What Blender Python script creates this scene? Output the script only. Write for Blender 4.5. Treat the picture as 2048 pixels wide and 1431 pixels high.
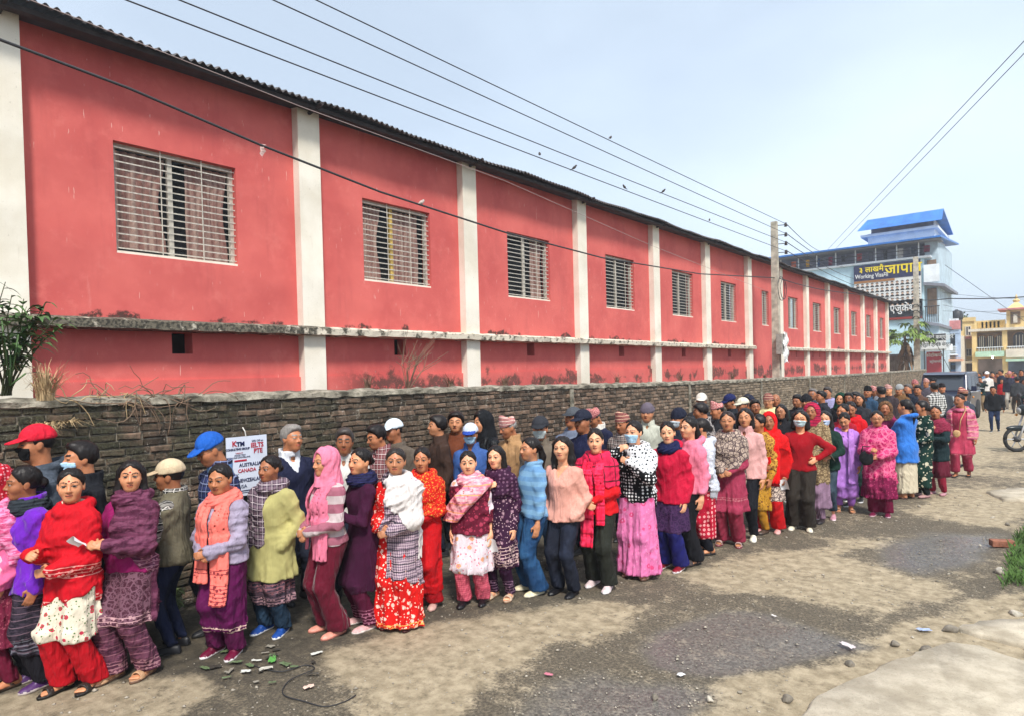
import bpy, bmesh, math, random
import numpy as np
from mathutils import Vector, Matrix
random.seed(7); RNG = np.random.default_rng(7)
S = bpy.context.scene
for _o in list(bpy.data.objects): bpy.data.objects.remove(_o)
COL = S.collection
R = math.radians
# ------------------------------------------------------------------ camera
FPX, CYP, YAW, PIT, ROL, CAMH = 1298.7, 766.15, .6981, .0167, .0252, 2.15   # focal etc. in pixels of a 2048 wide picture
def _axes():
    r = Vector((math.cos(YAW), math.sin(YAW), 0)); f = Vector((-math.sin(YAW), math.cos(YAW), 0)); u = Vector((0, 0, 1))
    f2 = f*math.cos(PIT) - u*math.sin(PIT); u2 = f*math.sin(PIT) + u*math.cos(PIT)
    return r*math.cos(ROL) - u2*math.sin(ROL), r*math.sin(ROL) + u2*math.cos(ROL), f2
CR, CU, CF = _axes()
cam = bpy.data.cameras.new('camera'); camo = bpy.data.objects.new('camera', cam); COL.objects.link(camo)
camo.matrix_world = Matrix(((CR.x, CU.x, -CF.x, 0), (CR.y, CU.y, -CF.y, 0), (CR.z, CU.z, -CF.z, CAMH), (0, 0, 0, 1)))
cam.sensor_width = 36; cam.lens = FPX/2048*36; cam.shift_y = (CYP-715.5)/2048; cam.clip_end = 3000; cam.clip_start = .05
S.camera = camo
# ------------------------------------------------------------------ sky, sun, exposure
SUN_EL, SUN_AZ = 52, -38          # degrees; azimuth from +X (towards the street side) round to +Y
sdir = Vector((math.cos(R(SUN_EL))*math.cos(R(SUN_AZ)), math.cos(R(SUN_EL))*math.sin(R(SUN_AZ)), math.sin(R(SUN_EL))))
W = bpy.data.worlds.new('World'); S.world = W; W.use_nodes = True
nt = W.node_tree; nt.nodes.clear()
out = nt.nodes.new('ShaderNodeOutputWorld'); bg = nt.nodes.new('ShaderNodeBackground')
sky = nt.nodes.new('ShaderNodeTexSky'); sky.sky_type = 'NISHITA'; sky.sun_disc = False
sky.sun_elevation = R(SUN_EL); sky.sun_rotation = math.atan2(sdir.x, sdir.y); sky.air_density = 1.0; sky.dust_density = 3.0; sky.ozone_density = 1.0
tc = nt.nodes.new('ShaderNodeTexCoord'); mp = nt.nodes.new('ShaderNodeMapping'); mp.inputs['Scale'].default_value = (1, 1, 2.2)
nz = nt.nodes.new('ShaderNodeTexNoise'); nz.inputs['Scale'].default_value = 1.0; nz.inputs['Detail'].default_value = 5; nz.inputs['Roughness'].default_value = .5
rp = nt.nodes.new('ShaderNodeValToRGB'); rp.color_ramp.elements[0].position = .33; rp.color_ramp.elements[1].position = .66
rp.color_ramp.elements[0].color = (.58, .58, .58, 1); rp.color_ramp.elements[1].color = (.95, .95, .95, 1)
mx = nt.nodes.new('ShaderNodeMix'); mx.data_type = 'RGBA'; mx.inputs['B'].default_value = (8.2, 9.6, 11.3, 1)   # thin bright overcast veil
L = nt.links.new
L(tc.outputs['Generated'], mp.inputs[0]); L(mp.outputs[0], nz.inputs['Vector']); L(nz.outputs[0], rp.inputs[0]); L(rp.outputs[0], mx.inputs['Factor'])
L(sky.outputs[0], mx.inputs['A']); L(mx.outputs['Result'], bg.inputs[0]); L(bg.outputs[0], out.inputs[0])
bg.inputs[1].default_value = .05
sl = bpy.data.lights.new('sun', 'SUN'); sl.energy = 2.0; sl.angle = R(9); sl.color = (1, .955, .89)
so = bpy.data.objects.new('sun', sl); COL.objects.link(so); so.rotation_euler = sdir.to_track_quat('Z', 'Y').to_euler()
S.view_settings.view_transform = 'Standard'; S.view_settings.look = 'None'; S.view_settings.exposure = 1.24; S.view_settings.gamma = 1
S.render.resolution_x = 1024; S.render.resolution_y = 715
# ------------------------------------------------------------------ picture point -> place helpers (pixels of the 2048 wide photograph)
def ray(x, y):
    return CR*((x-1024)/FPX) + CU*(-(y-CYP)/FPX) + CF
def onX(x, y, X): v = ray(x, y); t = X/v.x; return Vector((X, v.y*t, CAMH+v.z*t))
def onY(x, y, Y): v = ray(x, y); t = Y/v.y; return Vector((v.x*t, Y, CAMH+v.z*t))
def onZ(x, y, Z=0): v = ray(x, y); t = (Z-CAMH)/v.z; return Vector((v.x*t, v.y*t, Z))
# ------------------------------------------------------------------ object helpers
def link(o, parent=None):
    COL.objects.link(o)
    if parent is not None: o.parent = parent
    return o
def tag(o, label=None, cat=None, group=None, kind=None):
    if label: o['label'] = label
    if cat: o['category'] = cat
    if group: o['group'] = group
    if kind: o['kind'] = kind
    return o
def empty(name, loc=(0, 0, 0), rz=0, parent=None):
    o = bpy.data.objects.new(name, None); o.empty_display_size = .2; link(o, parent); o.location = loc; o.rotation_euler = (0, 0, rz); return o
def mesh_np(name, V, F, mats, fm=None, smooth=True):
    """mesh from arrays: V (n,3), F (m,4) or list of tuples"""
    me = bpy.data.meshes.new(name)
    if isinstance(F, np.ndarray):
        k = F.shape[1]; n = len(F)
        me.vertices.add(len(V)); me.vertices.foreach_set('co', np.ascontiguousarray(V, np.float32).ravel())
        me.loops.add(n*k); me.loops.foreach_set('vertex_index', np.ascontiguousarray(F, np.int32).ravel())
        me.polygons.add(n); me.polygons.foreach_set('loop_start', np.arange(0, n*k, k, dtype=np.int32))
        if smooth: me.polygons.foreach_set('use_smooth', np.ones(n, bool))
        me.update(calc_edges=True)
    else:
        me.from_pydata([tuple(v) for v in V], [], F); 
        if smooth: me.polygons.foreach_set('use_smooth', np.ones(len(me.polygons), bool))
    for m in (mats if isinstance(mats, (list, tuple)) else [mats]): me.materials.append(m)
    if fm is not None: me.polygons.foreach_set('material_index', np.ascontiguousarray(fm, np.int32))
    return me
def obj(name, me, parent=None, loc=None):
    o = bpy.data.objects.new(name, me); link(o, parent)
    if loc is not None: o.location = loc
    return o
class MB:
    """collects boxes, prisms, tubes; build() links them as one mesh"""
    def __init__(s, org=(0, 0, 0)): s.v = []; s.f = []; s.org = Vector(org)
    def add(s, vs, fs):
        b = len(s.v); s.v += [Vector(v)-s.org for v in vs]; s.f += [tuple(i+b for i in f) for f in fs]; return s
    def box(s, a, b):
        x0, y0, z0 = a; x1, y1, z1 = b
        x0, x1 = min(x0, x1), max(x0, x1); y0, y1 = min(y0, y1), max(y0, y1); z0, z1 = min(z0, z1), max(z0, z1)
        return s.add([(x0, y0, z0), (x1, y0, z0), (x1, y1, z0), (x0, y1, z0), (x0, y0, z1), (x1, y0, z1), (x1, y1, z1), (x0, y1, z1)],
                     [(3, 2, 1, 0), (4, 5, 6, 7), (0, 1, 5, 4), (1, 2, 6, 5), (2, 3, 7, 6), (3, 0, 4, 7)])
    def prism(s, poly, d):
        """poly: list of points, extruded by vector d"""
        n = len(poly); d = Vector(d); vs = [Vector(p) for p in poly] + [Vector(p)+d for p in poly]
        fs = [tuple(range(n-1, -1, -1)), tuple(range(n, 2*n))] + [(i, (i+1) % n, n+(i+1) % n, n+i) for i in range(n)]
        return s.add(vs, fs)
    def tube(s, pts, r, n=6, r2=None, cap=True):
        pts = [Vector(p) for p in pts]; m = len(pts); vs = []; fs = []
        for i, p in enumerate(pts):
            t = (pts[min(i+1, m-1)]-pts[max(i-1, 0)]).normalized()
            a = t.cross(Vector((0, 0, 1))) if abs(t.z) < .95 else t.cross(Vector((1, 0, 0))); a.normalize(); b = t.cross(a)
            rr = r if r2 is None else r + (r2-r)*i/max(1, m-1)
            if isinstance(r, (list, tuple)): rr = r[i]
            for k in range(n):
                q = 2*math.pi*k/n; vs.append(p + (a*math.cos(q)+b*math.sin(q))*rr)
        for i in range(m-1):
            for k in range(n): fs.append((i*n+k, i*n+(k+1) % n, (i+1)*n+(k+1) % n, (i+1)*n+k))
        if cap: fs.append(tuple(range(n-1, -1, -1))); fs.append(tuple(range((m-1)*n, m*n)))
        return s.add(vs, fs)
    def lathe(s, c, prof, n=12, axis='z'):
        vs = []; fs = []; c = Vector(c); m = len(prof)
        for r, h in prof:
            for k in range(n):
                q = 2*math.pi*k/n; a, b = r*math.cos(q), r*math.sin(q)
                vs.append(c + Vector({'z': (a, b, h), 'x': (h, a, b), 'y': (b, h, a)}[axis]))
        for i in range(m-1):
            for k in range(n): fs.append((i*n+k, i*n+(k+1) % n, (i+1)*n+(k+1) % n, (i+1)*n+k))
        fs.append(tuple(range(n-1, -1, -1))); fs.append(tuple(range((m-1)*n, m*n)))
        return s.add(vs, fs)
    def mesh(s, name, mat, smooth=False):
        me = bpy.data.meshes.new(name); me.from_pydata(s.v, [], s.f)
        for m in (mat if isinstance(mat, (list, tuple)) else [mat]): me.materials.append(m)
        if smooth: me.polygons.foreach_set('use_smooth', np.ones(len(me.polygons), bool))
        me.update(); return me
    def build(s, name, mat, parent=None, smooth=False, loc=None):
        return obj(name, s.mesh(name, mat, smooth), parent, loc)
# ------------------------------------------------------------------ material helpers
MATS = {}
class NT:
    """tiny node-graph writer"""
    def __init__(s, name):
        s.m = bpy.data.materials.new(name); s.m.use_nodes = True; s.t = s.m.node_tree; s.t.nodes.clear()
        s.out = s.t.nodes.new('ShaderNodeOutputMaterial'); s.b = s.t.nodes.new('ShaderNodeBsdfPrincipled'); s.t.links.new(s.b.outputs[0], s.out.inputs[0])
    def n(s, typ, props=None, **inp):
        nd = s.t.nodes.new('ShaderNode'+typ)
        for k, v in (props or {}).items(): setattr(nd, k, v)
        for k, v in inp.items():
            key = k.replace('_', ' ')
            if key.isdigit(): key = int(key)
            s.put(nd.inputs[key], v)
        return nd
    def put(s, sock, v):
        if isinstance(v, bpy.types.NodeSocket): s.t.links.new(v, sock)
        elif isinstance(v, bpy.types.Node): s.t.links.new(v.outputs[0], sock)
        else:
            if sock.type == 'RGBA' and len(v) == 3: v = (*v, 1)
            sock.default_value = v
    def sin(s, key, v): s.put(s.b.inputs[key], v)
    def math(s, op, a, b=0.0, c=None, clamp=False):
        nd = s.n('Math', {'operation': op, 'use_clamp': clamp}); s.put(nd.inputs[0], a); s.put(nd.inputs[1], b)
        if c is not None: s.put(nd.inputs[2], c)
        return nd.outputs[0]
    def mix(s, f, a, b):
        nd = s.n('Mix', {'data_type': 'RGBA'}); s.put(nd.inputs['Factor'], f); s.put(nd.inputs['A'], a); s.put(nd.inputs['B'], b); return nd.outputs['Result']
    def mul(s, f, a, b):
        nd = s.n('Mix', {'data_type': 'RGBA', 'blend_type': 'MULTIPLY'}); s.put(nd.inputs['Factor'], f); s.put(nd.inputs['A'], a); s.put(nd.inputs['B'], b); return nd.outputs['Result']
    def step(s, v, lo, hi):
        nd = s.n('MapRange', {'interpolation_type': 'SMOOTHSTEP'}); s.put(nd.inputs[0], v); nd.inputs[1].default_value = lo; nd.inputs[2].default_value = hi; return nd.outputs[0]
    def pos(s): return s.n('NewGeometry').outputs['Position']
    def oco(s): return s.n('TexCoord').outputs['Object']
    def vscale(s, v, sc):
        nd = s.n('VectorMath', {'operation': 'MULTIPLY'}); s.put(nd.inputs[0], v); nd.inputs[1].default_value = sc; return nd.outputs[0]
    def sep(s, v): return s.n('SeparateXYZ', None, Vector=v).outputs
    def noise(s, v, scale, detail=4, rough=.55):
        return s.n('TexNoise', None, Vector=v, Scale=scale, Detail=detail, Roughness=rough).outputs[0]
    def bump(s, h, strength=.3, dist=.01):
        nd = s.n('Bump', None, Height=h, Strength=strength, Distance=dist); s.sin('Normal', nd.outputs[0])
def simple(name, col, rough=.6, var=.12, vscale=6, bump=.1, bscale=40, metal=0, world=True, spec=.4):
    if name in MATS: return MATS[name]
    g = NT(name); c = g.pos() if world else g.oco()
    n1 = g.noise(c, vscale, 5)
    f = g.step(n1, .3, .7)
    dark = tuple(v*(1-var) for v in col); lite = tuple(min(1, v*(1+var)) for v in col)
    g.sin('Base Color', g.mix(f, dark, lite)); g.sin('Roughness', rough); g.sin('Metallic', metal); g.b.inputs['Specular IOR Level'].default_value = spec
    if bump: g.bump(g.noise(c, bscale, 4), bump, .01)
    MATS[name] = g.m; return g.m
# ================================================================== SETTING
# ---- value noise in numpy
_P = RNG.random((256, 256)).astype(np.float32)
def vnoise(x, y):
    xi = np.floor(x).astype(int); yi = np.floor(y).astype(int); fx = x-xi; fy = y-yi
    fx = fx*fx*(3-2*fx); fy = fy*fy*(3-2*fy); g = lambda a, b: _P[a & 255, b & 255]
    return (g(xi, yi)*(1-fx)+g(xi+1, yi)*fx)*(1-fy) + (g(xi, yi+1)*(1-fx)+g(xi+1, yi+1)*fx)*fy
def fbm(x, y, o=4):
    s = 0; a = .5
    for i in range(o): s = s + a*vnoise(x*2**i+17*i, y*2**i+31*i); a *= .5
    return s
def polysd(px, py, poly):
    """signed distance (negative inside) to a polygon"""
    P = np.array(poly, float); d = np.full(px.shape, 1e9); ins = np.zeros(px.shape, bool)
    for a, b in zip(P, np.roll(P, -1, 0)):
        e = b-a; wx = px-a[0]; wy = py-a[1]; t = np.clip((wx*e[0]+wy*e[1])/(e@e+1e-9), 0, 1)
        d = np.minimum(d, np.hypot(wx-t*e[0], wy-t*e[1]))
        c = (a[1] <= py) != (b[1] <= py)
        with np.errstate(divide='ignore', invalid='ignore'):
            ins ^= c & (px < a[0]+(py-a[1])/(e[1] if e[1] != 0 else 1e-9)*e[0])
    return np.where(ins, -d, d)
def gpoly(pts): return [tuple(onZ(x, y)[:2]) for x, y in pts]
# ---- ground: one sheet, dense where the picture is near, out to the horizon
def _axis(lo, hi, st, far):
    core = list(np.arange(lo, hi+1e-6, st)); a = []; s = st; v = lo
    while v > -far: s *= 1.35; v -= s; a.append(v)
    b = []; s = st; v = hi
    while v < far: s *= 1.35; v += s; b.append(v)
    return np.array(a[::-1]+core+b)
gx = _axis(-6.6, 1.2, .065, 900); gy = _axis(.4, 15, .07, 900)
GX, GY = np.meshgrid(gx, gy, indexing='ij')
warp = (fbm(GX*1.1+5, GY*1.1+9)-.47)*1.1 + (fbm(GX*4+50, GY*4+20)-.47)*.35
dust_polys = [
    ([(655, 1305), (780, 1262), (990, 1222), (1190, 1205), (1330, 1200), (1240, 1250), (1090, 1300), (1010, 1350), (940, 1400), (900, 1470), (720, 1470), (720, 1390)], .16),
    ([(-80, 1405), (60, 1382), (240, 1362), (385, 1352), (425, 1385), (330, 1450), (100, 1560), (-150, 1560)], .12),
    ([(1390, 1150), (1560, 1105), (1700, 1100), (1850, 1165), (1900, 1190), (1700, 1215), (1560, 1190), (1440, 1175)], .30),
    ([(1500, 1120), (1650, 1082), (1790, 1085), (1700, 1120)], .3),
    ([(1320, 1450), (1500, 1370), (1700, 1310), (1850, 1245), (1990, 1190), (2060, 1180), (2100, 1480), (1500, 1480)], .22),
    ([(1800, 1010), (1960, 965), (2060, 985), (2060, 1060), (1960, 1050)], .5),
    ([(1790, 880), (2100, 850), (2100, 880), (1940, 950)], 1.2)]
dust = np.zeros_like(GX)
for pts, soft in dust_polys:
    dd = polysd(GX, GY, gpoly(pts)); dust = np.maximum(dust, 1/(1+np.exp((dd+warp*soft*2.6)/(soft*.22))))
far = np.clip((GY-13)/9, 0, 1)*np.clip(1-(np.abs(GX+2))/60, 0, 1); dust = np.maximum(dust, far*.85)
dust = np.clip(dust*(.75+.85*fbm(GX*2.3, GY*2.3)) + .34*np.clip(fbm(GX*.9+80, GY*.9+40)-.36, 0, 1)*2*(1-dust), 0, 1)
wet_polys = [([(1290, 1300), (1330, 1262), (1440, 1212), (1540, 1222), (1650, 1262), (1730, 1290), (1640, 1312), (1540, 1330), (1400, 1345), (1310, 1335)], .07),
             ([(1000, 1470), (1090, 1375), (1190, 1350), (1340, 1365), (1420, 1390), (1330, 1480)], .12),
             ([(1745, 1098), (1880, 1066), (1985, 1068), (2000, 1090), (1930, 1122), (1830, 1142), (1760, 1130)], .18)]
wet = np.zeros_like(GX)
for pts, soft in wet_polys:
    dd = polysd(GX, GY, gpoly(pts)); wet = np.maximum(wet, 1/(1+np.exp((dd+warp*soft*3)/(soft*.3))))
dust *= (1-.85*wet)
mud_shade = (1-.8*dust)/(1+np.exp((GX - (-4.25 + .20*(GY-2) + warp*.7))/.22))*np.clip((16-GY)/6, 0, 1)          # damp dirt by the wall, widened under the queue as painted contact shade
grs = 1/(1+np.exp((polysd(GX, GY, gpoly([(1990, 1190), (2010, 1140), (2035, 1085), (2080, 1040), (2200, 1040), (2200, 1230), (2060, 1235)]))+warp*.25)/.06))
GZ = (fbm(GX*3+3, GY*3+7)-.47)*.022*np.clip(1-np.hypot(GX+2.5, GY-6)/25, 0, 1) - wet*.008
GZ = GZ*np.clip((GX+6.4)/.5, 0, 1)
nx, ny = GX.shape
ii = (np.arange(nx-1)[:, None]*ny+np.arange(ny-1)[None, :]).ravel()
gm = NT('ground_mix'); p = gm.pos()
aD = gm.n('Attribute', {'attribute_name': 'dust'}).outputs['Fac']; aW = gm.n('Attribute', {'attribute_name': 'wet'}).outputs['Fac']; aM = gm.n('Attribute', {'attribute_name': 'mud_shade'}).outputs['Fac']
n1 = gm.noise(p, 9, 6, .65); n2 = gm.noise(p, 42, 5, .7); n3 = gm.noise(p, 160, 3, .7)
streak = gm.noise(gm.vscale(p, (2.2, .9, 1)), 1.6, 6, .6)
tar = gm.mix(gm.step(n2, .35, .7), (.066, .053, .036), (.175, .143, .098))
tar = gm.mix(gm.math('MULTIPLY', gm.step(n3, .56, .68), .75), tar, (.31, .265, .195))      # aggregate
earth = gm.mix(gm.step(n1, .3, .72), (.285, .225, .138), (.545, .445, .300))
earth = gm.mix(gm.math('MULTIPLY', gm.step(n3, .58, .7), .6), earth, (.12, .095, .07))
nm_ = gm.noise(p, 3.1, 7, .72); df = gm.math('ADD', aD, gm.math('MULTIPLY', gm.math('SUBTRACT', n2, .5), 1.7)); df = gm.math('ADD', df, gm.math('MULTIPLY', gm.math('SUBTRACT', n1, .5), 1.5)); df = gm.math('ADD', df, gm.math('MULTIPLY', gm.math('SUBTRACT', nm_, .5), 1.9))
df = gm.math('ADD', df, gm.math('MULTIPLY', gm.math('SUBTRACT', streak, .5), .5))
dmask = gm.math('MULTIPLY', gm.step(df, .02, .95), .92)
c = gm.mix(dmask, tar, earth)
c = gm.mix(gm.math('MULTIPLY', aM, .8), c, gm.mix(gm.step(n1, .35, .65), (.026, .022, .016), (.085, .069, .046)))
c = gm.mix(gm.math('MULTIPLY', aW, .42), c, gm.mix(gm.step(n2, .35, .65), (.085, .088, .086), (.20, .205, .20)))
gm.sin('Base Color', c)
rg = gm.math('SUBTRACT', .93, gm.math('MULTIPLY', aW, gm.math('ADD', .50, gm.math('MULTIPLY', n1, .35)))); gm.sin('Roughness', rg); gm.b.inputs['Specular IOR Level'].default_value = .45
hh = gm.math('ADD', gm.math('MULTIPLY', n2, .6), gm.math('MULTIPLY', n3, .6)); gm.bump(gm.math('MULTIPLY', hh, gm.math('SUBTRACT', 1, gm.math('MULTIPLY', aW, .82))), .75, .02)
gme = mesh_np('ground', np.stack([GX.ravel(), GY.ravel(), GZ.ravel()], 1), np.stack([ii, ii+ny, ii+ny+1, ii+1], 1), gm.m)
for nm, arr in (('dust', dust), ('wet', wet), ('mud_shade', mud_shade)):
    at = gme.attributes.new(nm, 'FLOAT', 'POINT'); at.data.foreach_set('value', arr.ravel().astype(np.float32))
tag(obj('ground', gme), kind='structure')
# ---- broken concrete slabs on the street side
cm = NT('slab_concrete'); p = cm.pos(); n1 = cm.noise(p, 5, 6, .6); n2 = cm.noise(p, 60, 4, .7)
c = cm.mix(cm.step(n1, .3, .7), (.36, .305, .22), (.55, .48, .365)); c = cm.mix(cm.math('MULTIPLY', cm.step(cm.noise(p, 2.2, 8, .72), .48, .66), .55), c, (.23, .19, .135)); c = cm.mix(cm.math('MULTIPLY', cm.step(cm.noise(p, 90, 4, .7), .56, .66), .5), c, (.17, .145, .11)); cm.sin('Base Color', c); cm.sin('Roughness', .92); cm.bump(cm.math('ADD', n1, cm.math('MULTIPLY', n2, .4)), .4, .02)
def slab(name, pts, top, label):
    P = gpoly(pts); V = []; n = 0; fine = []
    for (a, b) in zip(P, P[1:]+P[:1]):
        L_ = math.hypot(b[0]-a[0], b[1]-a[1]); k = max(1, int(L_/.09))
        for i in range(k):
            t = i/k; fine.append((a[0]+(b[0]-a[0])*t+random.uniform(-.02, .02), a[1]+(b[1]-a[1])*t+random.uniform(-.02, .02)))
    cx = sum(q[0] for q in fine)/len(fine); cy = sum(q[1] for q in fine)/len(fine); n = len(fine)
    rings = [(1.03, -.05), (1.0, top-.02), (.975, top), (.5, top+.006)]
    V = [(cx+(q[0]-cx)*s, cy+(q[1]-cy)*s, z+random.uniform(-.006, .006)) for s, z in rings for q in fine] + [(cx, cy, top)]
    F = [(r*n+i, r*n+(i+1) % n, (r+1)*n+(i+1) % n, (r+1)*n+i) for r in range(3) for i in range(n)] + [(3*n+i, 3*n+(i+1) % n, 4*n) for i in range(n)]
    me = bpy.data.meshes.new(name); me.from_pydata(V, [], F); me.materials.append(cm.m); bm = bmesh.new(); bm.from_mesh(me); bmesh.ops.recalc_face_normals(bm, faces=bm.faces); bm.to_mesh(me); bm.free()
    me.polygons.foreach_set('use_smooth', np.ones(len(me.polygons), bool))
    return tag(obj(name, me), label, 'slab', kind='structure')
slab('concrete_slab', [(1590, 1450), (1640, 1400), (1730, 1352), (1840, 1310), (1900, 1290), (1960, 1300), (2040, 1325), (2160, 1345), (2300, 1400), (2300, 1900), (1500, 1900)], .045, 'large pale broken concrete slab beside the road')
slab('concrete_slab', [(1915, 1262), (1950, 1247), (2050, 1242), (2200, 1250), (2300, 1300), (2170, 1318), (2050, 1296), (1960, 1275)], .035, 'smaller cracked concrete slab lying against the larger slab')
slab('concrete_slab', [(1975, 985), (2030, 978), (2140, 980), (2150, 1005), (2010, 1002)], .04, 'thin worn concrete slab far along the road edge')

# ================================================================== RED HALL
HX, WX = -8.57, -8.72              # pillar face, wall face
g = NT('red_plaster'); p = g.pos(); s_ = g.sep(p)
n1 = g.noise(p, .8, 4); n2 = g.noise(p, 5, 5, .6); n3 = g.noise(g.vscale(p, (1, 3.2, .55)), 3.2, 5, .65)
c = g.mix(g.step(n1, .3, .7), (.54, .100, .092), (.66, .145, .125)); c = g.mix(g.math('MULTIPLY', g.step(g.noise(g.vscale(p, (1, 2.6, .35)), 1.1, 6, .7), .52, .72), .30), c, (.40, .075, .075)); c = g.mix(g.math('MULTIPLY', g.step(g.noise(p, 2.3, 7, .75), .55, .68), .30), c, (.74, .22, .185)); c = g.mix(g.math('MULTIPLY', g.step(n2, .45, .75), .35), c, (.72, .17, .15))
c = g.mix(g.math('MULTIPLY', g.step(n3, .62, .74), .22), c, (.72, .30, .26))          # pale runs
sc = g.noise(g.vscale(p, (1, 26, 2.2)), 2.0, 2, .5); c = g.mix(g.math('MULTIPLY', g.step(sc, .735, .76), .7), c, (.78, .55, .48))   # scratches
lowm = g.math('SUBTRACT', g.noise(g.vscale(p, (1, 1.0, .8)), 1.5, 5, .6), g.math('MULTIPLY', g.math('ABSOLUTE', g.math('SUBTRACT', s_[2], 1.95)), .62))
mould = g.math('MULTIPLY', g.step(lowm, .42, .50), g.step(g.noise(p, 14, 5, .7), .33, .5)); mould = g.math('MULTIPLY', mould, g.step(s_[1], 5.9, 6.9))
c = g.mix(g.math('MULTIPLY', mould, .85), c, (.075, .05, .04))
midm = g.math('SUBTRACT', g.noise(g.vscale(p, (1, .9, .8)), 1.9, 5, .6), g.math('MULTIPLY', g.math('ABSOLUTE', g.math('SUBTRACT', s_[2], 2.95)), 1.3))
c = g.mix(g.math('MULTIPLY', g.math('MULTIPLY', g.step(midm, .50, .56), g.step(g.noise(p, 17, 5, .7), .35, .5)), .9), c, (.035, .030, .024))
g.sin('Base Color', c); g.sin('Roughness', .85); g.b.inputs['Specular IOR Level'].default_value = .25
g.bump(g.math('ADD', g.noise(p, 30, 5, .65), g.math('MULTIPLY', n2, .8)), .16, .012); RED = g.m
g = NT('cream_plaster'); p = g.pos(); n1 = g.noise(p, 1.6, 5); n3 = g.noise(g.vscale(p, (1, 4, .5)), 3.5, 5, .65)
c = g.mix(g.step(n1, .3, .7), (.71, .65, .53), (.85, .80, .69)); c = g.mix(g.math('MULTIPLY', g.step(n3, .58, .78), .35), c, (.50, .44, .34)); c = g.mix(g.math('MULTIPLY', g.step(g.noise(p, 26, 5), .64, .74), .4), c, (.38, .33, .25)); g.sin('Base Color', c); g.sin('Roughness', .85); g.b.inputs['Specular IOR Level'].default_value = .25; g.bump(g.noise(p, 35, 5, .65), .2, .01); CREAM = g.m
g = NT('mossy_ledge'); p = g.pos(); s_ = g.sep(p); n1 = g.noise(p, 7, 6, .65)
near = g.math('SUBTRACT', 1, g.step(s_[1], 4.2, 6.8)); mk = g.step(g.math('ADD', n1, g.math('MULTIPLY', near, .2)), .50, .62)
c = g.mix(mk, (.68, .61, .49), g.mix(g.step(g.noise(p, 30, 4), .4, .6), (.05, .045, .035), (.17, .15, .11))); g.sin('Base Color', c); g.sin('Roughness', .95); g.bump(g.math('ADD', n1, g.noise(p, 50, 4)), .5, .02); LEDGE = g.m
ALU = simple('grille_paint', (.52, .48, .41), .5, .25, 30, .05)
FRAME = simple('window_frame_paint', (.50, .47, .40), .5, .2, 12, .08)
g = NT('window_glass'); g.sin('Base Color', (.02, .022, .025)); g.sin('Roughness', .06); g.sin('Alpha', .16); GLASS = g.m
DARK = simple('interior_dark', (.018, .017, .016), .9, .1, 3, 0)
g = NT('curtain_cloth'); p = g.pos(); c = g.mix(g.step(g.noise(g.vscale(p, (1, 8, .4)), 2, 3), .35, .65), (.44, .21, .17), (.78, .54, .44)); c = g.mix(g.math('MULTIPLY', g.step(g.noise(p, 22, 3), .55, .66), .35), c, (.40, .17, .11)); g.sin('Base Color', c); g.sin('Roughness', .9); CURT = g.m
ROOFM = simple('rusty_tin', (.085, .075, .072), .6, .4, 3, .1)
WOODD = simple('dark_purlin', (.035, .028, .028), .8, .3, 6, .1)
hall = tag(empty('hall_building', (-11.5, 26, 0)), 'long red plastered hall with cream pillars and tin roof', 'building')
ORG = Vector((-11.5, 26, 0))
PR = [2.07, 5.80, 9.28, 13.12, 16.84, 20.35, 24.1, 27.64, 31.3, 34.9, 38.65, 42.45, 46.0, 49.6]; PW = .37
WIN = [(3.0, 4.53), (6.68, 8.18), (10.35, 11.82), (14.19, 15.64), (17.9, 19.34), (21.56, 22.94), (25.56, 26.35), (28.78, 30.14), (32.45, 33.86), (36.15, 37.5), (39.85, 41.2), (43.6, 44.9), (47.5, 48.65)]
WZ0, WZ1 = 3.72, 5.08
def panel(mb, y0, y1, z0, z1, holes, xa, xb):
    ys = sorted({y0, y1, *[h[0] for h in holes], *[h[1] for h in holes]})
    for a, b in zip(ys, ys[1:]):
        m = (a+b)/2; cuts = sorted([(h[2], h[3]) for h in holes if h[0] < m < h[1]]); z = z0
        for c0, c1 in cuts:
            if c0 > z: mb.box((xa, a, z), (xb, b, c0))
            z = c1
        mb.box((xa, a, z), (xb, b, z1))
for i in range(14):
    w = PW if i else 1.3
    b = MB(ORG); b.box((-9.0, PR[i]-w, 0), (HX, PR[i], 6.17)); b.build('pillar', CREAM, hall)
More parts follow.
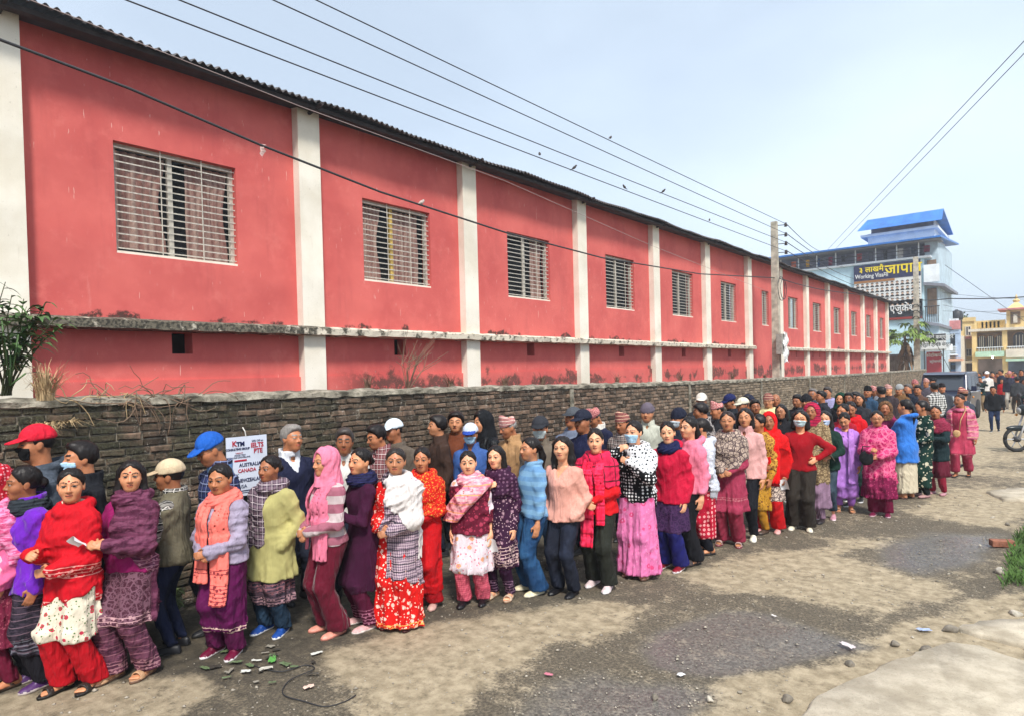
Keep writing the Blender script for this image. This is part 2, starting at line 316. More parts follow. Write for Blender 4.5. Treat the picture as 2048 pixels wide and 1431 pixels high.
for i, (a, b_) in enumerate(WIN):
    y0 = PR[i]; y1 = PR[i+1]-PW; m = MB(ORG); vc = (a+b_)/2
    holes = [(a, b_, WZ0, WZ1)]
    if i < 6: holes.append((vc-.03-.13, vc-.03+.13, 2.50, 2.772))
    elif i > 6: holes += [(y0+.95, y0+1.09, 2.50, 2.772), (y0+2.1, y0+2.24, 2.50, 2.772)]
    panel(m, y0, y1, 0, 6.16, holes, -8.95, WX); m.build('wall_panel', RED, hall)
    mb = MB(ORG); mb.box((WX, y0+.001, 0), (WX+.035, y1-.001, 2.17)); 
    if i != 6: mb.build('plinth', RED, hall)
    # opening into the dark behind vents and panes
    w = empty('window', Vector((WX-.1, (a+b_)/2, WZ0))-ORG, 0, hall); O = Vector((WX-.1, (a+b_)/2, WZ0))
    fr = MB(O); t = .05; xx0, xx1 = WX-.16, WX-.10
    fr.box((xx0, a, WZ0), (xx1, b_, WZ0+t)); fr.box((xx0, a, WZ1-t), (xx1, b_, WZ1)); fr.box((xx0, a, WZ0+t), (xx1, a+t, WZ1-t)); fr.box((xx0, b_-t, WZ0+t), (xx1, b_, WZ1-t)); fr.build('frame', FRAME, w)
    gap = b_-a; mull = [.45] if gap > 1 else [.5]
    edges = [a+t] + [a+gap*q for q in mull] + [b_-t]
    for q in mull:
        mm = MB(O); mm.box((xx0+.002, a+gap*q-.03, WZ0+t), (xx1-.002, a+gap*q+.03, WZ1-t)); mm.build('mullion', simple('mullion_gold', (.55, .38, .10), .5, .3, 9, .05) if i == 1 else FRAME, w)
    for e0, e1 in zip(edges, edges[1:]):
        gl = MB(O); gl.box((WX-.135, e0+.03, WZ0+t), (WX-.13, e1-.03, WZ1-t)); gl.build('pane', GLASS, w)
    sill = MB(O); sill.box((WX-.098, a+.002, WZ0+.0), (WX-.012, b_-.002, WZ0+.03)); sill.build('sill', CREAM, w)
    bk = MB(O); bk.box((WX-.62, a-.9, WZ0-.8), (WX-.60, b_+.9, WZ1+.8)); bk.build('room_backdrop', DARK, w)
    # curtains: folded cloth
    spans = {0: [(a+.04, a+.66, .10, .05), (b_-.62, b_-.05, .07, .02)], 1: [(a+.03, a+.5, .1, .0), (a+.72, b_-.16, .0, .0)], 2: [(b_-.5, b_-.1, .05, 0)], 3: [(a+.04, a+.3, .05, 0)]}.get(i, [])
    for c0, c1, tap, up in spans:
        N = 26; M_ = 8; V = []
        for r in range(M_+1):
            z = WZ1-.06 - (WZ1-WZ0-.10-up)*r/M_; fr_ = r/M_; tp = tap*math.sin(fr_*math.pi)**2 if tap else 0
            for k in range(N+1):
                u = k/N; yy = c0+(c1-c0-tp)*u; V.append(Vector((WX-.185+.018*math.sin(u*34+.6*math.sin(r)), yy, z))-O)
        F = [(r*(N+1)+k, r*(N+1)+k+1, (r+1)*(N+1)+k+1, (r+1)*(N+1)+k) for r in range(M_) for k in range(N)]
        obj('curtain', mesh_np('curtain', V, F, CURT), w)
    # grille: flat horizontal bars in three runs and two upright rods
    nb = 15; me = MB(); me.box((-.003, a-(a+b_)/2+.004, -.0075), (.003, b_-(a+b_)/2-.004, .0075)); bar = me.mesh('grille_bar', ALU)
    for k in range(nb):
        z = .07+(WZ1-WZ0-.13)*k/(nb-1); o = obj('grille_bar', bar, w, (.055, 0, z)); o.rotation_euler.x = R(random.uniform(-.3, .3))
    for q in (.36, .70) if gap > 1 else (.5,):
        rd = MB(O); rd.tube([(WX-.035, a+gap*q, WZ0+.03), (WX-.035, a+gap*q, WZ1)], .007, 5); rd.build('grille_rod', ALU, w)
for vi in range(13):
    y0 = PR[vi]; y1 = PR[vi+1]-PW; m = MB(ORG); m.box((-9.3, y0, 2.3), (-9.28, y1, 2.9)); m.build('vent_back', DARK, hall)
def ledge(y0, y1):
    n = int((y1-y0)/.12); V = []; F = []
    prof = [(-8.72, 2.775), (-8.45, 2.785), (-8.44, 2.88), (-8.50, 2.905), (-8.72, 2.93)]
    for k in range(n+1):
        y = y0+(y1-y0)*k/n
        for j, (x, z) in enumerate(prof): V.append(Vector((x+(random.uniform(-.008, .008) if 0 < j < 4 else 0), y, z+random.uniform(-.008, .008)))-ORG)
    m = len(prof); F = [(k*m+j, (k+1)*m+j, (k+1)*m+(j+1) % m, k*m+(j+1) % m) for k in range(n) for j in range(m)] + [tuple(range(m)), tuple(range(n*m+m-1, n*m-1, -1))]
    obj('ledge', mesh_np('ledge', V, F, LEDGE, smooth=False), hall)
ledge(.4, 24.12); ledge(27.3, 49.62)
# roof
n = int(52.3/.017); V = []; F = []
rowx = [(-8.25, 6.13), (-10.2, 6.58), (-14.6, 7.58)]
for k in range(n+1):
    y = -1.5+52.0*k/n; dz = .022*math.sin(y*2*math.pi/.105); sg = .015*math.sin(y*1.3)+.012*math.sin(y*3.1+1)
    for x, z in rowx: V.append(Vector((x+(.02*math.sin(math.floor(y/.8)*7.3) if x > -9 else 0), y, z+dz+sg+.05))-ORG)
    V.append(Vector((-8.255, y, 6.165+dz+sg))-ORG)
F = [(k*4+j, (k+1)*4+j, (k+1)*4+j+1, k*4+j+1) for k in range(n) for j in range(2)] + [(k*4+3, (k+1)*4+3, (k+1)*4, k*4) for k in range(n)]
rf = obj('roof', mesh_np('roof', V, F, ROOFM, smooth=False), hall)
m = MB(ORG); m.box((-8.44, -1.4, 6.09), (-8.34, 50.3, 6.145)); m.build('purlin', WOODD, rf)
m = MB(ORG); m.prism([(-8.43, -1.4, 6.12), (-8.43, 50.25, 6.12), (-8.95, 50.25, 6.21), (-8.95, -1.4, 6.21)], (0, 0, .03)); m.build('soffit_board', WOODD, rf)
m = MB(ORG); m.box((-14.6, 49.4, 0), (-8.96, 49.55, 6.16)); m.build('end_wall', RED, hall)
m = MB(ORG); m.prism([(-14.6, 49.41, 6.16), (-8.6, 49.41, 6.16), (-14.6, 49.41, 7.5)], (0, .13, 0)); m.build('gable', RED, hall)
for i in range(14):
    a = MB(ORG); y = PR[i]-PW/2; a.tube([(HX+.02, y, 6.1), (-8.2, y, 6.15)], .03, 5); a.build('rafter_end', WOODD, rf)

# ================================================================== BRICK BOUNDARY WALL
BX = -6.3
def wtop(y): return float(np.interp(y, [-3, 1.3, 7.2, 11.85, 17.4, 28, 48], [2.05, 2.03, 1.95, 1.87, 1.81, 1.74, 1.70]))
g = NT('old_brick'); p = g.pos(); s_ = g.sep(p)
rnd = g.math('FRACT', g.math('ADD', g.n('Attribute', {'attribute_name': 'rnd'}).outputs['Fac'], g.n('ObjectInfo').outputs['Random']))
n1 = g.noise(p, 9, 5, .65); n2 = g.noise(p, 60, 4, .7)
c = g.mix(rnd, (.050, .036, .026), (.26, .172, .120)); c = g.mix(g.math('MULTIPLY', g.step(n1, .45, .65), .7), c, (.028, .025, .021))
lm = g.step(g.noise(g.vscale(p, (1, 2.2, .8)), 6, 5, .7), .52, .64); c = g.mix(g.math('MULTIPLY', lm, g.math('MULTIPLY', g.step(n2, .48, .62), .85)), c, (.55, .50, .42))
moss = g.math('MULTIPLY', g.step(g.noise(p, 2.6, 6, .7), .36, .56), g.math('SUBTRACT', 1, g.step(s_[1], 3.2, 7.5))); c = g.mix(g.math('MULTIPLY', moss, .8), c, g.mix(g.step(n2, .35, .65), (.018, .018, .013), (.075, .078, .046)))
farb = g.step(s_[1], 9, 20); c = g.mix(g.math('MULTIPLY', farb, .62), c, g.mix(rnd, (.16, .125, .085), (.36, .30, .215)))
g.sin('Base Color', c); g.sin('Roughness', .93); g.b.inputs['Specular IOR Level'].default_value = .2; g.bump(g.math('ADD', n2, n1), .7, .015); BRICK = g.m
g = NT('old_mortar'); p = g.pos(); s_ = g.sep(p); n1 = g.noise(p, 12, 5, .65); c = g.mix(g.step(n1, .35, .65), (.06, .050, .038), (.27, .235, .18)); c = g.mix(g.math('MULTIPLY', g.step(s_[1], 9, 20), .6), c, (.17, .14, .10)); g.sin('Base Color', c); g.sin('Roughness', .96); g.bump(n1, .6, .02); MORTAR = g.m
g = NT('coping_cement'); p = g.pos(); n1 = g.noise(p, 6, 6, .65); c = g.mix(g.step(n1, .35, .66), (.10, .09, .065), (.38, .34, .265)); c = g.mix(g.math('MULTIPLY', g.step(g.noise(p, 26, 5), .52, .66), .55), c, (.09, .08, .055)); g.sin('Base Color', c); g.sin('Roughness', .95); g.bump(g.math('ADD', n1, g.noise(p, 50, 4)), .6, .02); COPE = g.m
bw = tag(empty('boundary_wall', (BX-.12, 22, 0)), 'low old brick boundary wall with cement coping', 'wall'); BO = Vector((BX-.12, 22, 0))
WY0, WY1 = -2.0, 48.4
V = []; ys = np.arange(WY0, WY1+.01, .5)
for y in ys:
    t = wtop(y)-.06
    for x, z in ((BX-.016, -.1), (BX-.016, t), (BX-.22, t), (BX-.22, -.1)): V.append(Vector((x, y, z))-BO)
k = len(ys); F = [(i*4+j, (i+1)*4+j, (i+1)*4+(j+1) % 4, i*4+(j+1) % 4) for i in range(k-1) for j in range(4)]+[(3, 2, 1, 0), ((k-1)*4, (k-1)*4+1, (k-1)*4+2, (k-1)*4+3)]
obj('mortar_core', mesh_np('mortar_core', V, F, MORTAR, smooth=False), bw)
V = []; ys = np.arange(WY0, WY1+.01, .11)
for y in ys:
    t = wtop(y); j = lambda a: random.uniform(-a, a)
    for x, z in ((BX-.005, t-.065), (BX+.022+j(.012), t-.06+j(.012)), (BX+.02+j(.012), t-.01+j(.012)), (BX-.10, t+.02+j(.012)), (BX-.24, t-.01), (BX-.25, t-.065)): V.append(Vector((x, y, z))-BO)
k = len(ys); F = [(i*6+j, (i+1)*6+j, (i+1)*6+(j+1) % 6, i*6+(j+1) % 6) for i in range(k-1) for j in range(6)]+[tuple(range(5, -1, -1)), tuple(range((k-1)*6, k*6))]
obj('coping', mesh_np('coping', V, F, COPE, smooth=False), bw)
def brickv(w, h):
    j = lambda: random.uniform(-.009, .009); x1 = random.uniform(-.006, .014); e = .008
    f = [(x1, -w/2+e+j(), -h/2+e+j()), (x1, w/2-e+j(), -h/2+e+j()), (x1, w/2-e+j(), h/2-e+j()), (x1, -w/2+e+j(), h/2-e+j())]
    m = [(-.008, -w/2, -h/2), (-.008, w/2, -h/2), (-.008, w/2, h/2), (-.008, -w/2, h/2)]; b = [(-.05, *q[1:]) for q in m]
    fs = [(0, 1, 2, 3)] + [(4+i, 4+(i+1) % 4, (i+1) % 4, i) for i in range(4)] + [(8+i, 8+(i+1) % 4, 4+(i+1) % 4, 4+i) for i in range(4)]
    return f+m+b, fs
bricks = []; CH = .067
for r in range(30):
    z = .03+CH*r; y = WY0+(.12 if r % 2 else 0)
    while y < WY1-.25:
        w = random.choice((.18, .195, .187, .09 if random.random() < .3 else .19)); yc = y+w/2
        if z+CH/2 < wtop(yc)-.055: bricks.append((yc, z+CH*.5, w))
        y += w+.013
vis = sorted([b for b in bricks if b[1] > 1.05 and b[0] > 1.15], key=lambda b: b[0])
chosen = set(vis[:300]); BV = {}
for b in chosen:
    key = (round(b[2], 3), random.randrange(6))
    if key not in BV: v, f = brickv(b[2], .055); BV[key] = mesh_np('brick', v, f, BRICK, smooth=False)
    o = obj('brick', BV[key], bw, Vector((BX, b[0], b[1]))-BO); o.rotation_euler = (R(random.uniform(-2.4, 2.4)), R(random.uniform(-3, 3)), R(random.uniform(-2.5, 2.5)))
V = []; F = []; RN = []
for b in bricks:
    if b in chosen: continue
    v, f = brickv(b[2], .055); n0 = len(V); V += [Vector((q[0]+BX, q[1]+b[0], q[2]+b[1]))-BO for q in v]; F += [tuple(i+n0 for i in q) for q in f]; RN += [random.random()]*len(v)
me = mesh_np('brickwork', V, F, BRICK, smooth=False); at = me.attributes.new('rnd', 'FLOAT', 'POINT'); at.data.foreach_set('value', np.array(RN, np.float32)); tag(obj('brickwork', me, bw), kind='stuff')
for y in np.arange(9, 47, 4.6):
    m = MB(BO); m.box((BX+.012, y, 0), (BX+.035, y+.09, wtop(y)-.07)); m.build('wall_joint', COPE, bw)
# ================================================================== PEOPLE: surface toolkit
f4 = np.float32
def hexc(s):
    v = [int(s[i:i+2], 16)/255 for i in (0, 2, 4)]; return tuple(x/12.92 if x <= .04045 else ((x+.055)/1.055)**2.4 for x in v)
class Grid:
    def __init__(s, lo, hi, st):
        s.lo = np.array(lo, float); s.st = st; s.n = np.ceil((np.array(hi, float)-s.lo)/st).astype(int)+1
        ax = [(s.lo[i]+st*np.arange(s.n[i])).astype(f4) for i in range(3)]
        s.ax = ax; s.x, s.y, s.z = ax[0][:, None, None], ax[1][None, :, None], ax[2][None, None, :]
    def full(s, v=.2): return np.full(s.n, v, f4)
    def sub(s, lo, hi):
        a = np.clip(np.floor((np.array(lo)-s.lo)/s.st).astype(int), 0, s.n); b = np.clip(np.ceil((np.array(hi)-s.lo)/s.st).astype(int)+1, 0, s.n)
        sl = tuple(slice(i, max(i, j)) for i, j in zip(a, b)); return sl, s.x[sl[0]], s.y[:, sl[1]], s.z[:, :, sl[2]]
def smin(a, b, k): h = np.maximum(k-np.abs(a-b), 0)/k; return np.minimum(a, b)-h*h*(k*.25)
def smax(a, b, k): return -smin(-a, -b, k)
MG = .13
def rcone(g, a, b, ra, rb, F=None, k=.02, neg=False):
    a = np.asarray(a, f4); b = np.asarray(b, f4); m = max(ra, rb)+MG
    sl, X, Y, Z = g.sub(np.minimum(a, b)-m, np.maximum(a, b)+m); ba = b-a; l2 = float(ba@ba)+1e-9
    px, py, pz = X-a[0], Y-a[1], Z-a[2]; t = np.clip((px*ba[0]+py*ba[1]+pz*ba[2])/l2, 0, 1)
    d = np.sqrt((px-ba[0]*t)**2+(py-ba[1]*t)**2+(pz-ba[2]*t)**2)-(ra+(rb-ra)*t)
    return put(g, F, sl, d, k, neg)
def ell(g, c, r, F=None, k=.02, neg=False, rot=None):
    c = np.asarray(c, f4); m = max(r)+MG; sl, X, Y, Z = g.sub(c-m, c+m); x, y, z = X-c[0], Y-c[1], Z-c[2]
    if rot:
        ca, sa = math.cos(rot), math.sin(rot); y, z = y*ca+z*sa, -y*sa+z*ca
    k0 = np.sqrt((x/r[0])**2+(y/r[1])**2+(z/r[2])**2); k1 = np.sqrt((x/r[0]**2)**2+(y/r[1]**2)**2+(z/r[2]**2)**2)+1e-6
    return put(g, F, sl, k0*(k0-1)/k1, k, neg)
def put(g, F, sl, d, k, neg):
    if F is None: F = g.full()
    v = F[sl]; F[sl] = smax(v, -d, k) if neg else (smin(v, d, k) if k > 0 else np.minimum(v, d)); return F
def prof(g, zs, a, b, cy, k=None, cx=None):
    """stack of ellipses: half width a, half depth b, centre cy at heights zs"""
    Z = g.ax[2]; A = np.interp(Z, zs, a); B = np.interp(Z, zs, b); C = np.interp(Z, zs, cy); D = np.interp(Z, zs, cx) if cx is not None else 0*Z
    ker = np.ones(5)/5; st = max(1, int(.03/g.st))
    for _ in range(st): A, B, C = [np.convolve(np.pad(q, 2, 'edge'), ker, 'valid') for q in (A, B, C)]
    A, B, C, D = [q.astype(f4)[None, None, :] for q in (A, B, C, D)]
    d = (np.sqrt(((g.x-D)/A)**2+((g.y-C)/B)**2)-1)*np.minimum(A, B)
    return np.maximum(d, np.maximum(zs[0]-g.z, g.z-zs[-1]))
def snet(V, g):
    S = V < 0; nx, ny, nz = V.shape
    c = np.zeros((nx-1, ny-1, nz-1), np.int8); cs = [(i, j, k) for i in (0, 1) for j in (0, 1) for k in (0, 1)]
    for i, j, k in cs: c += S[i:nx-1+i, j:ny-1+j, k:nz-1+k]
    act = (c > 0) & (c < 8); I = np.argwhere(act)
    if len(I) == 0: return np.zeros((0, 3), f4), np.zeros((0, 4), np.int32)
    idx = np.full(act.shape, -1, np.int32); idx[act] = np.arange(len(I))
    val = np.stack([V[I[:, 0]+i, I[:, 1]+j, I[:, 2]+k] for i, j, k in cs], 1)
    P = np.zeros((len(I), 3)); W = np.zeros(len(I)); cc = np.array(cs, float)
    for e in range(8):
        for ax in range(3):
            if cs[e][ax] == 0:
                f = e+(4, 2, 1)[ax]; va, vb = val[:, e], val[:, f]; m = (va < 0) != (vb < 0)
                t = np.where(m, va/np.where(m, va-vb, 1), 0); q = cc[e][None]+(cc[f]-cc[e])[None]*t[:, None]
                P += q*m[:, None]; W += m
    P = (I+P/W[:, None])*g.st+g.lo
    Q = []
    for ax in range(3):
        o = [(0, 1), (0, 1), (0, 1)]
        sa = [slice(0, None)]*3; sb = [slice(0, None)]*3; sa[ax] = slice(0, -1); sb[ax] = slice(1, None)
        A, B = S[tuple(sa)], S[tuple(sb)]; E = np.argwhere(A != B)
        u, w = [(1, 2), (2, 0), (0, 1)][ax]
        ok = (E[:, u] > 0) & (E[:, w] > 0) & (E[:, u] < V.shape[u]-1) & (E[:, w] < V.shape[w]-1); E = E[ok]
        def cell(du, dw):
            q = E.copy(); q[:, u] -= du; q[:, w] -= dw; return idx[q[:, 0], q[:, 1], q[:, 2]]
        quad = np.stack([cell(1, 1), cell(0, 1), cell(0, 0), cell(1, 0)], 1); fl = ~A[E[:, 0], E[:, 1], E[:, 2]]
        quad[fl] = quad[fl][:, ::-1]; Q.append(quad)
    return P.astype(f4), np.concatenate(Q).astype(np.int32)
# ------------------------------------------------------------------ head, hair, headwear, hands and shoes: templates in their own space
EYE = (.0315, .079, .004)
def head_field(g, sex, v=0):
    jw = (1., 1.09, .92, 1.03)[v]; nl = (1., .86, 1.12, 1.0)[v]; ck = (1., 1.16, .9, 1.06)[v]; bw = (1, .7, 1.2, 1.35)[v]
    F = ell(g, (0, -.016, .028), (.0745 if sex == 'F' else .077, .094, .086), None)
    ell(g, (0, .020, -.032), ((.0625 if sex == 'F' else .066)*jw, .070, .082), F, .03)
    ell(g, (0, .050, -.088), (.033*jw, .032, .026) if sex == 'F' else (.038*jw, .034, .030), F, .035)
    for s in (-1, 1):
        ell(g, (s*.037, .050, -.028), (.027*ck, .028, .028*ck), F, .03)
        rcone(g, (s*.046, .062, .024), (s*.016, .084, .026), .009, .010, F, .018)
        ell(g, (s*.0315, .104, .003), (.019, .020, .013), F, .014, True)
        ell(g, (s*EYE[0], EYE[1], EYE[2]), (.0145, .0125, .0115), F, .004)
        ell(g, (s*.011, .094, -.031), (.0088, .011, .008), F, .008)
        ell(g, (s*.076, -.012, -.008), (.010, .021, .033), F, .008, False, .2)
    rcone(g, (0, .086, .010), (0, .086+.020*nl, -.026), .0075, .0105*(2-nl), F, .010)
    rcone(g, (-.017, .083, -.0555), (.017, .083, -.0555), .0055, .0055, F, .006); ell(g, (0, .087, -.0555), (.016, .009, .006), F, .006)
    ell(g, (0, .085, -.067), (.0185, .0105, .0075), F, .006)
    rcone(g, (0, -.022, -.06), (0, -.040, -.215), .052 if sex == 'F' else .060, .056 if sex == 'F' else .066, F, .03)
    return F
def head_tmpl(sex, st, v=0):
    g = Grid((-.10, -.125, -.19), (.10, .135, .13), st); P, Q = snet(head_field(g, sex, v), g); c = P[Q].mean(1); x, y, z = np.abs(c[:, 0]), c[:, 1], c[:, 2]
    fm = np.zeros(len(Q), int); fr = y > .045
    ex = (x-EYE[0])/.0165; top = (.0056, .0062, .0048, .0066)[v]*(1-ex**2); ez = z-EYE[2]
    eye = fr & (np.abs(ex) < 1) & (ez < top) & (ez > -.0042*(1-ex**2)); fm[eye] = 2; fm[eye & (np.abs(x-EYE[0]) < .0080)] = 1
    if st > .0075: eye = fr & (np.abs(ex) < .95) & (np.abs(ez-.001) < .0048); fm[:] = 0; fm[eye] = 1
    lid = fr & (st < .0075) & (np.abs(ex) < 1.12) & (ez >= top-.0005) & (ez < top+.0042); fm[lid] = 1
    bz = .0275+.006*np.sin(np.clip((x-.011)/.045, 0, 1)*math.pi); bt = (.0036, .0048, .0030, .0042)[v] if sex == 'F' else .0056
    fm[fr & (x > .010) & (x < .052) & (np.abs(z-bz) < bt)] = 1
    lx = x/.0235; fm[fr & (y > .066) & (lx < 1) & (z < -.0505+.0025*np.cos(x*160)) & (z > -.0735+.010*lx**2)] = 3
    fm[fr & (lx < .93) & (np.abs(z+.0612) < .0016)] = 1
    return P, Q, fm
def hair_tmpl(kind, st):
    long = kind in ('loose', 'pony', 'half'); g = Grid((-.16, -.21, -.42 if long else -.16), (.16, .13, .17), st)
    if kind in ('short', 'bald', 'tousled', 'under'):
        r = .014 if kind == 'short' else (.006 if kind in ('bald', 'under') else .022)
        F = ell(g, (0, -.018, .032), (.0755+r, .094+r, .086+r), None)
        if kind not in ('bald', 'under'): ell(g, (0, .030, .096), (.060, .055, .030), F, .03)
        zz = [-.2, -.085, -.04, -.012, .0, .03, .055, .075, .10, .14]; yy = [-.20, -.08, -.03, .010, .024, .030, .050, .072, .094, .12]
        if kind == 'bald': yy = [-.20, -.08, -.04, -.01, .0, -.005, -.02, -.04, -.06, -.08]
    else:
        F = ell(g, (0, -.018, .031), (.084, .105, .096), None)
        zz = [-.2, -.10, -.05, -.02, .0, .03, .055, .075, .09, .105, .14]; yy = [-.09, -.055, -.030, -.014, .014, .036, .052, .064, .074, .086, .11]
    yh = np.interp(g.ax[2], zz, yy).astype(f4)[None, None, :]; up = np.clip((g.z-.05)/.04, 0, 1)
    if kind == 'under': F = smax(F, g.z-.045, .01)
    part = None if kind in ('short', 'bald', 'tousled', 'under') else .022*np.exp(-(g.x/.012)**2)*up
    F = smax(F, g.y-yh+(0 if part is None else part), .008); F = smax(F, -.115-g.z if kind not in ('short', 'under', 'tousled') else -.075-g.z, .015)
    if part is not None: F = F+(.006*np.exp(-(g.x/.0045)**2)*np.clip((g.z-.06)/.03, 0, 1)).astype(f4)
    if kind == 'bun': ell(g, (0, -.122, -.012), (.043, .036, .040), F, .015)
    if kind == 'pony':
        ell(g, (0, -.118, .012), (.028, .026, .028), F, .012); rcone(g, (0, -.13, .0), (0, -.155, -.09), .030, .036, F, .02); rcone(g, (0, -.155, -.09), (0, -.135, -.27), .036, .014, F, .02)
    if kind in ('loose', 'half'):
        for s in (-1, 1):
            rcone(g, (s*.068, -.03, .03), (s*.082, -.03, -.12), .036, .036, F, .03)
            if kind == 'loose': rcone(g, (s*.082, -.03, -.12), (s*.088, .03, -.32), .036, .020, F, .03)
        rcone(g, (0, -.085, .0), (0, -.10, -.16), .065, .070, F, .04); rcone(g, (0, -.10, -.16), (0, -.09, -.34), .070, .045, F, .04)
    th = np.arctan2(g.x, -g.y+.02); F = F+(.0028*np.sin(th*34+g.z*25)+.002*np.sin(th*61-g.z*40)).astype(f4)
    return snet(F, g)
def wear_tmpl(kind, st):
    g = Grid((-.15, -.17, -.20), (.15, .23, .24), st)
    if kind == 'cap':
        F = ell(g, (0, -.016, .040), (.097, .115, .104), None); F = smax(F, .030-.10*g.y-g.z, .006); return snet(F, g)
    if kind == 'brim':
        dz = .058-.9*np.clip(g.y-.06, 0, 1)*.42-2.2*g.x**2
        r = np.sqrt((g.x/.082)**2+((g.y-.085)/.092)**2); F = np.maximum((r-1)*.08, np.abs(g.z-dz)-.006); F = np.maximum(F, .070-g.y-.25*np.abs(g.x)).astype(f4); return snet(F, g)
    if kind == 'topi':
        tz = np.clip((g.z-.03)/.11, 0, 1.2); a = .092-.020*tz; b = .108-.022*tz; F = (np.sqrt((g.x/a)**2+((g.y+.012)/b)**2)-1)*.07
        F = smax(F, .032-.12*g.y-g.z, .006); F = smax(F, g.z-(.135-.22*np.abs(g.x)+.18*g.y+.02*np.sin(g.y*30)), .012); return snet(F.astype(f4), g)
    if kind == 'beanie':
        F = ell(g, (0, -.018, .046), (.094, .112, .108), None); F = smax(F, .022-.35*g.y-g.z, .006)
        rim = np.abs(g.z-(.045-.35*g.y)) < .02; F = F-(.006*rim).astype(f4); F = F+(.002*np.sin(np.arctan2(g.x, g.y)*40)).astype(f4); return snet(F, g)
    if kind == 'mask':
        F = head_field(g, 'F')-.007; F = smax(F, -.106-g.z, .006); F = smax(F, g.z-(-.012-1.6*g.x**2), .006); F = smax(F, .032+abs(g.x)*.15-g.y, .006); F = F+(.0025*np.sin(g.z*330)).astype(f4)
        for s in (-1, 1):
            rcone(g, (s*.062, .035, -.022), (s*.079, -.018, .004), .003, .003, F, .003); rcone(g, (s*.058, .035, -.085), (s*.079, -.022, -.020), .003, .003, F, .003)
        return snet(F, g)
    if kind == 'glasses':
        F = g.full()
        for s in (-1, 1):
            d = np.abs(np.sqrt(((g.x-s*.033)/1.15)**2+(g.z-.002)**2)-.0205); F = np.minimum(F, np.sqrt(d**2+(g.y-.104)**2)-.0034)
            rcone(g, (s*.058, .102, .008), (s*.082, -.01, .004), .0032, .0032, F, 0)
        rcone(g, (-.011, .106, .006), (.011, .106, .006), .0035, .0035, F, 0); return snet(F, g)
    if kind == 'veil':          # cloth over the head, open at the face
        F = ell(g, (0, -.022, .030), (.100, .122, .108), None); rcone(g, (0, -.03, -.03), (0, -.03, -.30), .098, .15, F, .05)
        hole = ell(g, (0, .115, -.012), (.068, .135, .108), None); F = smax(F, -hole, .012); F = F+(.004*np.sin(g.z*60+g.y*90+np.abs(g.x)*70)).astype(f4); return snet(F, g)
    if kind == 'hood':
        F = ell(g, (0, -.020, .030), (.108, .128, .116), None); rcone(g, (0, -.05, -.02), (0, -.06, -.20), .10, .13, F, .04)
        hole = ell(g, (0, .12, -.015), (.074, .135, .112), None); F = smax(F, -hole, .015); return snet(F, g)
    if kind == 'neckwrap':      # loops of a scarf round the neck
        g = Grid((-.19, -.19, -.30), (.19, .19, -.05), st); F = g.full()
        for k, (z, rr, t) in enumerate(((-.135, .080, .036), (-.175, .096, .042), (-.155, .088, .036))):
            d = np.sqrt((np.sqrt(g.x**2+((g.y+.028)/1.0)**2)-rr)**2+((g.z-z+.10*g.y*(1 if k != 1 else .5)))**2)-t; F = smin(F, d.astype(f4), .014)
        F = F+(.004*np.sin(np.arctan2(g.x, g.y)*7+g.z*120)+.003*np.sin(g.z*230+g.x*60)).astype(f4); return snet(F, g)
def hand_tmpl(curl, st, spread=.0):
    g = Grid((-.085, -.05, -.10), (.06, .21, .045), st); F = ell(g, (0, .048, 0), (.040, .058, .0165), None); rcone(g, (0, -.03, 0), (0, .02, 0), .025, .027, F, .03)
    for i, (x, L_) in enumerate(((-.0275, .068), (-.009, .076), (.0095, .071), (.0265, .055))):
        p = np.array([x, .088, .0]); a = curl*.25; yawf = (i-1.4)*spread
        for s, f in enumerate((.45, .30, .25)):
            a2 = a+curl*(.35+.35*s); q = p+np.array([math.sin(yawf)*math.cos(a2), math.cos(a2), -math.sin(a2)])*L_*f*1.05; rcone(g, p, q, .0098-.0009*s, .0090-.0009*s, F, .005); p = q; a = a2
    th = curl*.5; rcone(g, (-.026, .022, -.004), (-.055, .052, -.012-.02*th), .0125, .0110, F, .012); rcone(g, (-.055, .052, -.012-.02*th), (-.050+.01*th, .083, -.020-.035*th), .0105, .0085, F, .006)
    return snet(F, g)
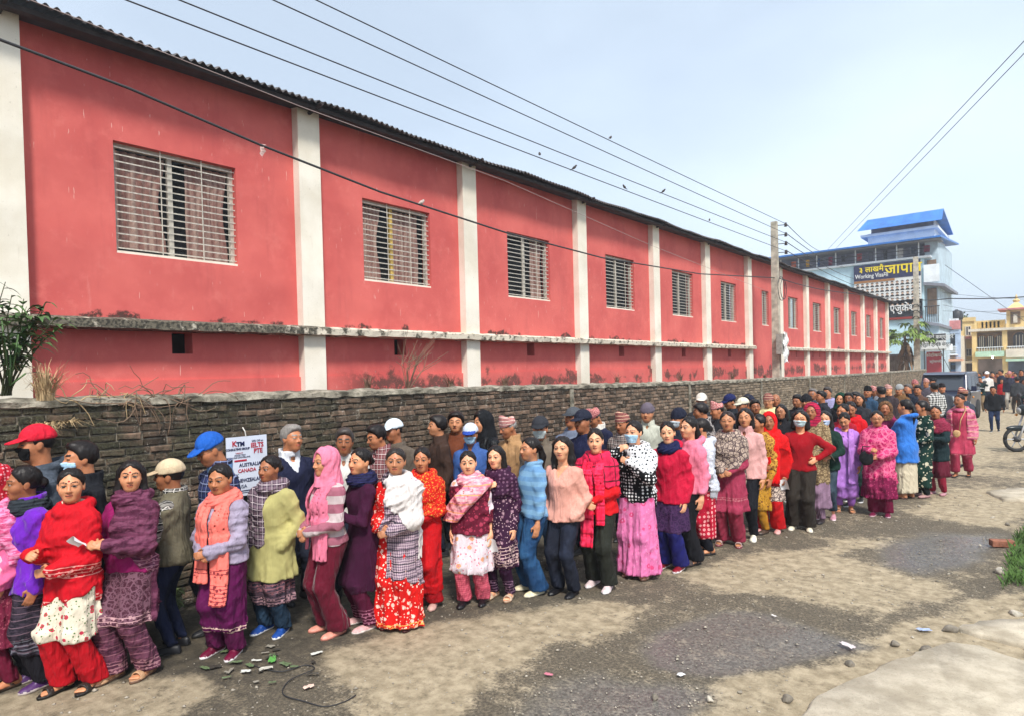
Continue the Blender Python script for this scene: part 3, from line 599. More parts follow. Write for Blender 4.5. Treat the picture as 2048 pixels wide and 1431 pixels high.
def shoe_tmpl(kind, st):
    g = Grid((-.065, -.095, -.01), (.065, .205, .115), st); yy = g.ax[1]
    w = np.interp(yy, [-.08, -.05, .02, .10, .15, .185], [.022, .034, .036, .046, .042, .014]).astype(f4)[None, :, None]; cx = np.interp(yy, [-.08, .05, .18], [0, 0, -.006]).astype(f4)[None, :, None]
    if kind == 'foot':
        h = np.interp(yy, [-.08, -.04, .02, .09, .14, .185], [.050, .075, .070, .044, .026, .018]).astype(f4)[None, :, None]
        F = (np.sqrt(((g.x-cx)/(w*.86))**2+((g.z-.012)/(h-.008))**2)-1)*.03; F = np.maximum(F, np.maximum(-.075-g.y, g.y-.150)); F = np.maximum(F, .016-g.z).astype(f4)
        for i, x in enumerate((-.028, -.011, .004, .017, .029)): rcone(g, (x-.004, .125, .026), (x-.004, .168-abs(i-.4)*.008, .024), .012-.001*i, .0095-.0007*i, F, .006)
        rcone(g, (0, -.025, .06), (0, -.02, .12), .036, .032, F, .03); return snet(F, g)
    sole = np.maximum((np.abs(g.x-cx)-w)*.8, np.maximum(-.082-g.y, g.y-.188)); rr = np.maximum(sole, np.maximum(.001-g.z, g.z-.024))
    if kind == 'sandal':
        F = rr.astype(f4); strap = lambda y0, wd: np.maximum(np.abs(g.y-y0)-wd, np.abs(np.sqrt(((g.x-cx)/(w*1.0))**2+((g.z-.016)/.052)**2)-1)*.036-.004)
        F = np.minimum(F, np.maximum(strap(.105, .026), .01-g.z)); F = np.minimum(F, np.maximum(strap(.0, .014), .01-g.z)-.0); return snet(F.astype(f4), g)
    h = np.interp(yy, [-.085, -.06, -.02, .03, .09, .15, .188], [.06, .078, .082, .080, .058, .042, .026]).astype(f4)[None, :, None]
    if kind == 'slip': h = np.interp(yy, [-.085, -.06, -.02, .03, .09, .15, .188], [.055, .062, .056, .054, .056, .044, .028]).astype(f4)[None, :, None]
    up = (np.sqrt(((g.x-cx)/w)**2+((g.z-.012)/(h-.010))**2)-1)*.034; up = np.maximum(up, np.maximum(-.078-g.y, g.y-.180)); up = np.maximum(up, .01-g.z)
    F = smin(rr.astype(f4), up.astype(f4), .004); 
    if kind == 'sneaker' and st < .009: F = F-(.003*((np.abs(g.y-.055) < .006)|(np.abs(g.y-.075) < .006)|(np.abs(g.y-.035) < .006))*(g.z > .05)).astype(f4)
    return snet(F, g)
TC = {}
def tmpl(fn, *a):
    k = (fn.__name__,)+a
    if k not in TC: TC[k] = fn(*a)
    return TC[k]
# ------------------------------------------------------------------ materials for people
SKINS = [hexc('e0ab88'), hexc('cf9670'), hexc('b57c59'), hexc('946244')]
def skin_mat(i):
    k = 'skin%d' % i
    if k in MATS: return MATS[k]
    g = NT(k); p = g.oco(); c = SKINS[i]; n = g.noise(p, 22, 4)
    sc_ = g.mix(g.step(n, .3, .7), tuple(v*f for v, f in zip(c, (.86, .80, .78))), tuple(v*f for v, f in zip(c, (1.08, 1.02, 1.0)))); sc_ = g.mix(g.math('MULTIPLY', g.step(g.noise(p, 90, 3), .58, .7), .25), sc_, tuple(v*.7 for v in c)); g.sin('Base Color', g.mul(1., sc_, g.mix(g.n('ObjectInfo').outputs['Random'], (.74, .68, .64), (1.1, 1.06, 1.02)))); g.sin('Roughness', .48); g.b.inputs['Specular IOR Level'].default_value = .4
    g.b.inputs['Subsurface Weight'].default_value = .12; g.b.inputs['Subsurface Radius'].default_value = (.012, .005, .003); g.b.inputs['Subsurface Scale'].default_value = 1
    g.bump(g.noise(p, 220, 3), .08, .003); MATS[k] = g.m; return g.m
def hair_mat(col):
    k = 'hair'+col
    if k in MATS: return MATS[k]
    g = NT(k); p = g.oco(); c = hexc(col); n = g.noise(g.vscale(p, (140, 140, 12)), 1, 3)
    g.sin('Base Color', g.mix(n, tuple(v*.4 for v in c), tuple(v*4.0 for v in c))); g.sin('Roughness', .45); g.b.inputs['Specular IOR Level'].default_value = .28; g.bump(n, .35, .004); MATS[k] = g.m; return g.m  # strand tones; the paler streaks are highlights put into the colour
EYEW = simple('eye_white', (.42, .37, .34), .3, .05, 6, 0, world=False); LIPS = {}
def lip_mat(i):
    return simple('lip%d' % i, tuple(v*f for v, f in zip(SKINS[i], (.85, .48, .50))), .45, .1, 30, 0, world=False)
TIKA = simple('red_tika', (.5, .02, .02), .6, .1, 30, 0, world=False)
def cloth(c1, pat=None, c2=None, c3=None, sc=.1, border=None, knit=0, rough=.85, var=.10, vel=0, off=0.0, spec=.25):
    """woven cloth; colours are hex; pattern laid on in the wearer's own space; border=(z0,z1,hex)"""
    k = repr((c1, pat, c2, c3, sc, border, knit, rough, vel, off))
    if k in MATS: return MATS[k]
    g = NT('cloth'); p = g.oco(); s_ = g.sep(p); a = hexc(c1); b = hexc(c2) if c2 else a; d = hexc(c3) if c3 else b
    n = g.noise(p, 7, 4); c = g.mix(g.step(n, .25, .75), tuple(v*(1-var) for v in a), tuple(min(1, v*(1+var)) for v in a))
    uu = g.math('ADD', s_[0], g.math('MULTIPLY', s_[1], .8))
    wave = lambda v, per, w=.5, o=0.: g.math('LESS_THAN', g.math('FRACT', g.math('ADD', g.math('DIVIDE', v, per), o+10)), w)
    wz = g.math('ADD', s_[2], g.math('MULTIPLY', g.noise(p, 5, 2), .03))
    if pat == 'stripe': c = g.mix(wave(wz, sc, .5, off), c, b)
    elif pat == 'fine':
        c = g.mix(g.math('MULTIPLY', wave(wz, sc, .35, off), .8), c, b); c = g.mix(wave(wz, sc*3.1, .12, .3), c, d)
    elif pat == 'vstripe': c = g.mix(wave(g.math('ADD', uu, g.math('MULTIPLY', n, .01)), sc, .4), c, b)
    elif pat == 'check':
        h1 = wave(wz, sc, .45); h2 = wave(uu, sc, .45); m = g.math('MULTIPLY', g.math('ADD', h1, h2), .5); c = g.mix(m, c, b)
        c = g.mix(g.math('MULTIPLY', g.math('MAXIMUM', wave(wz, sc, .1, .25), wave(uu, sc, .1, .25)), .85), c, d)
    elif pat == 'gingham': c = g.mix(g.math('MULTIPLY', g.math('ADD', wave(wz, sc, .5), wave(uu, sc, .5)), .5), c, b)
    elif pat in ('floral', 'dots'):
        v = g.n('TexVoronoi', None, Vector=p, Scale=1/sc, Randomness=.9 if pat == 'floral' else .25); w = g.math('ADD', v.outputs['Distance'], g.math('MULTIPLY', g.noise(p, 60, 2), .25 if pat == 'floral' else 0.))
        if pat == 'floral':
            v2 = g.n('TexVoronoi', None, Vector=p, Scale=2.3/sc, Randomness=1.); c = g.mix(g.math('LESS_THAN', v2.outputs['Distance'], .24), c, d)
            c = g.mix(g.math('LESS_THAN', w, .40), c, b); c = g.mix(g.math('LESS_THAN', w, .24), c, d)
        else: c = g.mix(g.math('LESS_THAN', w, .34), c, b)
    elif pat == 'lace':
        v = g.n('TexVoronoi', {'feature': 'DISTANCE_TO_EDGE'}, Vector=p, Scale=1/sc, Randomness=1.); w = g.noise(p, 1.6/sc, 3, .6)
        m = g.math('MAXIMUM', g.math('LESS_THAN', v.outputs['Distance'], .085), g.math('LESS_THAN', g.math('ABSOLUTE', g.math('SUBTRACT', w, .5)), .028)); c = g.mix(g.math('MULTIPLY', m, .9), c, b)
    elif pat == 'ikat':
        q1 = wave(g.math('ADD', uu, s_[2]), sc, .5); q2 = wave(g.math('SUBTRACT', uu, s_[2]), sc, .5); x = g.math('ABSOLUTE', g.math('SUBTRACT', q1, q2)); c = g.mix(x, c, b); c = g.mix(g.math('MULTIPLY', wave(wz, sc*1.4, .16), .9), c, d)
    elif pat == 'weave':
        c = g.mix(g.step(g.noise(g.vscale(p, (1, 1, 3)), 1/sc, 5, .65), .44, .56), c, b); c = g.mix(wave(wz, sc*.9, .13), c, d)
    elif pat == 'denim': c = g.mix(g.step(g.noise(p, 5, 4), .42, .68), c, b)
    elif pat == 'puffer': pass
    if border:
        for z0, z1, bc in ([border] if not isinstance(border[0], tuple) else border):
            bb = g.math('MULTIPLY', g.math('GREATER_THAN', wz, z0), g.math('LESS_THAN', wz, z1)); v = g.n('TexVoronoi', None, Vector=p, Scale=34., Randomness=.8)
            lines = g.math('MAXIMUM', wave(wz, .028, .22), g.math('LESS_THAN', v.outputs['Distance'], .36)); c = g.mix(g.math('MULTIPLY', g.math('MULTIPLY', bb, lines), .9), c, hexc(bc))
    g.sin('Base Color', c); g.sin('Roughness', rough); g.b.inputs['Specular IOR Level'].default_value = spec
    if vel: g.b.inputs['Sheen Weight'].default_value = vel; g.b.inputs['Sheen Roughness'].default_value = .4
    h = g.noise(p, 260, 2) if not knit else g.math('ADD', g.math('SINE', g.math('MULTIPLY', s_[2], 6.283/knit)), g.math('SINE', g.math('MULTIPLY', uu, 6.283/knit)))
    nv = g.noise(g.vscale(p, (1., 1., .14)), 11, 3, .5); nd = g.noise(g.vscale(g.n('VectorRotate', {'rotation_type': 'Y_AXIS'}, Vector=p, Angle=.7).outputs[0], (1., 1., .25)), 9, 3, .5)
    rv = g.math('ABSOLUTE', g.math('SUBTRACT', nv, .5)); rd = g.math('ABSOLUTE', g.math('SUBTRACT', nd, .5))
    h = g.math('ADD', g.math('MULTIPLY', h, .10 if not knit else .16), g.math('ADD', g.math('MULTIPLY', rv, -3.6), g.math('MULTIPLY', rd, -3.0))); g.bump(h, .7, .019)
    MATS[k] = g.m; return g.m
LEATHER = lambda c: simple('leather'+c, hexc(c), .45, .2, 20, .15, 90, world=False)
# ------------------------------------------------------------------ a person
NPEOPLE = 0
def ik(sh, tg, l1, l2, pole):
    sh = np.array(sh, float); tg = np.array(tg, float); d = tg-sh; L_ = np.linalg.norm(d)
    if L_ > (l1+l2)*.995: tg = sh+d/L_*(l1+l2)*.995; d = tg-sh; L_ = np.linalg.norm(d)
    u = d/L_; a = (l1*l1-l2*l2+L_*L_)/(2*L_); hh = math.sqrt(max(l1*l1-a*a, 0)); pole = np.array(pole, float); v = pole-u*(pole@u); v /= np.linalg.norm(v)+1e-9
    return sh+u*a+v*hh, tg
ARM = {  # wrist target (fractions of height, right arm), elbow pole, curl, palm back direction
    'down': ((.134, .025, .470), (.25, -1, 0), .5, (1, .15, 0)), 'clasp': ((.030, .135, .570), (.75, -.6, -.5), .9, (.35, .9, .25)), 'hold': ((.045, .175, .650), (.6, -.5, -.8), 1.0, (.5, .6, .6)),
    'chest': ((.035, .125, .735), (.7, .1, -.9), .8, (.4, .9, .2)), 'chin': ((.055, .110, .815), (1, .2, -.6), 1.0, (.5, .8, .1)), 'pocket': ((.108, .050, .515), (.55, -1, 0), .7, (1, .4, 0)),
    'hip': ((.120, .030, .590), (1.2, -.5, .1), .6, (1, .3, .6)), 'fwd': ((.070, .22, .60), (.8, -.5, -.5), .9, (.4, .2, .9)), 'back': ((.05, -.10, .52), (.9, -.6, 0), .6, (0, -1, 0)), 'swing': ((.150, .10, .50), (.5, -1, 0), .6, (1, 0, 0)), 'swingb': ((.155, -.08, .49), (.5, -1, 0), .6, (1, 0, 0)), 'photo': ((.06, .17, .85), (1, .1, -.8), .9, (.3, .9, .2)), 'cross': ((-.055, .115, .65), (1, .1, -.5), .6, (.2, 1, .1))}
def person(label, feet=None, top=None, h=None, yaw=0, hy=0, hp=0, sex='F', build=1.0, skin=1, hair='tied', hc='0f0b0a', arms=('down', 'down'), wear=(), shoes=('sneaker', '222222', 'dddddd'), step=0.0, walk=0, head=(), tika=0, lean=0, group='people in and around the queue', spread=.0, dx=0):
    global NPEOPLE; NPEOPLE += 1; rs = np.random.RandomState(NPEOPLE*13+5); rnd = random.Random(NPEOPLE)
    if feet is not None:
        B = onZ(*feet); 
        if top is not None: v = ray(*top); h = CAMH+v.z*math.hypot(B.x, B.y)/math.hypot(v.x, v.y)
    else:
        v = ray(*top); t = (h-CAMH)/v.z; B = Vector((v.x*t, v.y*t, 0))
    build = (1+(build-1)*.6)*.90
    capx = .028 if any(q[0] == 'topi' for q in head) else (.016 if head else .008)
    hb = h-capx                                                # bare height
    dist = math.hypot(B.x, B.y); st = (.0138 if feet is not None else .024) if dist < 6.7 else (.0172 if feet is not None else .027) if dist < 9.5 else (.023 if dist < 13 else (.03 if dist < 24 else .042)); hid = feet is None; hst = (.0084 if hid else .0062) if dist < 7.5 else (.0108 if dist < 14 else .016); fst = ((.0135 if hid else .0076) if dist < 7.5 else (.0115 if dist < 14 else .018))*(1 if not hid else 1.2)
    ang = math.atan2(-B.y, -B.x) - R(yaw)                       # facing direction in the world
    # ---------- skeleton (local: +Y forward, +X the person's right... mirrored pairs via s)
    male = sex == 'M'; sw = (.106 if male else .092)*hb*(.8+.2*build); zs = .778*hb
    fz = .012; ft = []
    for s in (-1, 1):
        yoff = walk*s*.16*hb + step*s*.03*hb; ft.append(np.array([s*(.055+.006*rnd.random())*hb, yoff-.01, 0.]))
    hip = [np.array([s*.052*hb*build**.5, 0, .50*hb]) for s in (-1, 1)]; ank = [f+np.array([0, -.0, .055*hb]) for f in ft]; kne = []
    for i in (0, 1): k_, a_ = ik(hip[i], ank[i], .235*hb, .235*hb, (0, 1, 0)); kne.append(k_); 
    la = []
    for s, nm in zip((-1, 1), arms[::-1]):                      # arms=(right, left)
        t, pole, curl, bk = ARM[nm]; jit = .012*hb
        tg = np.array([s*t[0]*hb*(build**.5 if nm in ('down', 'pocket', 'hip') else 1), t[1]*hb*(build**.5), t[2]*hb])+rs.uniform(-jit, jit, 3); sh = np.array([s*sw, -.008*hb, zs]); el, wr = ik(sh, tg, .172*hb, .150*hb, (s*pole[0], pole[1], pole[2])); la.append((sh, el, wr, curl, np.array([s*bk[0], bk[1], bk[2]]), nm))
    g = Grid((-.30-.17*build, -.34, -.012), (.30+.17*build, .42 if any(a in ('hold', 'fwd', 'photo') for a in arms) else .36, hb*.90), st)
    b_ = build; bz = [.44, .48, .52, .56, .61, .66, .71, .745, .775, .802, .822, .86]
    if male: A = [.080, .094, .097, .093, .088, .094, .102, .106, .100, .078, .045, .036]; Bd = [.058, .070, .073, .070, .066, .068, .073, .070, .058, .046, .042, .036]; C = [-.008, -.01, -.01, -.004, .002, .004, .004, .0, -.008, -.014, -.016, -.018]
    else: A = [.088, .104, .106, .099, .086, .086, .092, .096, .090, .068, .038, .031]; Bd = [.064, .077, .078, .072, .065, .068, .076, .070, .055, .044, .038, .032]; C = [-.008, -.012, -.012, -.004, .004, .007, .012, .004, -.006, -.012, -.014, -.016]
    wfac = np.interp(bz, [.44, .6, .75, .82], [b_, b_, .5+.5*b_, 1.]); zz = [q*hb for q in bz]
    def torso(ext=None): return prof(g, zz, [a*hb*f for a, f in zip(A, wfac)], [a*hb*(f*1.04-.04) for a, f in zip(Bd, wfac)], [c*hb+(f-1)*.03 for c, f in zip(C, wfac)])
    T = torso()
    AR = g.full()
    for sh, el, wr, *_ in la: rcone(g, sh, el, .0335*hb*(.5+.5*b_), .026*hb*(.5+.5*b_), AR, .015); rcone(g, el, wr, .026*hb*(.5+.5*b_), .0165*hb, AR, .02)
    LG = g.full(); z_ = g.z
    for i in (0, 1): rcone(g, hip[i], kne[i], .061*hb*(.5+.5*b_), .040*hb, LG, .02); rcone(g, kne[i], ank[i]-np.array([0, 0, .015]), .038*hb, .025*hb, LG, .03)
    body = smin(AR+.003, np.where(z_ < .80*hb, smin(T+.022, LG+np.clip((z_-.10*hb)*.25, 0, .016), .03), T+.004), .02).astype(f4); body = np.maximum(body, z_-.838*hb+.40*np.abs(g.x)); TL = smin(T, LG+.004, .04)
    gc = Grid(g.lo, g.lo+1, st*2); P0, Q0 = snet(np.ascontiguousarray(body[::2, ::2, ::2]), gc)
    VV = [P0]; QQ = [Q0]; MM = [np.zeros(len(Q0), int)]; n0 = len(P0)
    def addp(P, Q, fm=None, flip=False):
        nonlocal n0
        VV.append(P); QQ.append((Q[:, ::-1] if flip else Q)+n0); MM.append(np.zeros(len(Q), int) if fm is None else fm); n0 += len(P)
    # head
    hs = .985*(hb/1.60)**.5*(1.02 if male else 1.0); hc_ = np.array([0, .012*hb, hb-.116*hs]); ex, ez = R(hp), R(hy-yaw)
    Rm = np.array(Matrix.Rotation(-ez, 3, 'Z') @ Matrix.Rotation(-ex, 3, 'X') @ Matrix.Rotation(R(rnd.uniform(-4, 4)), 3, 'Y'))
    fw = np.array([rnd.uniform(.93, 1.07), 1, rnd.uniform(.96, 1.05)]); piv = np.array([0, -.03, -.10])
    def toH(P): return ((P*fw*hs-piv*hs) @ Rm.T + piv*hs + hc_).astype(f4)
    hP, hQ, hm = tmpl(head_tmpl, sex, hst, rnd.randrange(4)); addp(toH(hP), hQ, hm)
    if tika:
        tp, tq = MB(), None; tp.lathe((0, 0, 0), [(.001, -.002), (.007, -.002), (.007, .003), (.001, .004)], 6, 'y'); P = np.array([tuple(v) for v in tp.v], f4)+np.array([0, .0835, .041], f4)
        Q = np.array([f for f in tp.f if len(f) == 4]); addp(toH(P), Q, np.full(len(Q), 4))
    # hands
    hsc = hb/1.80
    for (sh, el, wr, curl, bk, nm), s in zip(la, (-1, 1)):
        if nm in ('pocket',): continue
        d = wr-el; d /= np.linalg.norm(d)
        if nm in ('clasp', 'hold', 'chest'): d = d+np.array([-s*.55, .1, .05]); d /= np.linalg.norm(d)
        if nm == 'hip': d = np.array([-s*.5, .7, -.35]); d /= np.linalg.norm(d)
        z = bk-d*(bk@d); z /= np.linalg.norm(z); x = np.cross(d, z); M3 = np.stack([x, d, z], 1)
        P, Q = tmpl(hand_tmpl, curl, fst, spread); P = P.copy(); 
        if s < 0: P[:, 0] *= -1
        # the thumb of the template lies on -X of a right hand seen from its back
        addp(((P*hsc) @ M3.T + wr - d*.005).astype(f4), Q, None, s < 0)
    shk = shoes[0]; sandal = shk == 'sandal'; toe = []
    for f, s in zip(ft, (-1, 1)):
        th = R(rnd.uniform(4, 13))*s; M3 = np.array(Matrix.Rotation(-th, 3, 'Z')); toe.append(M3)
        if sandal: P, Q = tmpl(shoe_tmpl, 'foot', fst); P = P*np.array([s, 1, 1], f4); addp(((P*hsc*1.02) @ M3.T + f+np.array([0, 0, .008])).astype(f4), Q, None, s < 0)
    me = mesh_np('person', np.concatenate(VV), np.concatenate(QQ), [skin_mat(skin), hair_mat(hc), EYEW, lip_mat(skin), TIKA], np.concatenate(MM))
    o = tag(obj('person', me, None, B), label, 'person', group); o.rotation_euler = (R(rnd.uniform(-1.3, 1.3)), R(rnd.uniform(-1.3, 1.3)), ang-math.pi/2)
    # shoes
    for f, s, M3 in zip(ft, (-1, 1), toe):
        P, Q = tmpl(shoe_tmpl, shk, fst*1.08); cz = P[Q].mean(1)[:, 2]; fm = (cz < .022).astype(int); P = P*np.array([s, 1, 1], f4)*hsc*1.05
        P, Q = (P, Q)
        obj('sandal' if sandal else 'shoe', mesh_np('shoe', (P @ M3.T+f).astype(f4), Q[:, ::-1] if s < 0 else Q, [LEATHER(shoes[1]), LEATHER(shoes[2])], fm), o)
    # hair and headwear
    if any(q[0] in ('cap', 'topi', 'beanie') for q in head) and hair in ('short', 'tousled', 'bald'): hair = 'under'
    if hair: P, Q = tmpl(hair_tmpl, hair, max(hst*1.5, .0085)); obj('hair', mesh_np('hair', toH(P), Q, hair_mat(hc)), o)
    for q in head:
        nm = q[0]; P, Q = tmpl(wear_tmpl, nm, max(hst*1.25, .0068) if nm != 'glasses' else min(hst, .006))
        po = obj({'mask': 'face_mask', 'veil': 'head_scarf', 'neckwrap': 'scarf'}.get(nm, nm), mesh_np(nm, toH(P), Q, q[1]), o)
        if nm == 'cap':
            P, Q = tmpl(wear_tmpl, 'brim', max(hst, .0062)); P = P.copy()
            if len(q) > 3 and q[3] == 'back': P = P*np.array([-1, -1, 1], f4)
            obj('brim', mesh_np('brim', toH(P), Q, q[2]), po)
    # ---------- clothes
    ph = rs.uniform(0, 6.28, 12); x, y, z = g.x, g.y, g.z; th = np.arctan2(x, y+.02)
    rdg = lambda q: 2*np.abs(np.sin(q))**.75-1.2
    wr1 = (.8*rdg(8*x+13*z+6*y+ph[0]+1.3*np.sin(11*y+15*z+ph[1])+.8*np.sin(19*x-9*z+ph[9]))+.6*rdg(17*z-13*x+9*y+ph[2]+1.5*np.sin(13*x+8*y+ph[3]))).astype(f4)
    fold = (.7*rdg(4.5*th+ph[4]+1.3*np.sin(2.5*z+ph[5]))+.6*rdg(9.5*th+ph[6]+2*z+.8*np.sin(5*z))+.3*rdg(17*th+ph[3]+z)).astype(f4)
    hemw = (.012*np.sin(3*th+ph[7])+.006*np.sin(8*th+ph[8])).astype(f4)
    neck = np.sqrt(x**2+(y+.018*hb)**2)
    under = None; underL = None; cover = min([q[2].get('hem', .5) if len(q) > 2 else .5 for q in wear if q[0] in ('top', 'kurta')]+[.6])
    for q in wear:
        kind, mat = q[0], q[1]; o_ = q[2] if len(q) > 2 else {}; nm = o_.get('name')
        if kind == 'pants':
            w = .94+(o_.get('w', 1.)-1)*.55; fl = o_.get('fl', .034); F = g.full(); hem = o_.get('hem', .03)*hb
            for i in (0, 1):
                rcone(g, hip[i], kne[i], .066*hb*w*(.5+.5*b_), .047*hb*w, F, .01); rcone(g, kne[i], ank[i]-np.array([0, .006, .02]), .046*hb*w, fl*hb, F, .03)
            F = smin(F, np.maximum(T, z-.56*hb)-.008, .02); F = F+.0034*wr1+.0075*fold*np.clip((.5*hb-z)/.4, 0, 1)*w; F = np.maximum(F, np.maximum(hem-z, z-(cover+.05)*hb)); nm = nm or 'trousers'
        elif kind in ('top', 'kurta', 'vest'):
            of = o_.get('off', .016)*.72; hem = o_.get('hem', .50)*hb; TT = (TL if hem >= .30*hb else T)-of
            if o_.get('belly'): TT = smin(TT, ell(g, (0, .045*hb, .60*hb), (.085*hb*b_, .06*hb*b_, .08*hb), None), .06)
            if hem < .5*hb:
                fl = o_.get('fl', 1.25); zs_ = [hem-.05, hem, .40*hb, .50*hb, .58*hb, .70*hb]; wA = [.115*hb*b_*fl, .115*hb*b_*fl, .113*hb*b_*(1+fl)/2, .108*hb*b_, .098*hb*b_, .05*hb]; wB = [.088*hb*b_*fl+abs(step)*.02, .088*hb*b_*fl+abs(step)*.02, .084*hb*b_*(1+fl)/2, .082*hb*b_, .07*hb*b_, .03]
                sk = prof(g, zs_, wA, wB, [0, 0, -.004, -.01, -.003, 0])-of*.5; sk = sk+o_.get('fold', .014)*fold*np.clip((.56*hb-z)/(.25*hb), 0, 1.3); TT = smin(TT, smin(sk, LG-.010, .04), .03)
            if kind != 'vest':
                so_ = o_.get('soff', of*.85); SA = AR-so_
                if o_.get('short'):
                    SA = g.full()
                    for sh, el, wr, *_ in la: rcone(g, sh, el*.9+sh*.1, .042*hb, .036*hb, SA, .01)
                SA = SA+.0068*rdg(24*z+14*x*np.sign(x)-10*y+ph[9]+1.3*np.sin(30*x+20*y+ph[2])).astype(f4)*o_.get('swr', 1); TT = smin(TT, SA, .05)
            if under is not None:
                U = under-.007
                if kind == 'vest' or o_.get('short'):
                    U = np.maximum(U, np.maximum(T-.05, z-.78*hb)); U = U if underL is None else np.minimum(U, underL-.007)
                TT = smin(TT, U, .012)
            F = TT+.0044*wr1*o_.get('wrk', 1)
            if o_.get('puff'): F = F-(.012*np.abs(np.sin(z*math.pi/.052))**.6).astype(f4)+.006
            F = smax(F, (z-.852*hb+.36*np.abs(x)).astype(f4), .03); F = np.maximum(F, hem+hemw*.6-z); nk = o_.get('neck', 'crew')
            if nk == 'v': F = np.maximum(F, -np.maximum(np.abs(x)-.55*(z-.735*hb), -y).astype(f4)); F = np.maximum(F, z-.85*hb)
            elif nk == 'scoop': F = np.maximum(F, -(np.sqrt(x**2+(z-.84*hb)**2+np.minimum(y, 0)**2*.3)-.062).astype(f4))
            elif nk == 'collar':
                col = np.maximum(np.abs(neck-.052*hb)-.012, np.abs(z-.848*hb-.12*(-y))-.022*hb).astype(f4); F = np.maximum(F, -np.maximum(np.abs(x)-.35*(z-.775*hb), -y).astype(f4)); F = smin(F, col, .01)
            elif nk == 'hood':
                col = np.sqrt((np.sqrt(x**2+(y+.035*hb)**2)-.060*hb)**2+((z-.830*hb)-.25*(-y-.02))**2)-.024*hb; F = smin(F, col.astype(f4), .015)
            else:
                col = np.sqrt((neck-.048*hb)**2+(z-.842*hb+.3*np.maximum(y, 0))**2)-.014*hb; F = smin(F, col.astype(f4), .01)
            nm = nm or {'kurta': 'tunic', 'vest': 'vest'}.get(kind, 'sweater')
        elif kind == 'skirt':
            hem = o_.get('hem', .03)*hb; fl = o_.get('fl', 1.3); zs_ = [hem-.05, hem, .3*hb, .48*hb, .56*hb, .62*hb]; wA = [.110*hb*b_*fl]*2+[.112*hb*b_*(1+fl)/2, .110*hb*b_, .10*hb*b_, .085*hb*b_]; wB = [.088*hb*b_*fl]*2+[.086*hb*b_*(1+fl)/2, .084*hb*b_, .075*hb*b_, .065*hb*b_]
            F = prof(g, zs_, wA, wB, [.01, .01, 0, -.01, -.004, 0]); amp = 1.6*o_.get('pl', .008)*np.clip((.55*hb-z)/(.4*hb), 0, 1.2)
            if o_.get('pleats'): F = F-(.012*np.abs(np.sin(22*(x+.03)))*(np.abs(x+.02) < .11)*(y > 0)*np.clip((.5*hb-z)/(.3*hb), 0, 1)).astype(f4)
            F = smin(F, LG-.012, .05); F = F+amp*fold+.003*wr1; F = np.maximum(F, hem+hemw*.5-z); nm = nm or 'skirt'
        elif kind == 'shawl':
            of = o_.get('off', .034)*.60; hf, hbk = o_.get('hem', (.52, .45)); X0 = o_.get('side', 0); base = smin(T-of*.7, AR-of*.55, o_.get('k', .06))-of*.35
            u = np.sqrt((x-X0*.12*hb-.02)**2+(y*.8)**2+(z-.86*hb)**2); v = np.sqrt((x+.11*hb)**2+(y-.05)**2+(z-.80*hb)**2)
            if under is not None: base = smin(base, under-.008, .02)
            am = o_.get('amp', 1.); swg = z-1.5*(x-.02-X0*.05)**2+.25*np.abs(y); md = .35+.65*np.abs(np.sin(4*x+3*z+ph[1])); F = base+am*(.0068*md*rdg(50*swg+ph[10]+1.1*np.sin(6*x+ph[2])+.6*np.sin(5*th))).astype(f4)*np.clip((z-.42*hb)/(.12*hb), .15, 1)+am*.007*fold*np.clip((.62*hb-z)/(.2*hb), 0, 1)+.0012*wr1
            F = smax(F, (z-.878*hb+.42*np.abs(x)).astype(f4), .03); hemz = np.where(y > 0, hf, hbk)*hb+hemw*2.2+o_.get('slope', 0)*x*hb; F = np.maximum(F, (hemz-z).astype(f4))
            if o_.get('half'): F = np.maximum(F, (-o_['half']*x-.03+.35*(.80*hb-z)*0).astype(f4))
            if o_.get('open'): F = np.maximum(F, -np.maximum(np.abs(x-.01)-o_['open']-.06*(z-.5*hb), -y).astype(f4))
            F = np.maximum(F, -(neck-.050*hb).astype(f4)*(z > .82*hb)-10*(z <= .82*hb)); roll = np.sqrt((neck-.063*hb)**2+(z-.828*hb+.35*np.maximum(y, -.05))**2)-.024*hb+.004*np.sin(th*9+z*90); F = smin(F, roll.astype(f4), .02); nm = nm or 'shawl'
        elif kind == 'ends':                       # hanging ends of a scarf: list of (x centre, width, low end)
            F = g.full(.3); base = smin(T, LG, .05); base = smin(base, prof(g, [.2*hb, .35*hb, .5*hb, .6*hb], [.10*hb*b_]*4, [.080*hb*b_]*4, [0]*4), .04)
            for xc, wd, zl in q[3]:
                xx = x-(xc+(1-np.clip(z/(.83*hb), 0, 1))*xc*.3)*hb; d = np.maximum(np.abs(base-o_.get('off', .036)*.8-.005*np.sin(xx*120+z*8+ph[1]))-max(.009, .72*st), np.abs(xx)-wd*hb*(.75+.25*np.clip((.85*hb-z)/.3, 0, 1))); d = np.maximum(d, np.maximum(zl*hb-z, z-.835*hb)); d = np.maximum(d, -y-.02); F = np.minimum(F, d)
            F = F.astype(f4); nm = nm or 'scarf_end'
        elif kind == 'sash':                        # cloth band across the chest over one shoulder
            sd = o_.get('side', 1); n_ = np.array([sd*.80, 0, .60]); c_ = (x*n_[0]+(z-.70*hb)*n_[2]*-1*-1 if False else x*sd*.72-(z-.715*hb)*.69); wd = o_.get('w', .055)*hb
            base = (smin(T, AR, .05) if under is None else np.minimum(under, smin(T, AR, .05)))-o_.get('off', .034)*.45; F = np.maximum(np.abs(base-.006*np.sin(c_*130+ph[3]))-max(.012, .75*st), np.abs(c_)-wd); F = np.maximum(F, np.maximum(o_.get('low', .5)*hb-z, z-.845*hb)); F = np.maximum(F, -(neck-.052*hb)*(z > .82*hb)-9*(z <= .82*hb)).astype(f4); nm = nm or 'sash'
        F = np.asarray(F, f4)
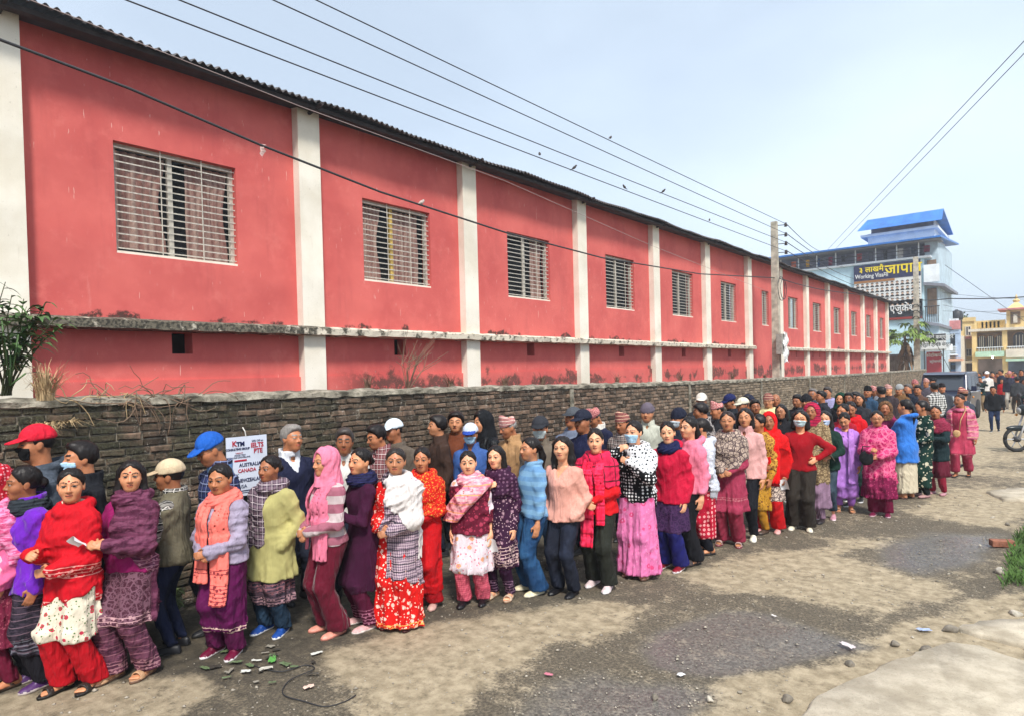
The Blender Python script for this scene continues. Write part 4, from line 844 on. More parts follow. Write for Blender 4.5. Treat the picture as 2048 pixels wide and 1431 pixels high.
        if kind in ('pants', 'skirt'): underL = F if underL is None else np.minimum(underL, F)
        if kind != 'ends': under = F if under is None else np.minimum(under, F)
        if kind == 'pants' and hid: P, Q = snet(np.ascontiguousarray(F[::2, ::2, ::2]), gc)
        else: P, Q = snet(F, g)
        if len(P): obj(nm, mesh_np(nm, P, Q, mat), o)
    o['_h'] = round(h, 3); del o['_h']
    return o, la, B, hb
# ================================================================== THE QUEUE
C = cloth; P_ = person
BLK = C('15151a'); NAVY = C('1b2340'); DNM = C('24405f', 'denim', '3a5a7c'); DKD = C('171b28', 'denim', '232a3c'); GRYT = C('3a3a40'); KHAK = C('8a7455'); BRNT = C('38302a')
WHT = C('e8e6e2'); SKYB = C('a9cfe6', rough=.7)
TOPI = [C('c99a92', 'ikat', '8a3a3e', 'e8d8c8', .028), C('d0908c', 'lace', '7d2a36', 'f0e0d0', .022), C('b06a62', 'ikat', '4a2a2a', 'e0c0a0', .03), C('d8a8a0', 'lace', 'a04048', None, .03)]
def held(pr, side, what, label, cat, dz=0., **kw):
    """a thing held in a hand: side 1 right, 0 left"""
    o, la, B, hb = pr; wr = la[side][2]; el = la[side][1]; d = wr-el; d = d/np.linalg.norm(d); p = wr+d*.10*hb/1.6+np.array([0, .02, dz]); a = o.rotation_euler.z
    loc = Vector((B.x+p[0]*math.cos(a)-p[1]*math.sin(a), B.y+p[0]*math.sin(a)+p[1]*math.cos(a), p[2])); return what(loc, a, label, cat, **kw)
PAPER = simple('paper_white', (.78, .78, .78), .8, .06, 20, 0, world=False)
def paper(loc, a, label, cat, w=.10, h_=.14, tilt=40, bend=.02):
    V = []; n = 6
    for i in range(n+1):
        for j in range(5):
            u, v = i/n-.5, j/4-.5; V.append((u*w, v*h_, bend*math.cos(u*3)*1.5+.004*math.sin(7*u+5*v)))
    V += [(q[0], q[1], q[2]-.0012) for q in V]; m = (n+1)*5; F = []
    for i in range(n):
        for j in range(4): q = (i*5+j, (i+1)*5+j, (i+1)*5+j+1, i*5+j+1); F += [q, tuple(k+m for k in q[::-1])]
    o = tag(obj(cat.replace(' ', '_'), mesh_np(cat, V, F, PAPER), None, loc), label, cat); o.rotation_euler = (R(tilt), R(8), a); return o
# ---------------- women, front of the line, from the picture's left edge along the road
P_('woman in pink knitted sweater with red patterned head scarf at the queue end', feet=(12, 1368), top=(8, 925), yaw=80, hy=85, hair='bun', build=1.15, wear=[('pants', C('6a1430'), {'w': 1.2}), ('kurta', C('6a1a34', 'floral', '9a4a5a', None, 0.043), {'hem': .2}), ('top', C('d8608c', 'floral', 'e8b0c0', 'd8608c', 0.101), {'hem': .46, 'off': .03}), ('shawl', C('c84878', 'weave', 'e08ab0', None, .05), {'hem': (.62, .55), 'off': .02})], head=[('veil', C('a81428', 'dots', 'd89098', None, .022))], shoes=('sandal', '4a3428', '2a2018'), skin=2)
P_('woman in purple fleece jacket and black scarf facing along the queue', feet=(78, 1364), top=(90, 925), yaw=72, hy=80, hair='bun', build=1.2, arms=('down', 'down'), wear=[('pants', C('14121a'), {'w': 1.25, 'fl': .05}), ('kurta', C('1b1822', 'weave', '3a2f3c', '6a5560', .05, border=((.16, .26, '8a5a6a'), (.30, .42, '6a6a74'))), {'hem': .17, 'fl': 1.12}), ('top', C('6a1fb0', vel=.25), {'hem': .44, 'off': .026, 'neck': 'collar'}), ('ends', C('1c2228', 'fine', '2e363c', None, .02), {'off': .045}, [(.055, .035, .40)])], head=[('neckwrap', C('1c2228', 'fine', '2e363c', None, .02))], shoes=('sneaker', '4a2a5c', 'b8aca8'), skin=2, tika=1)
w3 = P_('woman wrapped in a red shawl with pink embroidered border bands', feet=(156, 1376), top=(140, 935), yaw=50, hy=8, hair='bun', build=1.05, step=1, arms=('hold', 'clasp'), wear=[('pants', C('b80c1c'), {'w': 1.3, 'fl': .055}), ('kurta', C('d8cdb8', 'floral', 'b83048', '50703c', 0.054), {'hem': .25, 'fl': 1.08}), ('shawl', C('c00a1c', 'plain', None, None, .1, border=((.60, .70, 'f0a8a0'), (.84, .93, 'f0a8a0'))), {'hem': (.42, .34), 'off': .044, 'slope': -.25})], shoes=('sandal', '2a2420', '161412'), skin=1, tika=1)
w4 = P_('woman in a plum shawl holding a folded slip, beige sandals', feet=(260, 1352), top=(258, 915), yaw=48, hy=5, hair='loose', build=1.08, step=1.3, arms=('hold', 'hold'), wear=[('pants', C('4a2438', 'weave', '6a3c50', '8a5a68', .06, border=(.03, .16, 'b08088')), {'w': 1.3, 'fl': .055}), ('kurta', C('45202f', 'lace', '74505e', None, .05, border=(.42, .52, 'c0969a')), {'hem': .27, 'fl': 1.1}), ('top', C('8a1458'), {'hem': .50, 'off': .02}), ('shawl', C('4a1c34', 'weave', '6e3a52', '5a2840', .12, border=(.80, .92, 'a07080')), {'hem': (.58, .34), 'off': .04, 'half': -1, 'slope': .35})], head=[('neckwrap', C('4f1f38', 'weave', '6e3a52', None, .06))], shoes=('sandal', 'b08a68', '6a5040'), skin=1, tika=1)
held(w4, 1, paper, 'white folded slip held by the woman in the plum shawl', 'paper slip', .02, w=.075, h_=.10)
P_('woman in lavender puffer jacket with a salmon fringed scarf', feet=(452, 1305), top=(440, 922), yaw=38, hy=28, hp=6, hair='bun', build=1.08, arms=('clasp', 'clasp'), wear=[('pants', C('520c3c'), {'w': 1.1, 'fl': .05}), ('kurta', C('560a44', None, border=(.215, .265, 'e0c0b0')), {'hem': .14, 'fl': 1.02, 'fold': .009}), ('top', C('9a8fa4', rough=.55), {'hem': .50, 'off': .034, 'puff': 1}), ('ends', C('f2786c', 'plain', border=((.46, .62, '7a2030'), (.68, .74, '7a2030'))), {'off': .062}, [(-.045, .048, .30), (.055, .052, .40)])], head=[('neckwrap', C('f2786c'))], shoes=('sneaker', '641030', 'e6dede'), skin=2)
P_('woman in pale green knitted cardigan with a dark plaid scarf', feet=(548, 1262), top=(540, 905), yaw=40, hy=42, hair='bun', build=1.15, arms=('pocket', 'pocket'), wear=[('pants', C('1f3346', 'denim', '34506a', None), {'fl': .045}), ('kurta', C('2a2430', 'weave', '5a4450', '8a6a74', .05, border=((.28, .36, 'b08a90'), (.40, .50, '8a5a60'))), {'hem': .18, 'fl': 1.05}), ('top', C('c8c07e', knit=.009), {'hem': .32, 'off': .034, 'neck': 'v', 'name': 'cardigan'}), ('shawl', C('3a2e3c', 'check', '74606c', 'cfc0c4', .05), {'hem': (.52, .62), 'off': .05, 'half': 1, 'slope': -.4})], head=[('neckwrap', C('3a2e3c', 'check', '74606c', 'cfc0c4', .05))], shoes=('sneaker', '1c4690', 'e8e8e8'), skin=2)
P_('woman in pink and white striped sweater with a pink head scarf', feet=(664, 1262), top=(672, 890), yaw=62, hy=55, hair='bun', build=1.0, arms=('clasp', 'clasp'), wear=[('pants', C('5c0a22', vel=.12), {'w': 1.35, 'fl': .062}), ('top', C('d8c4c4', 'stripe', 'b06a7c', None, .135, knit=.009, off=.1), {'hem': .50, 'off': .03}), ('ends', C('dd7690'), {'off': .05}, [(-.05, .05, .42), (.075, .03, .46)])], head=[('veil', C('dd7a94'))], shoes=('slip', 'd08a78', 'b07060'), skin=1)
w8 = P_('woman in dark plum tunic with navy scarf holding a small phone', feet=(730, 1250), top=(722, 890), yaw=70, hy=48, hair='bun', build=1.0, arms=('chest', 'hold'), wear=[('pants', C('4a0c2a', 'plain', border=(.03, .2, 'a86a80')), {'w': 1.1, 'fl': .045}), ('kurta', C('431033', knit=.009, border=(.22, .3, '9a6a84')), {'hem': .22, 'fl': 1.06})], head=[('neckwrap', C('151634', 'fine', '232450', None, .02))], shoes=('slip', 'c89a98', 'e0d4cc'), skin=1, tika=1)
P_('older woman in red floral saree with a white and grey patterned shawl', feet=(800, 1250), top=(795, 893), yaw=28, hy=5, hair='bun', hc='1a1614', build=1.18, arms=('clasp', 'clasp'), wear=[('skirt', C('cc1410', 'floral', 'f0c0b0', 'f4d8c8', 0.061, border=((.06, .10, 'f0b060'), (.02, .035, 'f0b060'))), {'hem': .02, 'pleats': 1, 'fl': 1.32, 'pl': .012}), ('top', C('c81210', 'floral', 'f0c0b0', 'f4d8c8', 0.061), {'hem': .53, 'neck': 'scoop', 'off': .018}), ('sash', C('cc1410', 'floral', 'f0c0b0', None, 0.050), {'side': -1, 'w': .07, 'low': .5, 'name': 'saree_drape'}), ('shawl', C('b9a3ab', 'ikat', '6e5a6c', '2c2a34', .042), {'hem': (.28, .24), 'off': .05, 'half': -1}), ('shawl', C('d4ccc8'), {'hem': (.68, .5), 'off': .046, 'half': -1, 'slope': .6, 'amp': .4, 'name': 'shawl_fold'})], shoes=('sandal', '501c1c', '34120f'), skin=1, tika=1)
held((bpy.data.objects[-1], 0, 0, 0), 0, lambda *a, **k: 0, '', '') if False else None
P_('woman in red dress with orange floral shawl behind the saree', feet=(850, 1210), top=(838, 893), yaw=22, hy=10, hair='bun', build=1.08, arms=('down', 'clasp'), wear=[('pants', C('a80c18'), {'w': 1.3, 'fl': .06}), ('kurta', C('b80a14'), {'hem': .10, 'fl': 1.05}), ('shawl', C('c41a12', 'floral', 'e07828', 'd8b050', 0.032), {'hem': (.60, .58), 'off': .04})], shoes=('slip', 'c09a90', 'b08a80'), skin=2, tika=1)
w11 = P_('woman in white floral tunic with pink scarf and maroon sleeves', feet=(948, 1206), top=(942, 898), yaw=15, hy=4, hair='bun', build=1.22, step=.8, arms=('down', 'down'), wear=[('pants', C('d86878', 'ikat', 'c04a60', None, .04), {'w': 1.25, 'fl': .05}), ('top', C('5c1028', 'floral', '9a3048', None, 0.072), {'hem': .54, 'off': .014}), ('kurta', C('d6c6cc', 'floral', 'd89a70', 'c8788a', 0.079), {'hem': .22, 'off': .022, 'fl': 1.15, 'short': 1, 'neck': 'scoop'}), ('vest', C('5c1028', 'floral', '983048', None, 0.072), {'hem': .47, 'off': .030, 'name': 'waistcoat', 'neck': 'v'}), ('sash', C('e07a90', 'weave', 'f0b0b4', 'e89a6a', .09), {'side': -1, 'w': .065, 'low': .55, 'off': .048, 'name': 'dupatta'})], head=[('neckwrap', C('e88498', 'weave', 'f2b8bc', None, .09))], shoes=('slip', '141216', '1c1a1c'), skin=0, tika=1)
held(w11, 0, paper, 'white slip held low by the woman in the floral tunic', 'paper slip', -.02, tilt=70)
P_('woman in dark purple tunic with silver leaf print, hand at her chest', feet=(1004, 1194), top=(992, 888), yaw=25, hy=18, hair='half', build=1.02, arms=('chest', 'down'), wear=[('pants', C('2c0c2a', 'plain', border=(.04, .2, '8a6a80')), {'w': 1.1}), ('kurta', C('32102e', 'floral', '8a6878', 'b89aa0', 0.054, border=((.36, .56, 'c8aaa4'),)), {'hem': .21, 'fl': 1.1}), ('shawl', C('351230', 'dots', '6a4a60', None, .035), {'hem': (.66, .58), 'off': .034, 'half': -1})], shoes=('sandal', 'c0a890', '8a6e58'), skin=0)
P_('woman in light blue striped sweater and wide blue jeans', feet=(1066, 1182), top=(1062, 872), yaw=62, hy=58, hair='pony', build=1.06, arms=('down', 'down'), wear=[('pants', C('1c3f66', 'denim', '2c567e'), {'w': 1.4, 'fl': .066}), ('top', C('74a4d2', 'stripe', '8ab8dc', None, .09, knit=.009), {'hem': .50, 'off': .024})], head=[('neckwrap', C('1c1a22'))] if False else (), shoes=('sneaker', 'd8cca8', 'e0d8c0'), skin=1)
P_('woman in peach sweater with long loose hair, hands in jeans pockets', feet=(1132, 1186), top=(1128, 870), yaw=32, hy=18, hair='loose', build=1.14, arms=('pocket', 'pocket'), wear=[('pants', DKD, {'fl': .045}), ('top', C('d69a8a', var=.06), {'hem': .475, 'off': .024, 'neck': 'v'})], shoes=('slip', '101014', '141416'), skin=0)
P_('woman in red sweater with a bright pink striped fringed shawl', feet=(1202, 1172), top=(1212, 855), yaw=20, hy=5, hair='bun', build=1.14, step=-1, arms=('clasp', 'clasp'), wear=[('pants', C('24261f'), {'w': 1.2, 'fl': .055}), ('top', C('c80e18'), {'hem': .48, 'off': .022}), ('shawl', C('e02450', 'check', 'b81840', '201418', .14), {'hem': (.66, .58), 'off': .036}), ('ends', C('e81c44', 'weave', 'f03860', 'b01030', .16), {'off': .055}, [(.035, .048, .28), (-.045, .03, .42)])], shoes=('sneaker', 'd4c0c0', 'e6dede'), skin=0)
P_('masked woman in pink saree with a black polka dot shawl', feet=(1280, 1150), top=(1268, 838), yaw=30, hy=28, hair='bun', build=1.2, arms=('chin', 'chest'), wear=[('skirt', C('d874a6', 'floral', 'd0487a', 'e08ab4', 0.094), {'hem': .03, 'pleats': 1, 'fl': 1.35, 'pl': .012}), ('top', C('3a1824'), {'hem': .52}), ('shawl', C('0f0f14', 'dots', 'e8e8e8', None, .034), {'hem': (.50, .44), 'off': .042}), ('shawl', C('d8dadc', 'dots', '1c1c22', None, .034), {'hem': (.77, .60), 'off': .046, 'half': -1, 'slope': .3, 'amp': .4, 'name': 'shawl_fold'})], head=[('mask', SKYB)], shoes=('sandal', 'b08a78', '5a4034'), skin=0)
P_('woman in crimson hooded jacket with a navy scarf round her neck', feet=(1345, 1136), top=(1337, 840), yaw=28, hy=5, hair='bun', build=1.12, arms=('down', 'down'), wear=[('pants', C('191a5e'), {'w': 1.25, 'fl': .058}), ('kurta', C('2a1438', 'lace', '44284e', None, .05), {'hem': .27}), ('top', C('b80f34'), {'hem': .46, 'off': .03, 'neck': 'hood'})], head=[('neckwrap', C('141a40'))], shoes=('sneaker', '7a1020', 'e0d8d8'), skin=0, tika=1)
P_('woman in pink hooded sweatshirt and black trousers with a ponytail', feet=(1378, 1124), top=(1368, 832), yaw=48, hy=42, hair='pony', build=1.06, arms=('down', 'down'), wear=[('pants', C('101016'), {'w': 1.3, 'fl': .06}), ('top', C('dc7890'), {'hem': .49, 'off': .028, 'neck': 'hood'})], shoes=('sandal', '3a3030', '201a1a'), skin=0)
P_('woman in black puffer jacket with a white shawl over her shoulder', feet=(1412, 1104), top=(1404, 834), yaw=72, hy=85, hair='bun', build=1.05, arms=('clasp', 'clasp'), wear=[('pants', C('10121c'), {'w': 1.1}), ('kurta', C('b01030', 'dots', 'e8a0a0', None, .05), {'hem': .12, 'fl': .9}), ('top', C('15171d', rough=.5), {'hem': .48, 'off': .034, 'puff': 1}), ('shawl', C('ccd0da', 'lace', 'b8bcc8', None, .05), {'hem': (.50, .42), 'off': .05, 'half': -1})], shoes=('sandal', '2a2626', '161414'), skin=1)
P_('woman in maroon tunic and trousers with a beige block printed shawl', feet=(1460, 1088), top=(1452, 820), yaw=12, hy=4, hair='bun', hc='1c1210', build=1.12, arms=('clasp', 'clasp'), wear=[('pants', C('8a2a40'), {'w': 1.4, 'fl': .055}), ('kurta', C('94304a', 'plain', border=(.58, .62, 'b87078')), {'hem': .26}), ('shawl', C('b8a494', 'lace', '3c2c34', None, .05, border=((.62, .74, '3a2a34'),)), {'hem': (.56, .36), 'off': .044, 'slope': -.4})], shoes=('sandal', 'b89a94', '6a2030'), skin=1)
P_('smiling woman in pale pink jacket and black trousers', feet=(1492, 1076), top=(1484, 814), yaw=15, hy=8, hair='half', build=1.0, wear=[('pants', C('12131a'), {'w': 1.2}), ('top', C('cf9c98'), {'hem': .47, 'off': .026, 'neck': 'collar'})], shoes=('sneaker', 'e0dcc8', 'e8e4d8'), skin=1)
P_('woman in mustard yellow tunic half hidden in the queue', feet=(1518, 1062), top=(1506, 826), yaw=40, hy=60, hair='bun', build=1.0, wear=[('pants', C('b07a20')), ('kurta', C('b8862a', 'floral', '6a3a20', '3a2a20', 0.043), {'hem': .2}), ('shawl', C('7a4a20', 'lace', 'c89a40', None, .05), {'hem': (.55, .5)})], shoes=('slip', '4a3a30', '302620'), skin=2)
w22 = P_('woman all in bright red with a red scarf over her head', feet=(1540, 1062), top=(1527, 822), yaw=14, hy=2, hair='half', build=1.12, step=.6, arms=('clasp', 'down'), wear=[('pants', C('c20c14'), {'w': 1.45, 'fl': .06}), ('kurta', C('cbb8a8', 'lace', '3a2830', None, .05, border=(.3, .38, '302028')), {'hem': .27, 'fl': 1.1}), ('top', C('c80d12', knit=.009), {'hem': .40, 'off': .034}), ('shawl', C('d80c10', 'weave', 'c00a10', None, .2), {'hem': (.68, .5), 'off': .05}), ('ends', C('d80c10'), {'off': .06}, [(-.03, .07, .42)])], head=[('veil', C('d40c12'))], shoes=('slip', 'd89a96', 'd8a8a0'), skin=2)
held(w22, 0, paper, 'white slip in the hand of the woman all in red', 'paper slip', -.02, tilt=70)
P_('masked woman in red sweater with her hand on her hip', feet=(1602, 1058), top=(1592, 817), yaw=4, hy=8, hair='half', build=1.1, arms=('down', 'hip'), wear=[('pants', C('2c2620'), {'w': 1.4, 'fl': .062}), ('top', C('a80c1c', knit=.009), {'hem': .50, 'off': .02, 'neck': 'scoop'})], head=[('mask', C('bcd4d8')), ('glasses', BLK)], shoes=('slip', 'd8d0b8', 'e0d8c8'), skin=1)
P_('woman in glasses and black jacket behind the red outfit', top=(1562, 806), h=1.55, yaw=20, hy=15, hair='half', wear=[('pants', BLK), ('top', C('17171c'), {'hem': .46, 'off': .03, 'neck': 'collar'})], head=[('glasses', BLK)], skin=1)
P_('woman with a raspberry head scarf and beige paisley shawl', feet=(1628, 1042), top=(1606, 803), yaw=18, hy=10, hair='bun', build=1.12, arms=('clasp', 'clasp'), wear=[('pants', C('8a6a80', 'vstripe', 'a88aa0', None, .03), {'w': 1.3}), ('kurta', C('8a6e84'), {'hem': .12}), ('shawl', C('a8926e', 'lace', '5a4630', None, .05), {'hem': (.32, .34), 'off': .045})], head=[('veil', C('b01840', 'fine', '701030', None, .03))], shoes=('slip', '2a2426', '1c1a1c'), skin=2)
w25 = P_('masked woman in dark green jacket and jeans holding papers', feet=(1652, 1036), top=(1637, 818), yaw=10, hy=6, hair='loose', build=1.02, step=.8, arms=('down', 'fwd'), wear=[('pants', C('2c3a48', 'denim', '44525e'), {'fl': .036, 'hem': .075}), ('top', C('0f2c24'), {'hem': .46, 'off': .026})], head=[('mask', C('aebfdc'))], shoes=('sneaker', 'c08a98', 'dcc8cc'), skin=0)
held(w25, 0, paper, 'large white sheet curled in the hand of the masked woman in jeans', 'paper sheet', .0, w=.22, h_=.26, tilt=30, bend=.06)
P_('woman in lavender tunic and trousers with a knotted lavender scarf', feet=(1690, 1022), top=(1678, 820), yaw=0, hy=8, hp=22, hair='bun', build=1.02, arms=('down', 'down'), wear=[('pants', C('9a62b8'), {'w': 1.3, 'hem': .06}), ('kurta', C('a873c4', var=.08), {'hem': .15, 'fl': 1.12, 'neck': 'scoop'}), ('sash', C('b07ac8'), {'side': 1, 'w': .04, 'low': .45, 'name': 'dupatta'}), ('ends', C('b27ccc'), {'off': .04}, [(-.05, .032, .30)])], shoes=('sandal', 'b89070', '6a5040'), skin=1)
P_('tall woman in red shawl looking down behind the lavender tunic', top=(1706, 800), h=1.58, yaw=15, hy=2, hp=12, hair='bun', build=1.05, wear=[('pants', C('0f2a24')), ('kurta', C('18302c'), {'hem': .15}), ('shawl', C('c20a18'), {'hem': (.60, .55), 'off': .04})], skin=2, tika=1)
P_('dark haired woman whose forehead shows behind the lavender tunic', top=(1684, 805), h=1.56, yaw=30, hy=30, hair='bun', wear=[('pants', BLK), ('top', C('a01428'), {'hem': .46})], skin=2)
w28 = P_('woman in magenta silk shawl and glasses with a black handbag', feet=(1762, 1030), top=(1760, 818), yaw=8, hy=0, hair='bun', build=1.28, arms=('hold', 'clasp'), wear=[('pants', C('6c0c34'), {'w': 1.35, 'fl': .055}), ('kurta', C('74103e', 'floral', 'a83862', None, 0.072), {'hem': .17}), ('shawl', C('b8145e', 'lace', 'dc6a8c', None, .08, rough=.55), {'hem': (.36, .30), 'off': .05})], head=[('glasses', BLK)], shoes=('sneaker', '6a1a3a', 'c8a8b0'), skin=1, tika=1)
P_('woman with a tan head scarf and maroon shawl in the second row', top=(1770, 801), h=1.53, yaw=5, hy=2, hair='bun', wear=[('pants', BLK), ('shawl', C('8a1450'), {'hem': (.5, .45)}), ('top', C('6a1040'), {'hem': .45})], head=[('veil', C('7a5a3c', 'lace', '4a3020', None, .05))], skin=2)
P_('woman in bright blue hoodie and cream skirt turned away', feet=(1812, 995), top=(1812, 797), yaw=125, hy=112, hair='pony', build=1.12, arms=('cross', 'cross'), wear=[('skirt', C('c8bda4'), {'hem': .06, 'fl': 1.2}), ('top', C('2f70c4', vel=.2), {'hem': .37, 'off': .034, 'neck': 'hood'})], shoes=('sandal', 'a8806a', '4a3430'), skin=1)
P_('woman in dark green tunic with pale motifs beside the blue hoodie', feet=(1843, 992), top=(1842, 800), yaw=50, hy=70, hair='bun', arms=('fwd', 'clasp'), wear=[('pants', C('0c1414')), ('kurta', C('0e3028', 'floral', 'c8c0a8', None, 0.115), {'hem': .10, 'fl': 1.0})], shoes=('slip', 'a07a78', '6a4a4a'), skin=2)
w31 = P_('smiling woman in maroon scarf and tasselled dark coat at the road side', feet=(1876, 988), top=(1860, 809), yaw=22, hy=4, hair='bun', arms=('chest', 'hold'), wear=[('pants', C('8a1a34'), {'w': 1.2}), ('kurta', C('5a1428'), {'hem': .2}), ('top', C('12262a'), {'hem': .38, 'off': .03}), ('shawl', C('701830', 'weave', '8a2a44', None, .04), {'hem': (.70, .62), 'off': .04})], shoes=('slip', 'b08088', '8a5a60'), skin=2, tika=1)
w32 = P_('woman in rose tunic and long rose shawl walking down the road', feet=(1925, 952), top=(1926, 787), yaw=8, hy=30, hair='bun', hc='1c1210', build=1.18, walk=.4, arms=('down', 'down'), wear=[('pants', C('9a3048'), {'w': 1.35, 'fl': .055, 'hem': .06}), ('kurta', C('b03a54', 'plain', border=(.40, .46, 'd88a94')), {'hem': .27, 'neck': 'scoop'}), ('shawl', C('b24868', 'weave', 'd07a90', 'c89a80', .12, rough=.6), {'hem': (.46, .40), 'off': .044, 'open': .09})], shoes=('sandal', '201a1c', '1a1618'), skin=2)
# ---------------- men, nearer the wall
def man(label, top, h, yaw, hy, tops, pants=None, **kw):
    kw.setdefault('hair', 'short'); kw.setdefault('skin', 2); kw.setdefault('sex', 'M'); kw.setdefault('shoes', ('sneaker', '1c1c20', '3a3a3a'))
    return P_(label, top=top, h=h, yaw=yaw, hy=hy, wear=[('pants', pants or DKD)]+tops, **kw)
man('man in red cap, black face mask and grey hooded jacket', (75, 850), 1.838, 82, 82, [('top', C('4a525e', 'weave', '3a424c', None, .1), {'hem': .44, 'off': .034, 'neck': 'hood'})], head=[('mask', C('101012')), ('cap', C('c81830'), C('d01c34'))], build=1.1)
man('man in blue surgical mask and black jacket behind the red shawl', (162, 880), 1.72, 75, 75, [('top', C('14161c'), {'hem': .44, 'off': .03, 'neck': 'collar'})], head=[('mask', SKYB)])
man('man in beige cap and vest with a black and white checked shirt', (338, 917), 1.53, 115, 105, [('top', C('17171a', 'check', '8a8680', 'd8d4cc', .055), {'hem': .5, 'off': .016, 'neck': 'collar', 'name': 'shirt'}), ('vest', C('6a6452'), {'hem': .47, 'off': .034})], NAVY, head=[('cap', C('c8b494'), C('c0a888'))], arms=('hold', 'hold'), build=1.0)
man('man in blue cap and glasses wearing a denim collar checked shirt', (425, 862), 1.72, 62, 72, [('top', C('1c2038', 'check', '2c3460', '8a94b8', .06), {'hem': .46, 'off': .022, 'neck': 'collar', 'name': 'shirt'}), ('vest', C('5c7ca6', 'denim', '7090b4'), {'hem': .80, 'off': .03, 'name': 'collar_yoke'})], head=[('cap', C('1c58b0'), C('1c58b0')), ('glasses', BLK)], hp=20, hc='4a4644', build=1.05)
man('grey haired man in navy jacket and white shirt talking', (582, 849), 1.70, -25, -38, [('top', C('c8cad0'), {'hem': .5, 'off': .014, 'neck': 'collar', 'name': 'shirt'}), ('top', C('161a34'), {'hem': .44, 'off': .032, 'neck': 'v', 'name': 'jacket'})], hc='5a5652', build=1.12)
man('man with greying hair and white shirt behind the pink head scarf', (685, 855), 1.655, 10, 5, [('top', C('c8c6c0'), {'hem': .48, 'off': .02, 'neck': 'collar', 'name': 'shirt'})], hc='2a2624', skin=3)
man('man in glasses wearing a maroon and white checked shirt', (762, 845), 1.645, 55, 60, [('top', C('5a2028', 'check', '8a5a5c', 'd8c8c4', .05), {'hem': .46, 'off': .02, 'neck': 'collar', 'name': 'shirt'})], head=[('glasses', BLK)], hp=12, build=1.08)
man('man in white cap and grey brown sweater', (795, 836), 1.665, 30, 50, [('top', C('5c5248'), {'hem': .46, 'off': .026})], head=[('cap', C('d0dae0'), C('c8d4dc'))], build=1.05)
man('young man in brown jacket with dark collar facing along the queue', (872, 830), 1.665, 72, 72, [('top', C('3c2a22'), {'hem': .46, 'off': .03, 'neck': 'collar', 'name': 'jacket'})], hair='tousled', skin=1)
man('smiling young man in brown sweater looking over the queue', (908, 822), 1.69, 15, 8, [('top', C('6a3822'), {'hem': .46, 'off': .026})], hair='tousled', skin=1)
man('man in blue and white cap with a blue mask', (945, 846), 1.57, 15, 10, [('top', C('3a5a96'), {'hem': .46, 'off': .028, 'neck': 'collar'})], head=[('mask', SKYB), ('cap', C('c8d0e0'), C('2848a0'))])
man('man in black puffer jacket with its hood up', (972, 821), 1.69, 55, 60, [('top', C('101216', rough=.5), {'hem': .44, 'off': .042, 'puff': 1})], head=[('hood', C('101216'))], skin=1, build=1.1)
man('elderly man in pink topi and tan jacket looking down', (1022, 826), 1.67, 50, 58, [('top', C('a8825a'), {'hem': .44, 'off': .03, 'neck': 'collar', 'name': 'jacket'})], head=[('topi', TOPI[0])], hp=15, hc='6a6662')
man('man in grey cap and white mask wearing a beige sweater', (1075, 832), 1.66, 10, 10, [('top', C('7a6e60', knit=.009), {'hem': .45, 'off': .028, 'neck': 'collar'})], C('34506c', 'denim', '4a688a'), head=[('mask', C('c0ccc8')), ('cap', C('2c2e34'), C('26282e'))])
man('bearded man in grey cap and blue grey zip jacket', (1146, 814), 1.70, 20, 40, [('top', C('6a7488'), {'hem': .44, 'off': .03, 'neck': 'hood', 'name': 'jacket'})], head=[('cap', C('4a4e54'), C('3a3e44'))], hp=-8, arms=('hold', 'hold'))
man('man in dark cap and navy jacket just behind the bearded man', (1166, 820), 1.69, 40, 40, [('top', C('141a38'), {'hem': .44, 'off': .03})], head=[('cap', C('1c2030'), C('1c2030'))])
man('man in rose topi and navy blazer with bowed head', (1188, 809), 1.68, 35, 45, [('top', C('c8c4bc'), {'hem': .5, 'off': .014, 'neck': 'collar', 'name': 'shirt'}), ('top', C('181c36'), {'hem': .44, 'off': .03, 'neck': 'v', 'name': 'blazer'})], head=[('topi', TOPI[1])], hp=28, hc='2a2624')
man('man in red brown topi and checked scarf behind the polka dot shawl', (1250, 822), 1.63, 30, 35, [('top', C('202024'), {'hem': .46, 'off': .03}), ('shawl', C('2a2426', 'check', '8a7a74', 'c8bcb4', .05), {'hem': (.7, .65)})], head=[('topi', TOPI[2])], hp=10)
man('smiling man in grey beanie and pale jacket', (1298, 807), 1.65, 10, 12, [('top', C('b4b6a8'), {'hem': .45, 'off': .03, 'neck': 'collar', 'name': 'jacket'})], head=[('beanie', C('6e6470', knit=.009))], skin=1)
man('man in navy knitted cap and white mask behind the pink hoodie', (1355, 817), 1.62, 45, 40, [('top', C('1c2030'), {'hem': .45, 'off': .03})], head=[('mask', C('c0cad0')), ('beanie', C('161a2c'))])
man('man in white cap and green mask taller than those before him', (1400, 786), 1.70, 10, 5, [('top', C('2c2c30'), {'hem': .45, 'off': .03})], head=[('mask', C('9ac0b8')), ('cap', C('d4ccc0'), C('d4ccc0'))])
man('young man with bushy black hair and black white printed shirt', (1402, 804), 1.63, 60, 78, [('top', C('1c1c20', 'lace', 'b0a8a4', None, .05), {'hem': .45, 'off': .026, 'neck': 'collar'})], hair='tousled', hp=12)
man('man in pointed pale pink topi beside the navy cap', (1436, 801), 1.63, 40, 70, [('top', C('24242a'), {'hem': .45, 'off': .03})], head=[('topi', TOPI[3])], hp=10)
man('man in navy baseball cap looking down at the queue', (1458, 786), 1.68, 45, 55, [('top', C('20242c'), {'hem': .45, 'off': .03})], head=[('cap', C('141c4c'), C('141c4c'))], hp=15)
man('man in cream cap and dark jacket under the navy hood', (1486, 794), 1.63, 30, 45, [('top', C('23283a'), {'hem': .45, 'off': .032, 'neck': 'collar'})], head=[('cap', C('d0ccb8'), C('d0ccb8'))])
